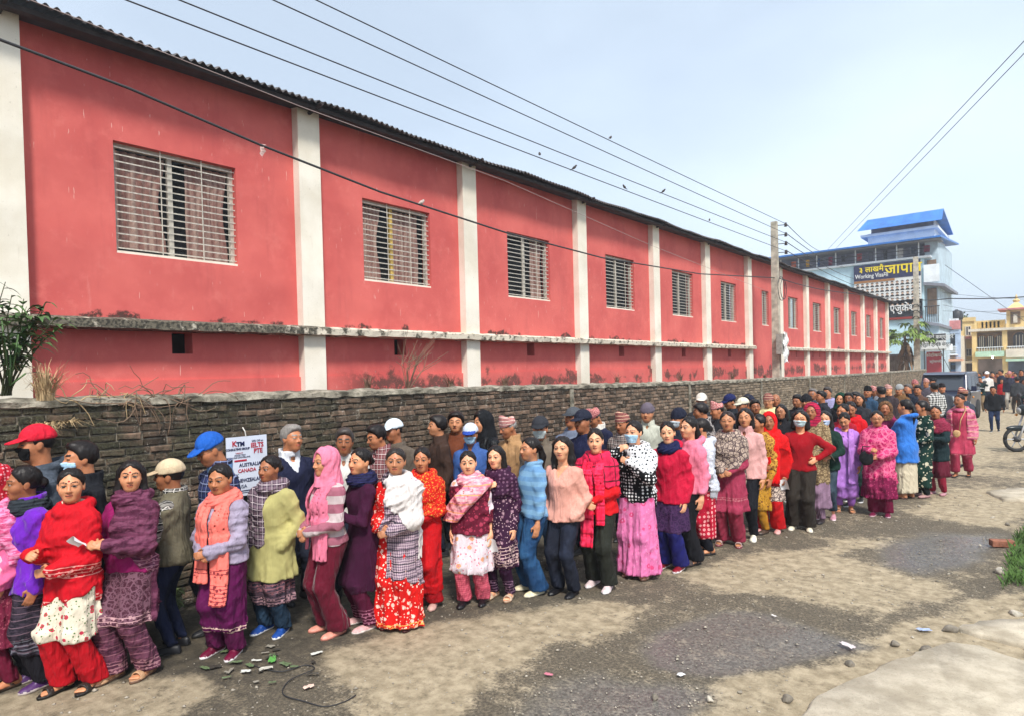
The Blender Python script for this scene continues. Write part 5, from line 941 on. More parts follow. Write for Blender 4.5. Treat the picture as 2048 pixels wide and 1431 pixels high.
man('man with a navy hood up behind the cream cap', (1497, 788), 1.67, 20, 20, [('top', C('181c2c'), {'hem': .45, 'off': .034})], head=[('hood', C('171b30'))])
man('dark haired man glancing right near the striped topi', (1511, 797), 1.61, 0, -12, [('top', C('2a2c2c'), {'hem': .45, 'off': .03})])
man('man in striped red topi and glasses with a yellow scarf', (1534, 786), 1.65, 8, 12, [('top', C('9a9490'), {'hem': .45, 'off': .03}), ('shawl', C('d8cc96'), {'hem': (.66, .6), 'off': .04})], head=[('topi', TOPI[2]), ('glasses', BLK)], skin=1)
man('balding man in dark sweater near the wall', (1555, 786), 1.63, 5, 2, [('top', C('22302e'), {'hem': .45, 'off': .03})], hair='bald')
man('man with short dark hair beside the balding man', (1595, 787), 1.60, 20, 25, [('top', C('26242a'), {'hem': .45, 'off': .03})], hp=8)
man('man in black cap and grey sweater in the back row', (1614, 789), 1.60, 15, 20, [('top', C('7c8488'), {'hem': .45, 'off': .03})], head=[('beanie', BLK)])
man('man with grey temples and dark glasses in the back row', (1624, 775), 1.64, 10, 15, [('top', C('2c3c48'), {'hem': .45, 'off': .03})], hc='4a4644', head=[('glasses', BLK)])
man('dark haired man half turned beside the lavender scarf', (1643, 780), 1.62, 60, 60, [('top', C('23252e'), {'hem': .45, 'off': .03})])
man('lean man with a long lavender grey scarf', (1657, 773), 1.66, 18, 25, [('top', C('3a3c44'), {'hem': .45, 'off': .03}), ('shawl', C('9a96c0', 'fine', '86829f', None, .03), {'hem': (.66, .5), 'off': .045})], hc='2a2624')
man('woman in dark green head scarf among the men', (1679, 784), 1.58, 10, 15, [('top', C('1c1c22'), {'hem': .45, 'off': .03})], head=[('veil', C('10382a'))], sex='F', hair='half', skin=1)
man('man with cropped hair and open collar among the back row', (1695, 784), 1.585, 12, 15, [('top', C('181a22'), {'hem': .45, 'off': .03, 'neck': 'collar'})], skin=3)
man('man with full black hair and light blue shirt behind the red shawl', (1709, 783), 1.58, 35, 40, [('top', C('5a8ac8'), {'hem': .45, 'off': .03})], hair='tousled')
man('woman with loose dark hair glancing down near the black topi', (1722, 786), 1.56, 20, 20, [('top', C('2a2a30'), {'hem': .45, 'off': .03})], sex='F', hair='loose', skin=1)
man('man in black topi and blue denim jacket', (1735, 771), 1.63, 35, 15, [('top', C('24405a', 'denim', '34506a'), {'hem': .45, 'off': .032, 'neck': 'collar'})], head=[('topi', C('141416'))])
man('man in pink topi and grey coat beside the black topi', (1746, 769), 1.63, 25, 20, [('top', C('6a6e78'), {'hem': .45, 'off': .03, 'neck': 'collar'})], head=[('topi', TOPI[3])], hp=12, skin=3)
man('man with thick black hair in black jacket seen from behind', (1764, 772), 1.61, 130, 130, [('top', C('1a1e22'), {'hem': .45, 'off': .032})], hair='tousled')
man('man in pale pink topi behind the thick haired man', (1776, 768), 1.62, 25, 25, [('top', C('3a3034'), {'hem': .45, 'off': .03})], head=[('topi', TOPI[0])], skin=1)
man('man in light grey knitted beanie and brown jacket', (1800, 768), 1.605, 12, 18, [('top', C('6a4c2c'), {'hem': .45, 'off': .034, 'neck': 'hood'})], head=[('beanie', C('a4a8a8', knit=.009))], skin=1)
man('grey haired man in dark jacket turned to his neighbour', (1818, 767), 1.61, 35, 40, [('top', C('1a2030'), {'hem': .45, 'off': .032, 'neck': 'collar'})], hc='3a3634')
man('man with dark hair and brown white scarf near the jeep', (1833, 769), 1.58, 15, 20, [('top', C('5a4034'), {'hem': .45, 'off': .03})], hp=8)
man('man in bright pink topi farther along the wall', (1829, 759), 1.645, 20, 20, [('top', C('38303a'), {'hem': .45, 'off': .03})], head=[('topi', TOPI[1])])
man('man in black and white checked shirt seen from behind', (1871, 764), 1.61, 150, 140, [('top', C('111114', 'gingham', 'd8d8d4', None, .06), {'hem': .45, 'off': .026, 'name': 'shirt'})], hair='tousled')
man('man in peach topi close to the jeep', (1853, 756), 1.63, 20, 30, [('top', C('4a4650'), {'hem': .45, 'off': .03})], head=[('topi', TOPI[0])])
man('man in black cap beside the peach topi', (1866, 754), 1.63, 50, 60, [('top', C('20222a'), {'hem': .45, 'off': .03})], head=[('cap', BLK, BLK)])
man('man in black topi and dark grey jacket facing the camera', (1886, 765), 1.585, 10, 8, [('top', C('3a3e46'), {'hem': .45, 'off': .03, 'neck': 'collar'})], head=[('topi', C('1c1618'))])
man('man in salmon topi and grey jacket behind the walking woman', (1921, 774), 1.62, 140, 140, [('top', C('3a424e'), {'hem': .42, 'off': .032})], head=[('topi', TOPI[2])], build=1.1)
# ---------------- people farther down the street
def far(label, feet, top, yaw, tops, pants=None, **kw):
    kw.setdefault('hair', 'short'); kw.setdefault('sex', 'M'); kw.setdefault('skin', 2)
    return P_(label, feet=feet, top=top, yaw=yaw, hy=kw.pop('hy', yaw), wear=[('pants', pants or DKD)]+tops, group='people down the street', **kw)
far('stocky man in black jacket and blue jeans walking towards the camera', (1990, 862), (1992, 771), 5, [('top', C('101216'), {'hem': .46, 'off': .034, 'neck': 'collar', 'name': 'jacket'})], C('1c2a48', 'denim', '2c3c5c'), walk=.5, build=1.15, arms=('swing', 'swingb'))
far('man in dark green sweater and khaki trousers photographing', (1962, 822), (1960, 752), 5, [('top', C('0f2c2a'), {'hem': .47, 'off': .03})], KHAK, arms=('photo', 'photo'))
far('man in white shirt and white cap down the street', (1974, 815), (1975, 742), 0, [('top', C('d8d6d0'), {'hem': .46, 'off': .026})], head=[('cap', WHT, WHT)])
far('person in red jacket standing down the street', (2006, 815), (2004, 756), 20, [('top', C('c01420'), {'hem': .46, 'off': .034})])
far('person in dark grey jacket with back turned by the motorcycle', (2033, 826), (2034, 752), 170, [('top', C('34363a'), {'hem': .46, 'off': .034})], BRNT)
far('man in dark waistcoat and pale topi by the shutter', (2020, 818), (2022, 741), 10, [('top', C('2a2a3a'), {'hem': .46, 'off': .03})], C('b0aca4'), head=[('topi', TOPI[3])])
far('person in black with folded arms near the photographing man', (1984, 812), (1982, 752), 10, [('top', C('181a1e'), {'hem': .46, 'off': .03})], BLK)
far('man in blue jacket near the jeep tail', (1950, 806), (1950, 742), 150, [('top', C('2a3c60'), {'hem': .46, 'off': .034})])
far('woman in red shawl beside the parked motorcycles', (1938, 806), (1937, 745), 30, [('kurta', C('801830'), {'hem': .25}), ('shawl', C('b01430'), {'hem': (.5, .45)})], sex='F', hair='bun')
far('tall man in navy coat before the shutter', (2002, 812), (2006, 738), 60, [('top', C('1a2238'), {'hem': .42, 'off': .034})], BLK)
far('man in brown jacket between the shops', (1987, 808), (1988, 743), 20, [('top', C('7a5a4a'), {'hem': .46, 'off': .03})], skin=1)
far('man in dark jacket and glasses at the right kerb', (2042, 815), (2044, 738), 20, [('top', C('1c1e26'), {'hem': .44, 'off': .034})], head=[('glasses', BLK)])
far('person in teal sweater at the right kerb', (2052, 826), (2050, 757), 40, [('top', C('1a4a48'), {'hem': .46, 'off': .034})])

_fc = [('mustard', '9a7a30'), ('olive', '4a4a30'), ('sky blue', '5a80a8'), ('white', 'c8c8c4'), ('maroon', '5a1828'), ('teal', '1f4a50'), ('tan', '8a6a4a'), ('charcoal', '2c2c30'), ('rose', 'a04860'), ('indigo', '262a58'), ('rust', '7a3a1c'), ('grey green', '5a6458')]
for _k, (_n, _h) in enumerate(_fc):
    _px = 1948+_k*9.3+(_k % 3)*2; _py = 796+(_k*5 % 13); _w = _k % 3 == 1
    far('%s in %s %s standing before the shop shutters' % ('woman' if _w else 'man', _n, 'shawl' if _w else 'jacket'), (_px, _py), (_px-1, 741+(_k*3 % 6)), (0, 40, 160, 20)[_k % 4], [('shawl' if _w else 'top', C(_h), {'hem': (.5, .45)} if _w else {'hem': .46, 'off': .032})]+([('kurta', C(_h), {'hem': .25})] if _w else []), sex='F' if _w else 'M', hair='bun' if _w else 'short')
# ================================================================== POLES, WIRES, BIRDS
CONC = simple('pole_concrete', (.44, .40, .32), .9, .3, 5, .35, 40)
STEEL = simple('dark_steel', (.05, .05, .055), .5, .2, 8, .05)
INS = simple('insulator_dark', (.035, .025, .025), .35, .2, 9, 0)
WIRE = simple('wire_black', (.03, .03, .033), .6, .1, 3, 0)
def pole(base, top, wb, wt, label):
    r_ = tag(empty('utility_pole', base), label, 'pole'); m = MB(base); h = top-base[2]; x, y, z = base
    lv = [(wb, 0), (wb*.7+wt*.3, h*.3), (wb*.35+wt*.65, h*.65), (wt, h)]; V = []; F = []
    for w, q in lv: V += [(x+sx*w/2, y+sy*w/2, z+q) for sx, sy in ((-1, -.8), (1, -.8), (1, .8), (-1, .8))]
    F = [(i*4+k, i*4+(k+1) % 4, i*4+4+(k+1) % 4, i*4+4+k) for i in range(3) for k in range(4)]+[(3, 2, 1, 0), (12, 13, 14, 15)]
    m.add(V, F); m.build('shaft', CONC, r_); return r_
pA = onX(1553, 700, -7.6); pA.z = 0; zt = onX(1555, 447, -7.6).z
poA = pole(pA, zt, .28, .20, 'tall concrete utility pole with insulators in front of the hall')
azs = [onX(1560, q, -7.6).z for q in (457, 476, 493, 510)]
for q in azs:
    m = MB(pA); m.tube([(pA.x+.05, pA.y+.05, q), (pA.x+.34, pA.y+.16, q)], .015, 5); m.build('bracket', STEEL, poA)
    m = MB(pA); m.lathe((pA.x+.34, pA.y+.16, q-.07), [(.03, 0), (.065, .02), (.04, .045), (.065, .075), (.035, .10), (.05, .13), (.02, .15)], 10); m.build('insulator', INS, poA, True)
m = MB(pA)
for k, (cy, rr) in enumerate(((.12, .42), (.35, .36))): m.tube([(pA.x+.2, pA.y-.1+cy+rr*.9*math.cos(a/14*2*math.pi), 4.85+rr*math.sin(a/14*2*math.pi)) for a in range(15)], .012, 5)
m.build('cable_coil', WIRE, poA)
m = MB(pA); m.box((pA.x+.1, pA.y-.35, 2.55), (pA.x+.3, pA.y-.02, 3.25)); m.build('meter_box', simple('meter_grey', (.30, .29, .26), .6, .2, 9, .1), poA)
V = []; F = []
for i in range(13):
    for j in range(6): V.append(Vector((pA.x+.32+.03*math.sin(i*1.3+j*.8), pA.y-.24+.10*j+.025*math.sin(i*.9), 3.3-.085*i+.04*math.sin(j*2.1)))-pA)
F = [(i*6+j, i*6+j+1, i*6+6+j+1, i*6+6+j) for i in range(12) for j in range(5)]
sh = obj('plastic_sheet', mesh_np('plastic_sheet', V, F, simple('torn_white_plastic', (.72, .72, .70), .5, .12, 7, .2), smooth=False), poA)
pB = onX(1834, 700, -7.3); pB.z = 0
poB = pole(pB, onX(1838, 519, -7.3).z, .38, .28, 'weathered concrete pole standing before the billboard')
m = MB(pB)
for q in (5.2, 5.6, 6.0): m.tube([(pB.x+.25*math.cos(a), pB.y+.22*math.sin(a), q+.1*math.sin(3*a)) for a in np.linspace(0, 6.28, 11)], .03, 5)
m.build('cable_loop', WIRE, poB)
m = MB(pB); m.tube([(pB.x+.2, pB.y, 5.5), (pB.x+2.6, pB.y-.5, .0)], .02, 5); m.build('stay_wire', WIRE, poB)
def wire(name, pts, r_, label, group=None, sag=0., n=14, mat=None):
    o0 = Vector(pts[0]); m = MB(o0); P = []
    for a, b in zip(pts, pts[1:]):
        a, b = Vector(a), Vector(b)
        for k in range(n): t = k/n; p = a.lerp(b, t); p.z -= sag*4*t*(1-t); P.append(p)
    P.append(Vector(pts[-1])); m.tube(P, r_, 5); return tag(m.build(name, mat or WIRE, None, True, o0), label, 'wire', group)
WG = 'power lines strung from the pole along the hall'
lines = []
for (px, zq, nth) in zip((640, 555, 370, 265), azs, ('highest', 'second highest', 'third highest', 'lowest')):
    a = Vector((pA.x+.30, pA.y+.13, zq+.06)); b = onX(px, 0, -7.6); b = b+(b-a)*.55; lines.append((a, b)); wire('power_line', [a, b], .009, 'power line along the hall held by the %s insulator of the pole' % nth, WG, .03)
pts = [onX(*q, -7.6) for q in ((0, 80), (260, 178), (520, 290), (760, 384), (1010, 465), (1205, 516), (1400, 548), (1553, 556))]; pts[0] = pts[0]+(pts[0]-pts[1])*1.2
wire('service_cable', pts, .016, 'thick black cable sagging across the front of the hall', n=5)
wire('service_cable', [onX(1556, 556, -7.6), onX(1660, 582, -7.5), onX(1836, 600, -7.3)], .016, 'black cable from the insulator pole to the pole before the billboard', sag=.05)
wire('service_cable', [onX(1836, 600, -7.3), onY(1900, 597, 46), onY(2048, 594, 44), onY(2300, 560, 42)], .03, 'black cable crossing the street from the pole before the billboard', sag=.05)
pts = [onX(*q, -8.0) for q in ((-60, -60), (60, 0), (600, 213), (1010, 362), (1300, 490), (1553, 590))]
wire('phone_wire', pts, .005, 'thin pale telephone wire close to the hall wall', n=5, mat=simple('wire_pale', (.38, .30, .28), .6, .1, 3, 0))
for k, (zq, tgt) in enumerate(zip(azs, ((1650, 505), (1690, 535), (1720, 560), (1745, 580)))):
    wire('power_line', [Vector((pA.x+.34, pA.y+.16, zq+.06)), onY(*tgt, 61.5)], .014, 'power line from the %s insulator on towards the blue roofed building' % ('highest', 'second highest', 'third highest', 'lowest')[k], 'power lines to the blue roofed building', .25)
for k, (q0, q1) in enumerate((((2060, 70), (1655, 500)), ((2060, 95), (1672, 497)))):
    v = ray(*q0); t = (11.-CAMH)/v.z; a = Vector((0, 0, CAMH))+v*t; wire('overhead_wire', [a+(a-onY(*q1, 62))*.4, onY(*q1, 62)], .013, '%s of two steep wires coming down to the blue roofed building' % ('upper', 'lower')[k], 'steep overhead wires', .0)
wire('overhead_wire', [onY(1890, 530, 62), onY(2060, 650, 74)], .02, 'wire sloping from the balconies down to the yellow houses')
for k, (ya, yb) in enumerate(((610, 640), (622, 615), (585, 600))): wire('overhead_wire', [onY(1885, ya, 64), onY(2120, yb, 60)], .012, '%s thin wire strung before the yellow houses' % ('lowest sloping', 'middle level', 'topmost sagging')[k], 'thin wires before the yellow houses', .15)
FEATH = simple('bird_feathers', (.07, .06, .055), .8, .3, 40, .1, world=False)
def bird_mesh():
    g = Grid((-.05, -.13, -.07), (.05, .10, .08), .008); F = ell(g, (0, 0, 0), (.028, .048, .030), None, rot=.5); ell(g, (0, .042, .036), (.019, .021, .019), F, .02); rcone(g, (0, -.03, -.02), (0, -.11, -.05), .014, .007, F, .02); rcone(g, (0, .06, .034), (0, .082, .030), .006, .002, F, .006); rcone(g, (.01, 0, -.02), (.01, 0, -.05), .004, .004, F, .004); return snet(F, g)
bp = bird_mesh(); BM = mesh_np('bird', *bp, FEATH)
for (li, px) in ((0, 1222), (3, 1080), (3, 1150), (3, 1250), (2, 1328), (3, 1418)):
    a, b = lines[li]; best = min(range(400), key=lambda k: abs(px-(lambda p: 1024+FPX*((p-Vector((0, 0, CAMH))).dot(CR)/(p-Vector((0, 0, CAMH))).dot(CF)))(a.lerp(b, k/400)))); p = a.lerp(b, best/400)
    o = tag(obj('bird', BM, None, p+Vector((0, 0, .045))), 'small dark bird perched on a power line', 'bird', 'birds on the power lines'); o.rotation_euler = (0, 0, R(random.uniform(0, 360))); o.scale = (.9,)*3
o = tag(obj('bird', mesh_np('bird', *bp, simple('bird_pale', (.42, .34, .30), .8, .3, 40, .1, world=False)), None, onX(843, 409, -7.6)+Vector((0, 0, .03))), 'pale brown bird perched on the thick black cable', 'bird')
V = [(.0, .03*math.sin(a*3)*a/6, -.03*a) if k == 0 else (.01*math.sin(a), .06+.02*math.cos(a*2), -.028*a+.01) for a in range(6) for k in (0, 1)]
tag(obj('plastic_scrap', mesh_np('scrap', V, [(2*i, 2*i+1, 2*i+3, 2*i+2) for i in range(5)], simple('scrap_pink', (.6, .4, .36), .7, .2, 9, 0), smooth=False), None, onX(520, 288, -7.6)), 'scrap of pale plastic caught on the thick black cable', 'scrap')

# ================================================================== LETTERING
def text(s, mat, parent, loc, size, rot=(90, 0, 0), sx=1., align='CENTER', name='lettering', ext=.004, bold=0.):
    cu = bpy.data.curves.new(name, 'FONT'); cu.body = s; cu.size = size; cu.align_x = align; cu.align_y = 'CENTER'; cu.extrude = ext; cu.offset = bold; cu.resolution_u = 2
    t = bpy.data.objects.new(name, cu); COL.objects.link(t); dg = bpy.context.evaluated_depsgraph_get(); me = bpy.data.meshes.new_from_object(t.evaluated_get(dg)); bpy.data.objects.remove(t)
    me.materials.clear(); me.materials.append(mat); o = obj(name, me, parent, loc); o.rotation_euler = tuple(R(a) for a in rot); o.scale = (sx, 1, 1); return o
flat = lambda n, h_, rough=.6: simple(n, hexc(h_), rough, .06, 3, 0)
# poster on the wall: its corners from the picture, on the wall face
PX_ = BX+.045; c0 = onX(452, 875, PX_); c1 = onX(533, 868, PX_); zb = onX(533, 975, PX_).z-.04; y0, y1, zt_ = c0.y, c1.y, c0.z
po = tag(empty('poster', (PX_, (y0+y1)/2, (zb+zt_)/2)), 'white printed study-abroad poster hanging on the brick wall', 'poster'); PO = Vector((PX_, (y0+y1)/2, (zb+zt_)/2)); pw, ph_ = y1-y0, zt_-zb
m = MB(); m.box((-.012, -pw/2, -ph_/2), (0, pw/2, ph_/2)); m.build('board', flat('poster_white', 'd6dcea', .4), po)
NV, RD = flat('ink_navy', '1c2450'), flat('ink_red', 'b01c34')
tx = lambda s, mat, u, v, size, sx=1., bold=0.: text(s, mat, po, (.003, pw*(u-.5), ph_*(.5-v)), size, (90, 0, 90), sx, 'CENTER', 'lettering', .001, bold)
tx('K', RD, .19, .115, .075, 1., .002); tx('TM', NV, .34, .125, .060, 1., .003); tx('CONSULTING GROUP', NV, .27, .205, .030, .82, .001); tx('50% Off on', NV, .76, .09, .030, .9); tx('IELTS', RD, .75, .165, .066, .9, .002); tx('PTE', RD, .77, .265, .066, .9, .002)
tx('TAKE IT', RD, .3, .275, .022); tx('MOCK TEST', NV, .32, .31, .022); tx('ONLINE COUNSELLING', NV, .32, .345, .022, .9)
m = MB(); m.box((.0005, -pw*.32, ph_*.085), (.003, pw*-.02, ph_*.115)); m.build('red_bar', RD, po)
tx('AUSTRALIA', NV, .56, .48, .050, .9, .001); tx('CANADA', RD, .48, .575, .050, .9, .001); tx('UK', NV, .2, .65, .05); tx('NEWZEALAND', NV, .58, .74, .050, .85, .001); tx('USA', NV, .36, .84, .05)
m = MB(); m.box((.0005, -pw*.45, -ph_*.42), (.003, pw*.45, -ph_*.405)); m.box((.0005, -pw*.45, -ph_*.45), (.003, pw*.45, -ph_*.44)); m.build('footer_lines', NV, po)
m = MB(); m.tube([(0, pw*-.02, ph_/2), (.0, pw*-.04, ph_/2+.05), (-.03, pw*-.06, ph_/2+.09)], .006, 5); m.build('hanging_string', flat('string_white', 'd8d4cc'), po)

# ================================================================== BLUE ROOFED BUILDING
YB = 62.; at = lambda x, y: onY(x, y, YB)
LB = simple('light_blue_paint', (.50, .70, .79), .8, .12, 1.2, .15); WHP = simple('white_paint', (.74, .79, .82), .8, .1, 1.5, .1); ROOFB = simple('blue_sheet', (.035, .17, .52), .4, .2, 1.2, .1); GREYP = simple('grey_soffit', (.22, .23, .27), .8, .15, 2, .1); PURP = simple('greypurple_wall', (.24, .24, .32), .8, .15, 2, .1)
xr = at(1849, 640).x; xl = -21.; zmain = 10.55
bb = tag(empty('blue_roofed_building', ((xl+xr)/2, YB+5, 0)), 'light blue four storey building with blue sheet roofs and balconies', 'building'); QO = Vector(((xl+xr)/2, YB+5, 0))
def bx(name, mat, a, b, par=None, O=QO): m = MB(O); m.box(a, b); return m.build(name, mat, par or bb)
bx('wall', LB, (xl, YB, 0), (xr, YB+11, zmain))
bx('top_floor_slab', WHP, (xl, YB-.25, zmain), (xr+.5, YB+11, zmain+.16))
bx('top_floor_wall', PURP, (xl, YB+1.6, zmain+.16), (xr-.2, YB+11, 12.1))
for k in range(8): bx('post', WHP, (xl+1.6+k*1.55, YB-.05, zmain+.16), (xl+1.68+k*1.55, YB+.03, 12.0))
bx('railing', STEEL, (xl, YB-.1, zmain+.75), (xr+.4, YB-.05, zmain+.80)); bx('railing', STEEL, (xl, YB-.1, zmain+.45), (xr+.4, YB-.05, zmain+.48))
rl = MB(QO); z0 = 12.05; rl.prism([(xl-.5, YB-1.0, z0-.12), (xr+1.3, YB-1.0, z0-.12), (xr+1.3, YB+11.5, z0+.9), (xl-.5, YB+11.5, z0+.9)], (0, 0, .14)); rl.build('lower_roof', ROOFB, bb)
bx('roof_soffit', GREYP, (xl, YB-.8, z0-.2), (xr+1.2, YB+1.5, z0-.125))
xa, xb = at(1728, 470).x, at(1864, 470).x; bx('penthouse', WHP, (xa, YB+1.5, 12.2), (xb, YB+8, 13.35)); bx('penthouse_cornice', WHP, (xa-.5, YB+1.1, 13.05), (xb+.3, YB+8.2, 13.25)); bx('clerestory', GREYP, (xa+.2, YB+1.8, 13.35), (xb-.1, YB+7.5, 14.0))
xa2, xb2 = at(1711, 440).x, at(1882, 440).x; m = MB(QO); m.prism([(xa2, YB+.6, 13.55), (xb2, YB+.6, 13.55), (xb2-.1, YB+2.6, 14.75), (xa2+.4, YB+2.6, 14.75)], (0, .02, .05)); m.build('upper_roof', ROOFB, bb)
m = MB(QO); m.prism([(xa2+.4, YB+2.6, 14.74), (xb2-.1, YB+2.6, 14.74), (xb2, YB+8, 13.4), (xa2+.2, YB+8, 13.4)], (0, .02, .05)); m.build('upper_roof_back', ROOFB, bb)
for k in range(9):
    x = xa2+.6+(xb2-xa2-.9)*k/8; m = MB(QO); m.tube([(x, YB+.72, 13.63), (x, YB+2.58, 14.78)], .03, 4); m.build('roof_rib', ROOFB, bb)
# balconies round the street corner
for (za, zb_, xx) in ((8.35, 9.75, at(1890, 560).x), (5.2, 6.6, at(1880, 620).x)):
    m = MB(QO); m.prism([(xr, YB-.3, za), (xx, YB-.3, za-.25), (xx, YB+9, za-.25), (xr, YB+9, za)], (0, 0, .22)); m.build('balcony_slab', GREYP, bb)
    if za > 8: bx('balcony_parapet', WHP, (xr+.02, YB-.25, za+.2), (xx-.35, YB-.1, zb_+.2))
    else:
        for k in range(7): m = MB(QO); x = xr+.1+(xx-xr-.2)*k/6; m.tube([(x, YB-.2, za+.1), (x, YB-.2, zb_)], .03, 4); m.build('baluster', STEEL, bb)
        m = MB(QO); m.tube([(xr, YB-.2, zb_), (xx, YB-.2, zb_)], .04, 4); m.build('handrail', STEEL, bb)
bx('side_wall', simple('bluegrey_side', (.44, .55, .62), .8, .15, 2, .1), (xr, YB+.6, 0), (xr+.9, YB+10, 12)); bx('balcony_door', simple('door_brown', (.22, .14, .09), .6, .2, 4, .1), (xr+.15, YB+.5, 6.0), (xr+.8, YB+.58, 8.1)); bx('balcony_door', MATS['door_brown'], (xr+.15, YB+.5, 9.0), (xr+.8, YB+.58, 10.4))
bx('ground_canopy', WHP, (xr-.3, YB-1.4, 3.0), (at(1905, 710).x, YB+.2, 3.5)); 
# washing on the top floor
wc = ['c8603a', 'd8a020', '3a5a8a', '8a2a4a', '2a2a34', '9a3a3a', '4a4a58', '24242c', 'b8b4b0', '30384a', '7a3048']
for k, hc_ in enumerate(wc):
    x = at(1590, 515).x+k*1.02+random.uniform(-.15, .15); w_, l_ = random.uniform(.25, .42), random.uniform(.5, .85); V = []
    for i in range(5):
        for j in range(5): V.append((w_*(j/4-.5)*(1+.1*math.sin(i)), .05*math.sin(j*2.2+i), -l_*i/4))
    tag(obj('washing', mesh_np('washing', V, [(i*5+j, i*5+j+1, i*5+j+6, i*5+j+5) for i in range(4) for j in range(4)], C(hc_)), None, (x, YB+.05, 11.55)), '%s garment hung out to dry under the blue roof' % ('orange', 'yellow', 'blue', 'wine red', 'black', 'brick red', 'grey', 'charcoal', 'whitish', 'slate blue', 'plum')[k], 'clothes', 'washing on the top floor')
# billboards
DKB, YEL, WH = flat('board_indigo', '23264c'), flat('board_yellow', 'e8d020'), flat('board_white', 'd4d6d4')
a_, b__ = at(1709, 540), at(1843, 540); bw_ = b__.x-a_.x; ztop = 10.45; zbot = 6.35; yf = YB-.25
bl = tag(empty('billboard', ((a_.x+b__.x)/2, yf, zbot)), 'large billboard with yellow Devanagari heading above rows of small portraits', 'billboard'); LO = Vector(((a_.x+b__.x)/2, yf, zbot))
bx('panel', WH, (a_.x, yf, zbot), (b__.x, yf+.12, ztop), bl, LO); zh = ztop-1.30
bx('header', DKB, (a_.x, yf-.03, zh), (b__.x-.02, yf-.002, ztop), bl, LO); bx('caption_strip', flat('board_tan', '9a6a3a'), (a_.x, yf-.03, zh-.2), (a_.x+bw_*.62, yf-.002, zh-.02), bl, LO)
lt = lambda s, mat, u, z, size, sx=1., bold=0.: text(s, mat, bl, (a_.x+bw_*u-LO.x, -.045, z-zbot), size, (90, 0, 0), sx, 'CENTER', 'lettering', .01, bold)
lt('३ लाखमै', YEL, .27, ztop-.42, .62, .95, .012); lt('Working Visaमा', WH, .275, ztop-.95, .50, .78, .008); lt('जापान', YEL, .745, ztop-.60, 1.10, 1.0, .02)
V = []; F = []
def disc(cx, cz, r_, n, y_, a0=0, a1=2*math.pi):
    b = len(V); V.append((cx-LO.x, y_-LO.y, cz-LO.z))
    for k in range(n+1): a = a0+(a1-a0)*k/n; V.append((cx+r_*math.cos(a)-LO.x, y_-LO.y, cz+r_*math.sin(a)-LO.z))
    for k in range(n): F.append((b, b+k+1, b+k+2))
for r_ in range(6):
    for c_ in range(13): cx = a_.x+.28+(bw_-.5)*c_/12; cz = zh-.42-.46*r_; disc(cx, cz+.06, .115, 8, yf-.006, .1, 3.04); disc(cx, cz-.20, .16, 8, yf-.006, .05, 3.09)
PPD = obj('portrait_print_dark', mesh_np('portrait_print', V, F, flat('ink_black', '1a1a1c'), smooth=False), bl)
V = []; F = []
for r_ in range(6):
    for c_ in range(13): cx = a_.x+.28+(bw_-.5)*c_/12; cz = zh-.42-.46*r_; disc(cx, cz+.02, .085, 8, yf-.009)
tag(obj('portrait_print_faces', mesh_np('portrait_print', V, F, flat('ink_skin', 'b89a84'), smooth=False), bl), kind='stuff'); tag(PPD, kind='stuff')
a2, b2 = at(1770, 620), at(1846, 620); s2z0, s2z1 = at(1845, 637).z, at(1845, 598).z; s2 = tag(empty('sign_board', ((a2.x+b2.x)/2, yf, s2z0)), 'dark sign board with white Devanagari lettering under the billboard', 'sign'); SO = Vector(((a2.x+b2.x)/2, yf, s2z0))
bx('panel', flat('board_black', '1c1c22'), (a2.x-4, yf, s2z0), (b2.x, yf+.1, s2z1), s2, SO); text('र एजुकेशन', WH, s2, (-.1, -.012, (s2z1-s2z0)*.58), .82, (90, 0, 0), .80, 'CENTER', 'lettering', .01, .012); bx('strip', flat('board_red', '8a2a20'), (a2.x-4, yf-.012, s2z0+.02), (b2.x-.02, yf-.001, s2z0+.2), s2, SO)
YS = 60.5; a3_, b3_ = onY(1842, 680, YS), onY(1892, 680, YS); zs0, zs1 = onY(1866, 698, YS).z, onY(1866, 668, YS).z; s3 = tag(empty('sign_board', ((a3_.x+b3_.x)/2, YS, zs0)), 'white shop sign with two rows of Devanagari lettering above the canopy', 'sign'); TO = Vector(((a3_.x+b3_.x)/2, YS, zs0))
bx('panel', WH, (a3_.x, YS, zs0), (b3_.x, YS+.1, zs1), s3, TO); bx('top_band', flat('board_black', '1c1c22'), (a3_.x+.01, YS-.014, zs0+(zs1-zs0)*.55), (b3_.x-.01, YS-.001, zs1-.02), s3, TO); text('मार्ट मल्टी कम्प्युटर', WH, s3, (0, -.02, (zs1-zs0)*.77), .42, (90, 0, 0), .8, 'CENTER', 'lettering', .004, .006); text('कम्प्युटर ट्रेनिङ सेन्टर', flat('ink_black', '1a1a1c'), s3, (0, -.006, (zs1-zs0)*.28), .34, (90, 0, 0), .8, 'CENTER', 'lettering', .004, .004)
for q in (a3_.x+.2, b3_.x-.2): bx('post', STEEL, (q-.04, YS+.1, 0), (q+.04, YS+.18, zs1), s3, TO)
a4_, b4_ = onY(1853, 720, 61.4), onY(1883, 720, 61.4); s4 = tag(empty('sign_board', ((a4_.x+b4_.x)/2, 61.4, .6)), 'red painted shop board under the pale canopy', 'sign'); UO = Vector(((a4_.x+b4_.x)/2, 61.4, .6)); bx('panel', flat('board_crimson', 'a83a44'), (a4_.x, 61.4, .6), (b4_.x, 61.5, 2.95), s4, UO); text('फोटोकपी', WH, s4, (0, -.01, 2.05), .34, (90, 0, 0), 1, 'CENTER', 'lettering', .004, .006); text('स्टेशनरी', WH, s4, (.1, -.01, 1.6), .26, (90, 0, 0), 1, 'CENTER', 'lettering', .004, .004)

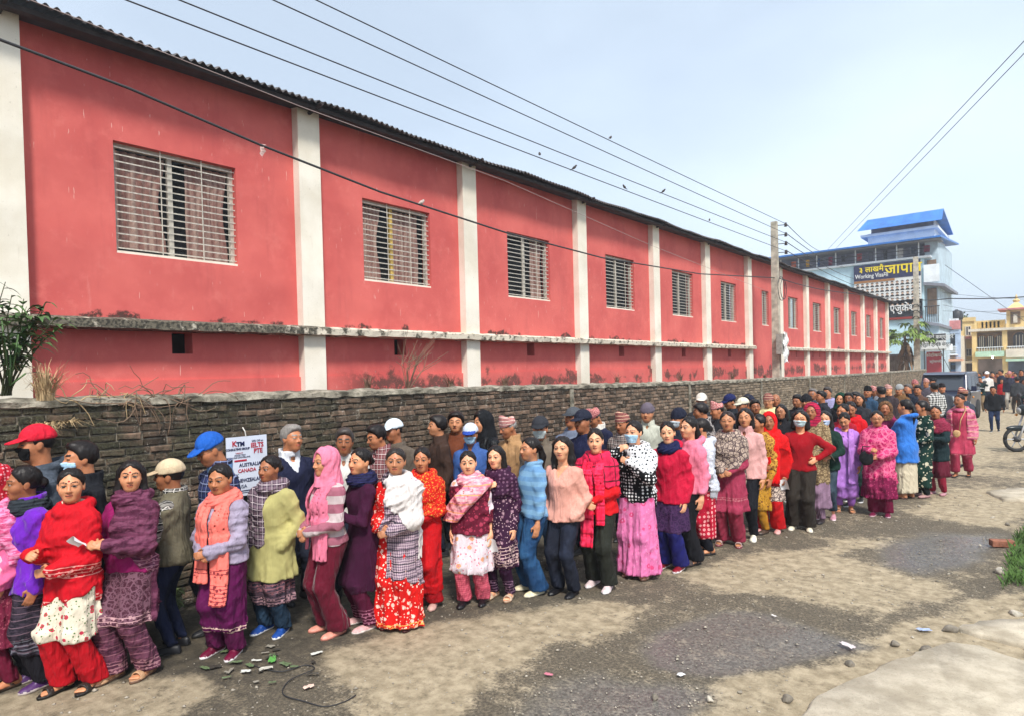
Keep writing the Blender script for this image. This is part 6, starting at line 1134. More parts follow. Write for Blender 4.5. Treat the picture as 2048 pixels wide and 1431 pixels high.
# ================================================================== SHOP HOUSES ACROSS THE STREET END
def house(name, Y, x0, x1, h, wallm, label, depth=9): 
    o = tag(empty(name, ((x0+x1)/2, Y+depth/2, 0)), label, 'building'); O = Vector(((x0+x1)/2, Y+depth/2, 0)); bx('wall', wallm, (x0, Y, 0), (x1, Y+depth, h), o, O); return o, O
def win(o, O, x0, x1, z0, z1, Y, glassm, framem, bars=0):
    w = empty('window', Vector(((x0+x1)/2, Y, z0))-O, 0, o); WO = Vector(((x0+x1)/2, Y, z0)); bx('pane', glassm, (x0, Y-.03, z0), (x1, Y-.01, z1), w, WO); t = .07
    for a, b in (((x0-t, Y-.08, z0-t), (x1+t, Y-.001, z0)), ((x0-t, Y-.08, z1), (x1+t, Y-.001, z1+t)), ((x0-t, Y-.08, z0), (x0, Y-.001, z1)), ((x1, Y-.08, z0), (x1+t, Y-.001, z1))): bx('frame', framem, a, b, w, WO)
    for k in range(bars): x = x0+(x1-x0)*(k+1)/(bars+1); bx('bar', framem, (x-.025, Y-.07, z0), (x+.025, Y-.032, z1), w, WO)
DKG = simple('dark_pane', (.05, .05, .06), .2, .2, 3, 0); PINKP = simple('pink_paint', (.55, .22, .22), .8, .15, 2, .1); PBLUE = simple('pale_blue_paint', (.42, .52, .68), .8, .15, 2, .1); YELP = simple('yellow_paint', (.72, .53, .24), .8, .12, 1.5, .12); CRMP = simple('pale_cream_paint', (.66, .60, .50), .8, .1, 1.5, .1); GRNP = simple('pale_green_paint', (.42, .62, .48), .8, .1, 2, .1); SHUT = simple('shutter_brown', (.17, .13, .115), .6, .15, 3, .1); BLUP = simple('strong_blue_paint', (.08, .20, .42), .7, .15, 2, .1)
Y7 = 70.; ax = lambda px, py=690: onY(px, py, Y7).x; az = lambda py, px=1890: onY(px, py, Y7).z
o, O = house('shop_house', Y7, ax(1852), ax(1921), az(672), CRMP, 'narrow shop house with red parapet and blue trim'); X0, X1 = ax(1852), ax(1921)
bx('parapet', PINKP, (X0-.1, Y7-.5, az(660)), (X1, Y7+.3, az(643)), o, O); bx('upper_band', PBLUE, (X0-.1, Y7-.4, az(668)), (X1+.02, Y7+.3, az(661)), o, O); bx('corner_post', PBLUE, (X1-.35, Y7-.35, 0), (X1+.03, Y7-.01, az(668)), o, O)
for k in range(9): x = X0+.2+(X1-X0-.4)*k/8; bx('parapet_knob', WHP, (x-.12, Y7-.45, az(643)), (x+.12, Y7-.2, az(639)), o, O)
win(o, O, ax(1893), ax(1911), az(692), az(671), Y7, DKG, WHP, 0)
for k in range(5): bx('balcony_rail', WHP, (ax(1890), Y7-.5, az(709)+.16*k), (ax(1915), Y7-.45, az(709)+.06+.16*k), o, O)
bx('balcony_slab', WHP, (ax(1888), Y7-.6, az(711)), (ax(1917), Y7, az(709)), o, O); bx('shop_awning', simple('awning_orange', (.66, .36, .24), .7, .15, 2, .1), (ax(1882), Y7-1.5, az(722)), (ax(1927), Y7-.02, az(717)), o, O); bx('shop_front', BLUP, (ax(1886), Y7-.06, 0), (ax(1921), Y7-.01, az(724)), o, O); bx('shop_window', DKG, (ax(1895), Y7-.1, az(738)), (ax(1912), Y7-.07, az(729)), o, O)
wt = tag(empty('water_tank', (ax(1906), Y7+3, az(643))), 'black plastic water tank on a roof stand', 'tank'); zk = onY(1906, 634, Y7+3).z; m = MB(); m.lathe((0, 0, zk-az(643)-.3), [(.48, 0), (.5, .12), (.5, .65), (.4, .8), (.14, .9), (.12, .96)], 16); m.build('drum', simple('tank_black', (.03, .032, .036), .45, .2, 3, .05), wt, True); m = MB()
for sx in (-.35, .35):
    for sy in (-.35, .35): m.tube([(sx, sy, -.8), (sx, sy, zk-az(643)-.3)], .05, 5)
m.build('stand', STEEL, wt)
Y8 = 75.; ax = lambda px, py=690: onY(px, py, Y8).x; az = lambda py, px=1990: onY(px, py, Y8).z
o, O = house('yellow_house', Y8, ax(1921), ax(1952), az(640), YELP, 'narrow yellow house between the shop house and the arcade'); win(o, O, ax(1933), ax(1941), az(668), az(651), Y8, DKG, CRMP, 1); win(o, O, ax(1933), ax(1942), az(710), az(697), Y8, DKG, CRMP, 1); bx('awning', PINKP, (ax(1920), Y8-1.2, az(676)), (ax(1944), Y8-.01, az(672)), o, O); bx('shop_shutter', SHUT, (ax(1923), Y8-.05, 0), (ax(1950), Y8-.005, az(724)), o, O); bx('shop_canopy', CRMP, (ax(1920), Y8-1.4, az(724)), (ax(1954), Y8-.01, az(719)), o, O); bx('parapet', YELP, (ax(1921), Y8-.12, az(640)), (ax(1952), Y8+.1, az(632)), o, O)
o, O = house('arcade_house', Y8-.8, ax(1950), ax(2300), az(660), YELP, 'yellow two storey house with arched balcony windows and a rooftop shrine'); Ya = Y8-.8; ax = lambda px, py=690: onY(px, py, Ya).x; az = lambda py, px=2000: onY(px, py, Ya).z
bx('floor_slab', CRMP, (ax(1940), Ya-1.3, az(662)), (ax(2300), Ya+.2, az(657)), o, O); bx('parapet', YELP, (ax(1950), Ya-.3, az(657)), (ax(2012), Ya-.1, az(640)), o, O); bx('parapet', YELP, (ax(2048), Ya-.3, az(657)), (ax(2300), Ya-.1, az(640)), o, O)
for k in range(6): x = ax(1962+k*8); bx('parapet_panel', simple('ochre_panel', (.60, .38, .12), .8, .1, 3, .1), (x-.22, Ya-.34, az(655)), (x+.22, Ya-.301, az(643)), o, O)
for px in (1951, 2011, 2068, 2130, 2200): bx('column', YELP, (ax(px)-.18, Ya-1.1, 0), (ax(px)+.18, Ya-.75, az(662)), o, O)
WB = simple('recess_brown', (.22, .15, .09), .8, .2, 2, .1)
for b0, b1 in ((1955, 2008), (2015, 2064), (2072, 2126)):
    bx('recess', WB, (ax(b0), Ya-.10, az(697)), (ax(b1), Ya-.01, az(664)), o, O); na = 3 if b0 == 1955 else 1; wdt = (ax(b1)-ax(b0))/na*(1 if na > 1 else .62)
    for k in range(na):
        cx = ax(b0)+wdt*(k+.5) if na > 1 else (ax(b0)+ax(b1))/2; z0 = az(694); zs_ = az(676); rr = wdt*.42; w = empty('arched_window', Vector((cx, Ya-.1, z0))-O, 0, o); WO = Vector((cx, Ya-.1, z0))
        poly = [(cx-rr, Ya-.14, z0), (cx+rr, Ya-.14, z0)]+[(cx+rr*math.cos(a), Ya-.14, zs_+rr*math.sin(a)) for a in np.linspace(0, math.pi, 9)]; m = MB(WO); m.prism(poly, (0, .03, 0)); m.build('pane', DKG, w)
        m = MB(WO); m.tube([(cx+(rr+.05)*math.cos(a), Ya-.16, zs_+(rr+.05)*math.sin(a)) for a in np.linspace(0, math.pi, 9)], .06, 5); m.build('arch_frame', simple('frame_brown', (.30, .17, .08), .7, .2, 4, .1), w)
        for q in (-.5, 0, .5): bx('bar', CRMP, (cx+rr*q-.03, Ya-.2, z0), (cx+rr*q+.03, Ya-.16, zs_+.2), w, WO)
    bx('balcony_rail', WHP, (ax(b0), Ya-1.12, az(695)), (ax(b1), Ya-1.07, az(693.5)), o, O)
    for k in range(11): x = ax(b0)+(ax(b1)-ax(b0))*k/10; bx('baluster', WHP, (x-.02, Ya-1.1, az(705)), (x+.02, Ya-1.06, az(695)), o, O)
bx('balcony_front', GRNP, (ax(1953), Ya-1.3, az(713)), (ax(2010), Ya-1.0, az(702)), o, O); bx('balcony_front', CRMP, (ax(2013), Ya-1.3, az(715)), (ax(2300), Ya-1.0, az(699)), o, O)
bx('shop_shutter', SHUT, (ax(1956), Ya-.05, 0), (ax(2008), Ya-.005, az(716)), o, O); bx('shop_shutter', simple('shutter_blue', (.09, .12, .18), .6, .15, 3, .1), (ax(2016), Ya-.05, 0), (ax(2066), Ya-.005, az(718)), o, O); bx('shop_shutter', SHUT, (ax(2074), Ya-.05, 0), (ax(2290), Ya-.005, az(718)), o, O); bx('shop_canopy', GRNP, (ax(2013), Ya-1.5, az(722)), (ax(2300), Ya-1.0, az(717)), o, O)
sx0, sx1 = ax(2014), ax(2052); sh = bx('shrine_room', YELP, (sx0, Ya-.5, az(657)), (sx1, Ya+2.2, az(622)), o, O); bx('niche', WB, (ax(2022), Ya-.55, az(650)), (ax(2042), Ya-.505, az(626)), sh, Vector((0, 0, 0))+O); bx('statue', simple('idol_stone', (.55, .50, .42), .7, .2, 6, .1), (ax(2028), Ya-.75, az(648)), (ax(2036), Ya-.56, az(632)), sh, O)
bx('shrine_eave', PINKP, (sx0-.6, Ya-1.0, az(622)), (sx1+.6, Ya+2.6, az(619)), o, O); m = MB(O); mx_, zz_ = (sx0+sx1)/2, az(619); m.add([(sx0, Ya-.4, zz_), (sx1, Ya-.4, zz_), (sx1, Ya+2.2, zz_), (sx0, Ya+2.2, zz_), (mx_, Ya+.9, az(603))], [(0, 1, 4), (1, 2, 4), (2, 3, 4), (3, 0, 4), (3, 2, 1, 0)]); m.lathe((mx_, Ya+.9, az(605)), [(.22, 0), (.28, .15), (.12, .3), (.1, .45), (.02, .7)], 8); m.build('shrine_roof', YELP, o)
lamp = tag(empty('street_bulb', onY(1985, 714, Ya-1.35)), 'lit bulb under the green balcony front', 'lamp'); LMP = NT('bulb_glow'); LMP.sin('Base Color', (1, .9, .7)); LMP.b.inputs['Emission Color'].default_value = (1, .85, .6, 1); LMP.b.inputs['Emission Strength'].default_value = 6; m = MB(); m.lathe((0, 0, -.09), [(.01, 0), (.06, .03), (.07, .08), (.04, .14), (.02, .18)], 8); m.build('bulb', LMP.m, lamp, True); m = MB(); m.tube([(0, 0, .09), (0, .1, .25)], .015, 4); m.build('holder', STEEL, lamp)
# filler houses farther back, each its own thing
for (Y, px0, px1, pyt, mt, lab) in ((92, 1886, 1935, 655, CRMP, 'pale house rising behind the narrow shop house'), (95, 1935, 2010, 648, YELP, 'dull yellow house behind the arcade'), (80, 2300, 2700, 640, PBLUE, 'pale blue house past the end of the arcade'), (66, 2500, 3300, 610, CRMP, 'cream house at the street corner far to the side')):
    a, b = onY(px0, 690, Y).x, onY(px1, 690, Y).x; h_ = onY((px0+px1)/2, pyt, Y).z; o, O = house('background_house', Y, a, b, h_, mt, lab); n_ = max(2, int((b-a)/3))
    for fl in (0, 1):
        for k in range(n_): c_ = a+(b-a)*(k+.5)/n_; win(o, O, c_-.5, c_+.5, 1.1+3*fl, 2.4+3*fl, Y, DKG, WHP, 1)
hut = tag(empty('tin_hut', (onX(1792, 725, -9.5).x, 53, 0)), 'small grey plank hut behind the wall past the hall', 'hut'); HO = Vector((onX(1792, 725, -9.5).x, 53, 0)); hx0, hx1 = onY(1776, 720, 53).x, onY(1805, 720, 53).x; PLK = simple('plank_grey', (.30, .26, .21), .9, .25, 4, .3); n_ = 7
for k in range(n_): a = hx0+(hx1-hx0)*k/n_; bx('plank', PLK, (a+.015, 53+.01*(k % 2), 0), (a+(hx1-hx0)/n_-.015, 53.1+.01*(k % 2), onY(1790, 711, 53).z), hut, HO)
bx('back', PLK, (hx0, 53.12, 0), (hx1, 55, onY(1790, 712, 53).z), hut, HO); bx('roof', GREYP, (hx0-.2, 52.7, onY(1790, 711, 53).z), (hx1+.2, 55.2, onY(1790, 708, 53).z), hut, HO)
# ================================================================== VEHICLES
NAVYP = NT('navy_car_paint'); NAVYP.sin('Base Color', (.012, .018, .05)); NAVYP.sin('Roughness', .28); NAVYP.b.inputs['Coat Weight'].default_value = .5; NAVYP = NAVYP.m
CHR = simple('chrome_trim', (.55, .55, .56), .25, .1, 5, 0, 1.); TYRE = simple('tyre_rubber', (.025, .025, .025), .85, .2, 20, .2); CGL = NT('car_glass'); CGL.sin('Base Color', (.05, .06, .075)); CGL.sin('Roughness', .06); CGL = CGL.m; LENS = simple('lamp_lens', (.35, .36, .36), .15, .1, 9, 0); PLATE = flat('plate_white', 'd8d4d0')
def xprism(m, prof_, x0, x1):      # profile in (y,z), extruded along x
    m.prism([(x0, y, z) for y, z in prof_], (x1-x0, 0, 0))
jb = onZ(1893, 838); jeep = tag(empty('jeep', jb, R(176)), 'dark navy boxy jeep parked beside the brick wall', 'vehicle')
# local: +Y forward (towards the camera after the turn)
def jp(name, mat, fn, par=None, smooth=False): m = MB(); fn(m); return m.build(name, mat, par or jeep, smooth)
def bevel(o, w=.04, s=2):
    b = o.modifiers.new('bevel', 'BEVEL'); b.width = w; b.segments = s; b.limit_method = 'ANGLE'; return o
bevel(jp('body', NAVYP, lambda m: xprism(m, [(-2.0, .42), (1.95, .42), (2.0, .62), (1.98, .92), (1.85, 1.0), (.62, 1.06), (-2.02, 1.06), (-2.05, .6)], -.78, .78)), .06, 3)
cabp = [(-2.0, 1.06), (.62, 1.06), (.30, 1.70), (.12, 1.76), (-1.85, 1.76), (-1.98, 1.68)]
def cab(m):
    lo = [(-.74, y, z) for y, z in cabp]; sc = lambda z: 1-(z-1.06)/.7*.09; vs = [(-.75*sc(z), y, z) for y, z in cabp]+[(.75*sc(z), y, z) for y, z in cabp]; n = len(cabp); m.add(vs, [tuple(range(n)), tuple(range(2*n-1, n-1, -1))]+[(i, n+i, n+(i+1) % n, (i+1) % n) for i in range(n)])
bevel(jp('cabin', NAVYP, cab), .04, 2)
jp('windscreen', CGL, lambda m: m.add([(-.64, .605, 1.12), (.64, .605, 1.12), (.60, .345, 1.66), (-.60, .345, 1.66)], [(0, 1, 2, 3)]))
for s in (-1, 1):
    for (y0, y1) in ((-.38, .38), (-1.10, -.46), (-1.85, -1.18)): jp('side_window', CGL, lambda m: m.add([(s*.752, y0, 1.12), (s*.752, y1, 1.12), (s*.699, y1-(.22 if y1 > .3 else 0), 1.60), (s*.699, y0, 1.60)], [(0, 1, 2, 3)]))
    hl = jp('headlight', LENS, lambda m: m.lathe((s*.56, 1.97, .80), [(.13, 0), (.13, .04), (.09, .06), (.02, .07)], 12, 'y'), None, True); jp('bezel', CHR, lambda m: m.lathe((s*.56, 1.96, .80), [(.155, 0), (.155, .03), (.135, .045), (.132, .02)], 12, 'y'), hl, True)
    mi = jp('mirror', NAVYP, lambda m: m.box((s*.84, .40, 1.08), (s*1.0, .46, 1.26))); jp('mirror_arm', STEEL, lambda m: m.tube([(s*.74, .45, 1.08), (s*.86, .43, 1.13)], .015, 5), mi)
    for y in (1.25, -1.3):
        w = jp('wheel', TYRE, lambda m: m.lathe((s*.70, y, .36), [(.2, -.11), (.34, -.11), (.36, -.07), (.36, .07), (.34, .11), (.2, .11)], 20, 'x'), None, True); jp('rim', CHR, lambda m: m.lathe((s*.70, y, .36), [(.02, -.10), (.2, -.09), (.21, 0), (.2, .09), (.02, .10)], 14, 'x'), w, True)
jp('bumper', STEEL, lambda m: m.box((-.82, 1.98, .46), (.82, 2.14, .60))); jp('number_plate', PLATE, lambda m: m.box((-.24, 2.141, .62), (.24, 2.155, .76)))
jp('grille', STEEL, lambda m: [m.box((-.38+.11*k, 1.985, .66), (-.33+.11*k, 2.01, .94)) for k in range(8)]); jp('bonnet_sticker', PLATE, lambda m: m.box((-.1, .9, 1.052), (.2, 1.15, 1.056))); jp('roof_visor', NAVYP, lambda m: m.add([(-.66, .30, 1.70), (.66, .30, 1.70), (.62, .50, 1.66), (-.62, .50, 1.66), (-.66, .30, 1.73), (.66, .30, 1.73), (.62, .50, 1.69), (-.62, .50, 1.69)], [(3, 2, 1, 0), (4, 5, 6, 7), (0, 1, 5, 4), (1, 2, 6, 5), (2, 3, 7, 6), (3, 0, 4, 7)]))
jp('dashboard_papers', PLATE, lambda m: m.box((.1, .55, 1.16), (.42, .60, 1.26)))
def motorcycle(loc, rz, label, colh):
    r_ = tag(empty('motorcycle', loc, R(rz)), label, 'motorcycle', 'parked motorcycles'); pm = simple('bike_paint'+colh, hexc(colh), .3, .1, 5, 0, world=False); p = lambda n, mt, fn, par=None, sm=True: (lambda m: (fn(m), m.build(n, mt, par or r_, sm))[1])(MB())
    for y, nm in ((.64, 'front_wheel'), (-.62, 'rear_wheel')):
        w = p(nm, TYRE, lambda m: m.tube([(0, y+.262*math.cos(a), .30+.262*math.sin(a)) for a in np.linspace(0, 2*math.pi, 21)], .042, 7)); p('rim', CHR, lambda m: [m.tube([(0, y, .30), (0, y+.23*math.cos(a), .30+.23*math.sin(a))], .014, 4) for a in np.linspace(0, 5.24, 6)], w); p('hub', STEEL, lambda m: m.lathe((0, y, .30), [(.06, -.07), (.07, 0), (.06, .07)], 10, 'x'), w)
    for s in (-1, 1): p('fork', CHR, lambda m: m.tube([(s*.085, .64, .30), (s*.08, .40, .98)], .022, 6)); p('shock_absorber', STEEL, lambda m: m.tube([(s*.13, -.60, .32), (s*.12, -.42, .70)], .035, 6)); mi = p('mirror', STEEL, lambda m: m.lathe((s*.36, .34, 1.30), [(.02, -.02), (.07, 0), (.06, .02), (.01, .025)], 10, 'y')); p('mirror_stalk', STEEL, lambda m: m.tube([(s*.28, .34, 1.06), (s*.36, .33, 1.29)], .008, 4), mi); p('turn_signal', simple('amber_lens', (.7, .25, .02), .3, .1, 9, 0), lambda m: m.lathe((s*.18, .52, .86), [(.01, -.03), (.035, 0), (.01, .04)], 8, 'y'))
    def blob(n, mt, items, lo, hi, k=.05):
        g = Grid(lo, hi, .024); F = None
        for it in items: F = ell(g, it[0], it[1], F, k)
        obj(n, mesh_np(n, *snet(F, g), mt), r_)
    blob('fuel_tank', pm, [((0, .12, .86), (.14, .26, .12)), ((0, .22, .84), (.16, .14, .12))], (-.25, -.3, .6), (.25, .5, 1.1)); blob('seat', simple('seat_black', (.02, .02, .02), .6, .2, 9, .1, world=False), [((0, -.28, .82), (.13, .30, .06)), ((0, -.55, .87), (.12, .22, .055))], (-.25, -.9, .6), (.25, .15, 1.05)); blob('side_fairing', pm, [((0, -.35, .66), (.13, .22, .09)), ((0, -.72, .80), (.09, .20, .06))], (-.25, -1.05, .45), (.25, .05, 1.0)); blob('engine', STEEL, [((0, .08, .46), (.15, .20, .17)), ((0, .24, .60), (.11, .10, .14))], (-.3, -.3, .15), (.3, .5, .9)); blob('headlamp_cowl', pm, [((0, .50, .98), (.13, .10, .13))], (-.25, .3, .75), (.25, .7, 1.2)); blob('front_mudguard', pm, [((0, .62, .56), (.07, .26, .07))], (-.15, .25, .4), (.15, 1.0, .75))
    p('headlight', LENS, lambda m: m.lathe((0, .575, .97), [(.075, 0), (.07, .025), (.02, .035)], 12, 'y')); p('handlebar', CHR, lambda m: m.tube([(-.36, .22, 1.04), (-.2, .34, 1.06), (0, .38, 1.02), (.2, .34, 1.06), (.36, .22, 1.04)], .014, 6)); p('exhaust', CHR, lambda m: m.tube([(.14, .2, .34), (.17, -.2, .30), (.18, -.75, .38)], [.025, .03, .055], 8)); p('side_stand', STEEL, lambda m: m.tube([(-.1, -.05, .30), (-.26, -.10, .01)], .014, 5)); p('frame', STEEL, lambda m: [m.tube([(0, .40, .95), (0, .28, .34), (0, -.2, .28), (0, -.62, .30)], .022, 5), m.tube([(0, .40, .92), (0, -.3, .76), (0, -.62, .32)], .022, 5)])
    r_.rotation_euler.x = 0; return r_
motorcycle(onZ(2092, 902), 125, 'dark motorcycle parked at the right side of the road', '1c2428'); motorcycle(onZ(1932, 838), 190, 'black motorcycle parked beside the jeep', '141416'); motorcycle(onZ(1944, 826), 200, 'dark red motorcycle parked behind the jeep', '4a1018'); motorcycle(onZ(2150, 884), 140, 'blue grey motorcycle past the dark one at the road side', '2a3a4a')
# ================================================================== THINGS CARRIED
BAGK = LEATHER('15161a'); BAGC = LEATHER('c8a070')
def bag(loc, a, w, d, h_, mat, label, strap=None):
    r_ = tag(empty('handbag', loc, a), label, 'bag'); g = Grid((-w, -d, -h_*.75), (w, d, h_*.75), max(.012, w/14)); F = ell(g, (0, 0, 0), (w*.62, d*.55, h_*.55), None); F = smax(F, (np.abs(g.y)-d*.42).astype(f4), .02); F = F+.003*np.sin(g.x*60+g.z*40); obj('pouch', mesh_np('pouch', *snet(F.astype(f4), g), mat), r_)
    m = MB(); m.tube(strap or [(-w*.4, 0, h_*.4), (-w*.3, 0, h_*.85), (w*.3, 0, h_*.85), (w*.4, 0, h_*.4)], .009, 5); m.build('strap', mat, r_, True); return r_
def near(pr, p):
    o, la, B, hb = pr; a = o.rotation_euler.z; return Vector((B.x+p[0]*math.cos(a)-p[1]*math.sin(a), B.y+p[0]*math.sin(a)+p[1]*math.cos(a), p[2])), a
l_, a = near(w28, (.13, .27, .84)); bag(l_, a, .15, .08, .19, BAGK, 'black handbag held open by the woman in magenta')
l_, a = near(w32, (.05, .21, .82)); bag(l_, a, .10, .06, .13, BAGC, 'small tan sling bag on the walking woman in rose', [(-.04, 0, .05), (-.06, -.02, .25), (-.13, -.10, .44), (-.12, -.14, .50)])
# ================================================================== PLANTS
LEAF = simple('leaf_green', (.075, .15, .045), .55, .35, 5, .1); LEAF2 = simple('leaf_dull', (.09, .12, .045), .6, .35, 5, .1); DRY = simple('dry_straw', (.42, .30, .16), .85, .3, 8, .1); TWIG = simple('dry_twig', (.20, .13, .085), .9, .3, 8, .2); STEM = simple('stem_green', (.07, .08, .03), .7, .3, 8, .1)
def leafshape(p, d, up, L_, w, curl=.25, n=4):
    d = Vector(d).normalized(); s = d.cross(Vector(up)); s = s.normalized() if s.length > .01 else Vector((1, 0, 0)); nrm = s.cross(d); V = []; F = []
    for i in range(n+1):
        t = i/n; c = Vector(p)+d*L_*t+nrm*(.12*L_*math.sin(t*3.14))-Vector((0, 0, curl*L_*t*t)); ww = w*math.sin(min(1, t*1.05+.06)*math.pi)**.8*.5; V += [c-s*ww+nrm*ww*.25, c, c+s*ww+nrm*ww*.25]
    F = [(3*i+a, 3*i+a+1, 3*i+a+4, 3*i+a+3) for i in range(n) for a in (0, 1)]; return V, F
def plant(name, base, stems, hgt, lf, label, cat, sprd=.3, leafL=.16, leafW=.045, nl=9, group=None, stemm=None, leafm=None, seed=1, out=(0, 0, 0)):
    rr = random.Random(seed); r_ = tag(empty(name, base), label, cat, group); ms = MB(); ml = MB()
    for k in range(stems):
        a = rr.uniform(0, 6.28); q = rr.uniform(.2, 1)*sprd; pts = [Vector((rr.uniform(-.05, .05), rr.uniform(-.05, .05), 0))]; e = Vector((q*math.cos(a), q*math.sin(a), hgt*rr.uniform(.6, 1)))+Vector(out)*rr.uniform(.4, 1)
        for t in (.35, .7, 1): pts.append(pts[0].lerp(e, t)+Vector((rr.uniform(-.03, .03), rr.uniform(-.03, .03), .06*math.sin(t*3.1))))
        ms.tube(pts, .008, 4, .003)
        for i in range(nl):
            t = rr.uniform(.25, 1); j = min(2, int(t*3)); p = pts[j].lerp(pts[j+1], t*3-j); b = rr.uniform(0, 6.28); V, F = leafshape(p, (math.cos(b), math.sin(b), rr.uniform(-.3, .5)), (0, 0, 1), leafL*rr.uniform(.6, 1.2), leafW*rr.uniform(.7, 1.2), rr.uniform(.1, .5)); ml.add(V, F)
    ms.build('stem', stemm or STEM, r_); ml.build('foliage', leafm or LEAF, r_, True); return r_
plant('leafy_shrub', onX(8, 790, -6.9), 18, .85, 0, 'leafy green shrub at the hall corner behind the wall', 'shrub', .38, .14, .055, 16, seed=3, out=(.1, .1, 0)); plant('leafy_shrub', onX(-60, 800, -6.8), 14, 1.1, 0, 'second green shrub hugging the first pillar', 'shrub', .4, .2, .05, 12, leafm=LEAF2, seed=5)
b_ = onX(20, 770, -6.7); m = MB(b_)
for dx, dz, L_ in ((.06, .42, .30), (.0, .25, .26), (.1, .1, .28), (-.05, .55, .24)): V, F = leafshape(b_+Vector((.05, dx, dz)), (.25, 1, -.25), (0, 0, 1), L_, .075, .25); m.add(V, F); m.tube([b_, b_+Vector((.05, dx, dz))], .007, 4)
tag(m.build('broad_leaf_weed', LEAF, None, True, b_), 'weed with long broad leaves leaning past the first pillar', 'weed')
def tuft(name, base, n, hgt, spread, mat, label, cat, seed, lean=(0, 0), w=.006, droop=.5, kind=None):
    rr = random.Random(seed); m = MB(base); base = Vector(base)
    for k in range(n):
        a = rr.uniform(0, 6.28); d = Vector((math.cos(a), math.sin(a), 0)); q = rr.uniform(.1, 1)*spread; p0 = base+d*rr.uniform(0, .06)*(1+spread); L_ = hgt*rr.uniform(.5, 1.1); V = []; s = d.cross(Vector((0, 0, 1)))
        for i in range(5): t = i/4; c = p0+d*q*t*t+Vector((lean[0], lean[1], 0))*t+Vector((0, 0, L_*(t-droop*t*t*rr.uniform(.2, 1)))); ww = w*(1-t*.85); V += [c-s*ww, c+s*ww]
        m.add(V, [(2*i, 2*i+1, 2*i+3, 2*i+2) for i in range(4)])
    return tag(m.build(name, mat, None, False, base), label, cat, None, kind)
tuft('dry_grass_tuft', onX(92, 800, -6.36), 160, .42, .22, DRY, 'dry straw coloured grass tuft on the wall top near the first pillar', 'grass tuft', 4, droop=.7); tuft('dry_grass_tuft', onX(88, 850, -6.27), 90, .10, .18, DRY, 'straw grass hanging down the brick wall below the tuft', 'grass tuft', 6, lean=(.08, 0), droop=2.2); tuft('dry_grass_tuft', onX(128, 845, -6.27), 50, .08, .15, DRY, 'small withered grass clump in the brick wall', 'grass tuft', 8, lean=(.06, .05), droop=2.0)
def vines(name, base, n, L_, mat, label, seed, upm=.4, r_=.005):
    rr = random.Random(seed); m = MB(base); base = Vector(base)
    for k in range(n):
        p = base+Vector((rr.uniform(-.05, .08), rr.uniform(-.35, .35), 0)); a = rr.uniform(-1, 1); pts = [p.copy()]; d = Vector((rr.uniform(-.1, .25), a, rr.uniform(.2, 1)*upm))
        for i in range(6): d += Vector((rr.uniform(-.15, .15), rr.uniform(-.4, .4), rr.uniform(-.55, .25)*upm*1.4)); p = p+d.normalized()*L_/6; p.x = max(p.x, BX+.03) if p.z < base.z else p.x; pts.append(p.copy())
        m.tube(pts, r_, 4, r_*.5)
    return tag(m.build(name, mat, None, False, base), label, 'dry creeper')
vines('dry_creeper', onX(270, 795, -6.38), 11, .36, TWIG, 'tangle of dry creeper on the coping under the first window', 11, .9); vines('dry_creeper', onX(330, 792, -6.38), 14, .38, TWIG, 'bushy dry stalks on the coping below the vent hole', 12, 1.2); vines('dry_creeper', onX(262, 800, -6.26), 6, .45, TWIG, 'pale roots trailing down the old brickwork', 13, -.5, .005); vines('dry_creeper', onX(205, 797, -6.38), 10, .3, DRY, 'few bleached stalks beside the straw tuft', 14, 1.0)
b_ = onX(815, 782, -8.1); m = MB(b_); rr = random.Random(5)
for k in range(12): e = Vector((rr.uniform(-.15, .3), rr.uniform(-.2, .75), rr.uniform(.45, 1.0))); q = e*.5+Vector((0, -.1, .05)); m.tube([b_, b_+q, b_+e], .009, 4, .003); [m.tube([b_+q, b_+q+Vector((rr.uniform(-.1, .1), rr.uniform(-.2, .3), rr.uniform(.1, .3)))], .004, 3) for _ in range(2)]
tag(m.build('bare_sapling', TWIG, None, False, b_), 'leafless twiggy sapling against the red wall of the second bay', 'sapling')
for k, (px, py) in enumerate(((735, 778), (900, 772), (1010, 770), (1085, 768), (1235, 765), (1360, 760), (1465, 757), (1530, 755))): tuft('wall_top_weed', onX(px, py, -8.35), 40, .3, .2, TWIG, 'withered brown weed clump at the foot of the hall', 'weed', 20+k, w=.008, droop=.4)['group'] = 'withered weeds along the foot of the hall'
for k, (px, py) in enumerate(((345, 1235), (325, 1190), (352, 1265))): q = onZ(px, py); q.x = min(q.x, -5.95); plant('wall_foot_weed', (q.x, q.y, 0), 8, .34, 0, 'small leafy weed growing at the foot of the brick wall', 'weed', .16, .10, .035, 8, 'weeds at the wall foot', leafm=LEAF2, seed=30+k)
# grass at the right edge of the road: too many blades to count
rr = np.random.RandomState(3); m = MB(); GP = np.array(gpoly([(2000, 1200), (2012, 1140), (2040, 1090), (2090, 1045), (2240, 1045), (2240, 1230), (2060, 1232)])); lo, hi = GP.min(0), GP.max(0); V = []; F = []
for k in range(9000):
    x, y = rr.uniform(lo[0], hi[0]), rr.uniform(lo[1], hi[1])
    if polysd(np.array([x]), np.array([y]), GP)[0] > .12*rr.rand(): continue
    if vnoise(np.array([x*3.]), np.array([y*3.]))[0] < .28: continue
    a = rr.uniform(0, 6.28); h_ = rr.uniform(.04, .13); dx, dy = math.cos(a)*.04, math.sin(a)*.04; b = len(V); V += [(x-dy*.09, y+dx*.09, 0), (x+dy*.09, y-dx*.09, 0), (x+dx*.5, y+dy*.5, h_*.7), (x+dx*1.3, y+dy*1.3, h_)]; F += [(b, b+1, b+2), (b, b+2, b+3)]
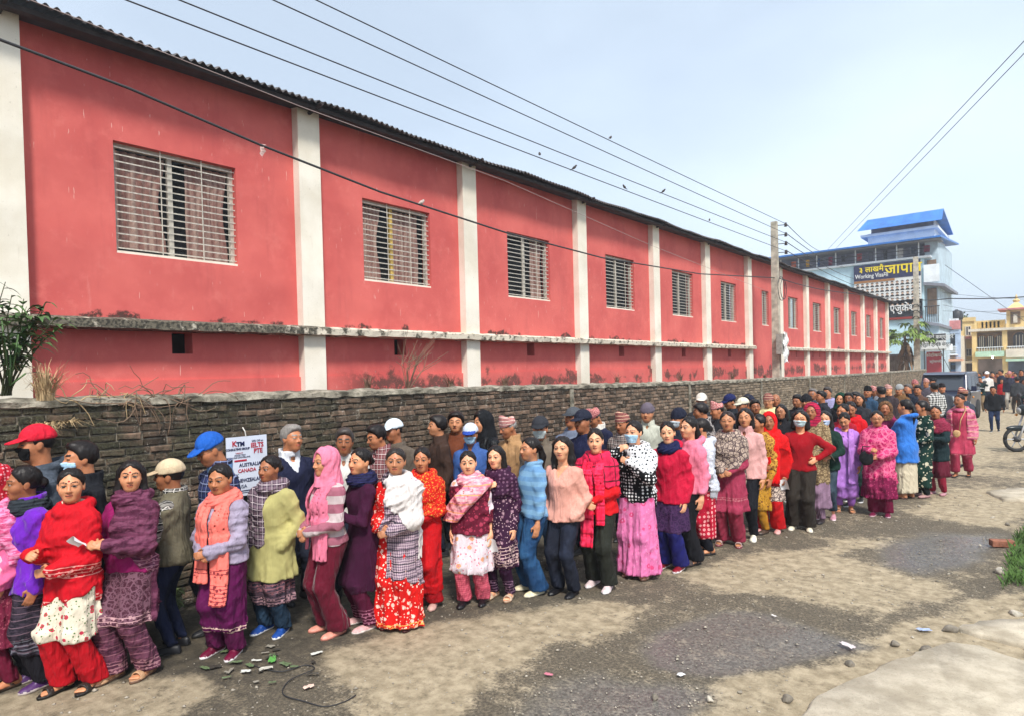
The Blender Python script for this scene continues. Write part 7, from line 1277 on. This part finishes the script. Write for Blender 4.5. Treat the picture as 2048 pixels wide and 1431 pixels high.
tag(obj('grass', mesh_np('grass', V, F, simple('grass_green', (.09, .17, .04), .7, .4, 6, 0), smooth=False)), 'patch of short green grass at the road edge', 'grass', kind='stuff')
# papaya tree beyond the wall
tb = onY(1812, 742, 52); tb.z = 0; tr = tag(empty('papaya_tree', tb), 'papaya tree with drooping dead leaves round its trunk', 'tree'); zt_ = onY(1812, 672, 52).z; m = MB(tb); m.tube([tb, tb+Vector((.1, 0, 1.8)), tb+Vector((-.05, 0, zt_))], .14, 8, .08); m.build('trunk', TWIG, tr, True); ml = MB(tb); md = MB(tb); rr = random.Random(9); c0 = tb+Vector((-.05, 0, zt_))
for k in range(34):
    a = rr.uniform(0, 6.28); el = rr.uniform(-.25, .8); L_ = rr.uniform(.7, 1.5); d = Vector((math.cos(a)*math.cos(el), math.sin(a)*math.cos(el), math.sin(el))); e = c0+d*L_-Vector((0, 0, .12*L_)); ml.tube([c0, c0.lerp(e, .5)+Vector((0, 0, .08)), e], .015, 4)
    for j in range(7): b = a+(j-3)*.42; V, F = leafshape(e, (math.cos(b), math.sin(b), rr.uniform(-.35, .2)), (0, 0, 1), rr.uniform(.4, .7), .24, .45, 3); ml.add(V, F)
ml.build('crown', simple('papaya_leaf', (.16, .24, .045), .55, .45, 2.5, .1), tr, True)
for k in range(46):
    a = rr.uniform(0, 6.28); z = rr.uniform(.9, zt_-.25); p = tb+Vector((.1*math.cos(a), .1*math.sin(a), z)); V, F = leafshape(p, (math.cos(a)*.5, math.sin(a)*.5, -.9), (math.cos(a), math.sin(a), .2), rr.uniform(.6, 1.2), .22, .3, 3); md.add(V, F)
md.build('dead_leaves', simple('dead_leaf', (.20, .12, .065), .9, .35, 5, .15), tr, True)
# trees far behind the houses and beyond the wall so that the street does not end in nothing
def tree(base, h_, rad, label, seed):
    r_ = tag(empty('broadleaf_tree', base), label, 'tree', 'trees behind the houses'); rr = random.Random(seed); base = Vector(base); m = MB(base); m.tube([base, base+Vector((.2, 0, h_*.3)), base+Vector((0, .2, h_*.7))], .28, 7, .1)
    for k in range(6): a = rr.uniform(0, 6.28); m.tube([base+Vector((0, 0, h_*.4)), base+Vector((rad*.6*math.cos(a), rad*.6*math.sin(a), h_*rr.uniform(.6, .85)))], .1, 5, .03)
    m.build('trunk', TWIG, r_, True); V = []; F = []; cl = [(Vector((rad*rr.uniform(-.7, .7), rad*rr.uniform(-.7, .7), h_*rr.uniform(.5, .92))), rad*rr.uniform(.3, .5)) for _ in range(16)]
    for c_, r0 in cl:
        for k in range(170):
            d = Vector((rr.gauss(0, 1), rr.gauss(0, 1), rr.gauss(0, 1))).normalized(); p = c_+d*r0*rr.uniform(.5, 1.05); u = Vector((rr.uniform(-1, 1), rr.uniform(-1, 1), rr.uniform(-1, 1))).normalized(); s = u.cross(d).normalized()*.13; q = u*.2; b = len(V); V += [p-q, p+s, p+q, p-s]; F.append((b, b+1, b+2, b+3))
    obj('crown', mesh_np('crown', V, F, LEAF2, smooth=False), r_)
tree((onY(1900, 700, 105).x, 105, 0), 8.5, 3.2, 'tall tree showing over the narrow shop house', 1); tree((onY(2250, 700, 98).x, 98, 0), 9, 3.5, 'broad tree behind the arcade end', 2)
# ================================================================== SMALL THINGS ON THE GROUND
# gravel: too many to count
rr = np.random.RandomState(8); N = 16000; gx_, gy_ = rr.uniform(-5.2, .6, N), rr.uniform(1.2, 13, N)**1.0; keep = fbm(gx_*1.2+7, gy_*1.2) + .35*rr.rand(N) > .60; gx_, gy_ = gx_[keep], gy_[keep]
base = np.array([(1, 0, 0), (-1, 0, 0), (0, 1, 0), (0, -1, 0), (0, 0, .8), (0, 0, -.6)], float); fc = np.array([(0, 2, 4), (2, 1, 4), (1, 3, 4), (3, 0, 4), (2, 0, 5), (1, 2, 5), (3, 1, 5), (0, 3, 5)]); sz = rr.lognormal(-5.35, .55, len(gx_))
ang = rr.uniform(0, 6.28, len(gx_)); pv = base[None]*sz[:, None, None]*rr.uniform(.6, 1.4, (len(gx_), 6, 1)); ca, sa = np.cos(ang)[:, None], np.sin(ang)[:, None]; X_ = pv[:, :, 0]*ca-pv[:, :, 1]*sa+gx_[:, None]; Y_ = pv[:, :, 0]*sa+pv[:, :, 1]*ca+gy_[:, None]; Z_ = pv[:, :, 2]*.7+sz[:, None]*.25
zg = (fbm(gx_*3+3, gy_*3+7)-.47)*.022; Z_ = Z_+zg[:, None]
tag(obj('gravel', mesh_np('gravel', np.stack([X_, Y_, Z_], 2).reshape(-1, 3), (fc[None]+6*np.arange(len(gx_))[:, None, None]).reshape(-1, 3), simple('gravel_stone', (.33, .29, .23), .9, .5, 14, .2), smooth=False)), 'loose gravel and grit strewn over the road', 'gravel', kind='stuff')
def stone(loc, s, mat, label, cat, nm, group=None, seed=0, flat_=.6):
    g = Grid((-1.3, -1.3, -.9), (1.3, 1.3, .9), .16); rs = np.random.RandomState(seed); F = ell(g, (0, 0, 0), (1, .75, flat_), None); ph = rs.uniform(0, 6, 6); F = F+.10*np.sin(3*g.x+ph[0]+2*g.z)+.08*np.sin(4*g.y+ph[1])+.06*np.sin(5*g.z+3*g.x+ph[2])
    for k in range(4): n_ = rs.normal(size=3); n_ /= np.linalg.norm(n_); F = np.maximum(F, g.x*n_[0]+g.y*n_[1]+g.z*n_[2]-.62)
    P, Q = snet(F.astype(f4), g); o = tag(obj(nm, mesh_np(nm, P*s, Q, mat, smooth=False), None, Vector(loc)+Vector((0, 0, s*flat_*.45))), label, cat, group); o.rotation_euler.z = rs.uniform(0, 6); return o
STN = simple('stone_pale', (.40, .36, .29), .9, .3, 18, .4); ASH = simple('stone_dark', (.19, .165, .13), .9, .3, 18, .4)
bk = onZ(2004, 1092); m = MB(); m.box((-.115, -.055, 0), (.115, .055, .075)); o = bevel(m.build('loose_brick', simple('loose_brick_red', (.25, .10, .06), .9, .35, 18, .5), None, False, bk+Vector((0, 0, .004))), .008, 2); o.rotation_euler.z = R(25); tag(o, 'single reddish brick lying at the road edge', 'brick')
stone(onZ(2000, 1145), .07, STN, 'pale flat stone beside the grass patch', 'stone', 'stone', None, 1); stone(onZ(2030, 1228), .06, STN, 'small whitish stone near the cracked slab', 'stone', 'stone', None, 2, .4); stone(onZ(1575, 1402), .045, ASH, 'rounded brownish stone in the loose dirt by the slab', 'stone', 'stone', None, 3); stone(onZ(1850, 1302), .05, ASH, 'dark lump of broken tar at the slab corner', 'stone', 'stone', None, 4); stone(onZ(1905, 1262), .055, ASH, 'clod of dark earth between the two slabs', 'clod', 'clod', None, 5)
for k, (px, py) in enumerate(((2030, 1110), (1985, 1035), (2015, 1050), (1960, 1090), (1665, 1385), (1740, 1370), (1480, 1385), (1420, 1400), (1790, 1290), (1825, 1275), (1310, 1395), (1880, 1300), (2040, 965), (2035, 945), (1700, 1330), (1640, 1395))): stone(onZ(px, py),   .018+.012*(k % 3), STN if k % 2 else ASH, 'small %s loose stone lying in the road dirt' % ('pale' if k % 2 else 'brown'), 'stone', 'stone', '%s loose stones' % ('pale' if k % 2 else 'brown'), 10+k)
def litter(px, py, w, h_, hx, label, cat, seed, group=None):
    rr = random.Random(seed); V = []; 
    for i in range(6):
        for j in range(5): V.append((w*(i/5-.5)+rr.uniform(-.1, .1)*w, h_*(j/4-.5)+rr.uniform(-.1, .1)*h_, .012+rr.uniform(0, .03)*(w+h_)*2))
    o = tag(obj(cat.replace(' ', '_'), mesh_np('litter', V, [(i*5+j, i*5+j+1, i*5+j+6, i*5+j+5) for i in range(5) for j in range(4)], flat('litter'+hx, hx, .5), smooth=False), None, onZ(px, py)+Vector((0, 0, .006))), label, cat, group); o.rotation_euler.z = rr.uniform(0, 6); return o
litter(1695, 1294, .12, .05, 'd0c4c4', 'crushed pink and white packet on the wet tarmac', 'wrapper', 1); litter(1362, 1353, .05, .04, 'e0e0e0', 'small white paper scrap on the dark tarmac', 'paper scrap', 2); litter(1848, 1263, .10, .05, '9aa8c8', 'bluish plastic wrapper by the slabs', 'wrapper', 3); litter(1548, 1234, .05, .02, 'd0ccc8', 'thin white strip on the wet patch', 'paper scrap', 4); litter(1098, 1352, .06, .03, 'c07080', 'tiny pink wrapper on the pale dirt', 'wrapper', 5); litter(618, 1377, .07, .04, 'd8b8a8', 'pale peach wrapper on the dark ground', 'wrapper', 6)
for k in range(26): litter(random.uniform(400, 640), random.uniform(1290, 1370), random.uniform(.03, .10), random.uniform(.015, .05), random.choice(('b8b4a8', '8a8478', 'c8c8c0', '5a6a4a', '3a3630')), 'shred of plastic litter in the damp dirt before the queue', 'litter', 40+k, 'shreds of litter before the queue')
litter(545, 1322, .11, .05, '5a9a4a', 'green plastic wrapper among the litter shreds', 'wrapper', 90)
pts = [onZ(*q)+Vector((0, 0, .012)) for q in ((505, 1332), (560, 1345), (610, 1332), (628, 1340), (580, 1362), (566, 1390), (610, 1405), (650, 1415), (690, 1405), (715, 1390))]
m = MB(pts[0]); 
cr = []
for a, b, c_, d in zip([pts[0]]+pts[:-2], pts[:-1], pts[1:], pts[2:]+[pts[-1]]):
    for t in np.linspace(0, 1, 6)[:-1]: cr.append(.5*((2*b)+(c_-a)*t+(2*a-5*b+4*c_-d)*t*t+(3*b-a-3*c_+d)*t**3))
m.tube(cr, .004, 5); tag(m.build('loose_cable', WIRE, None, True, pts[0]), 'thin black cable lying in loops on the ground', 'cable')
# ================================================================== AIR
hz = bpy.data.materials.new('thin_haze'); hz.use_nodes = True; hz.node_tree.nodes.clear(); _o = hz.node_tree.nodes.new('ShaderNodeOutputMaterial'); _v = hz.node_tree.nodes.new('ShaderNodeVolumePrincipled'); _v.inputs['Color'].default_value = (.86, .90, .95, 1); _v.inputs['Density'].default_value = .0018; _v.inputs['Anisotropy'].default_value = .2; hz.node_tree.links.new(_v.outputs[0], _o.inputs['Volume'])
_m = MB(); _gx = max(abs(gx[0]), abs(gx[-1]), abs(gy[0]), abs(gy[-1]))+20; _m.box((-_gx, -_gx, -1.2), (_gx, _gx, 17)); tag(_m.build('haze', hz), 'thin pale haze hanging over the street', 'haze', kind='stuff')
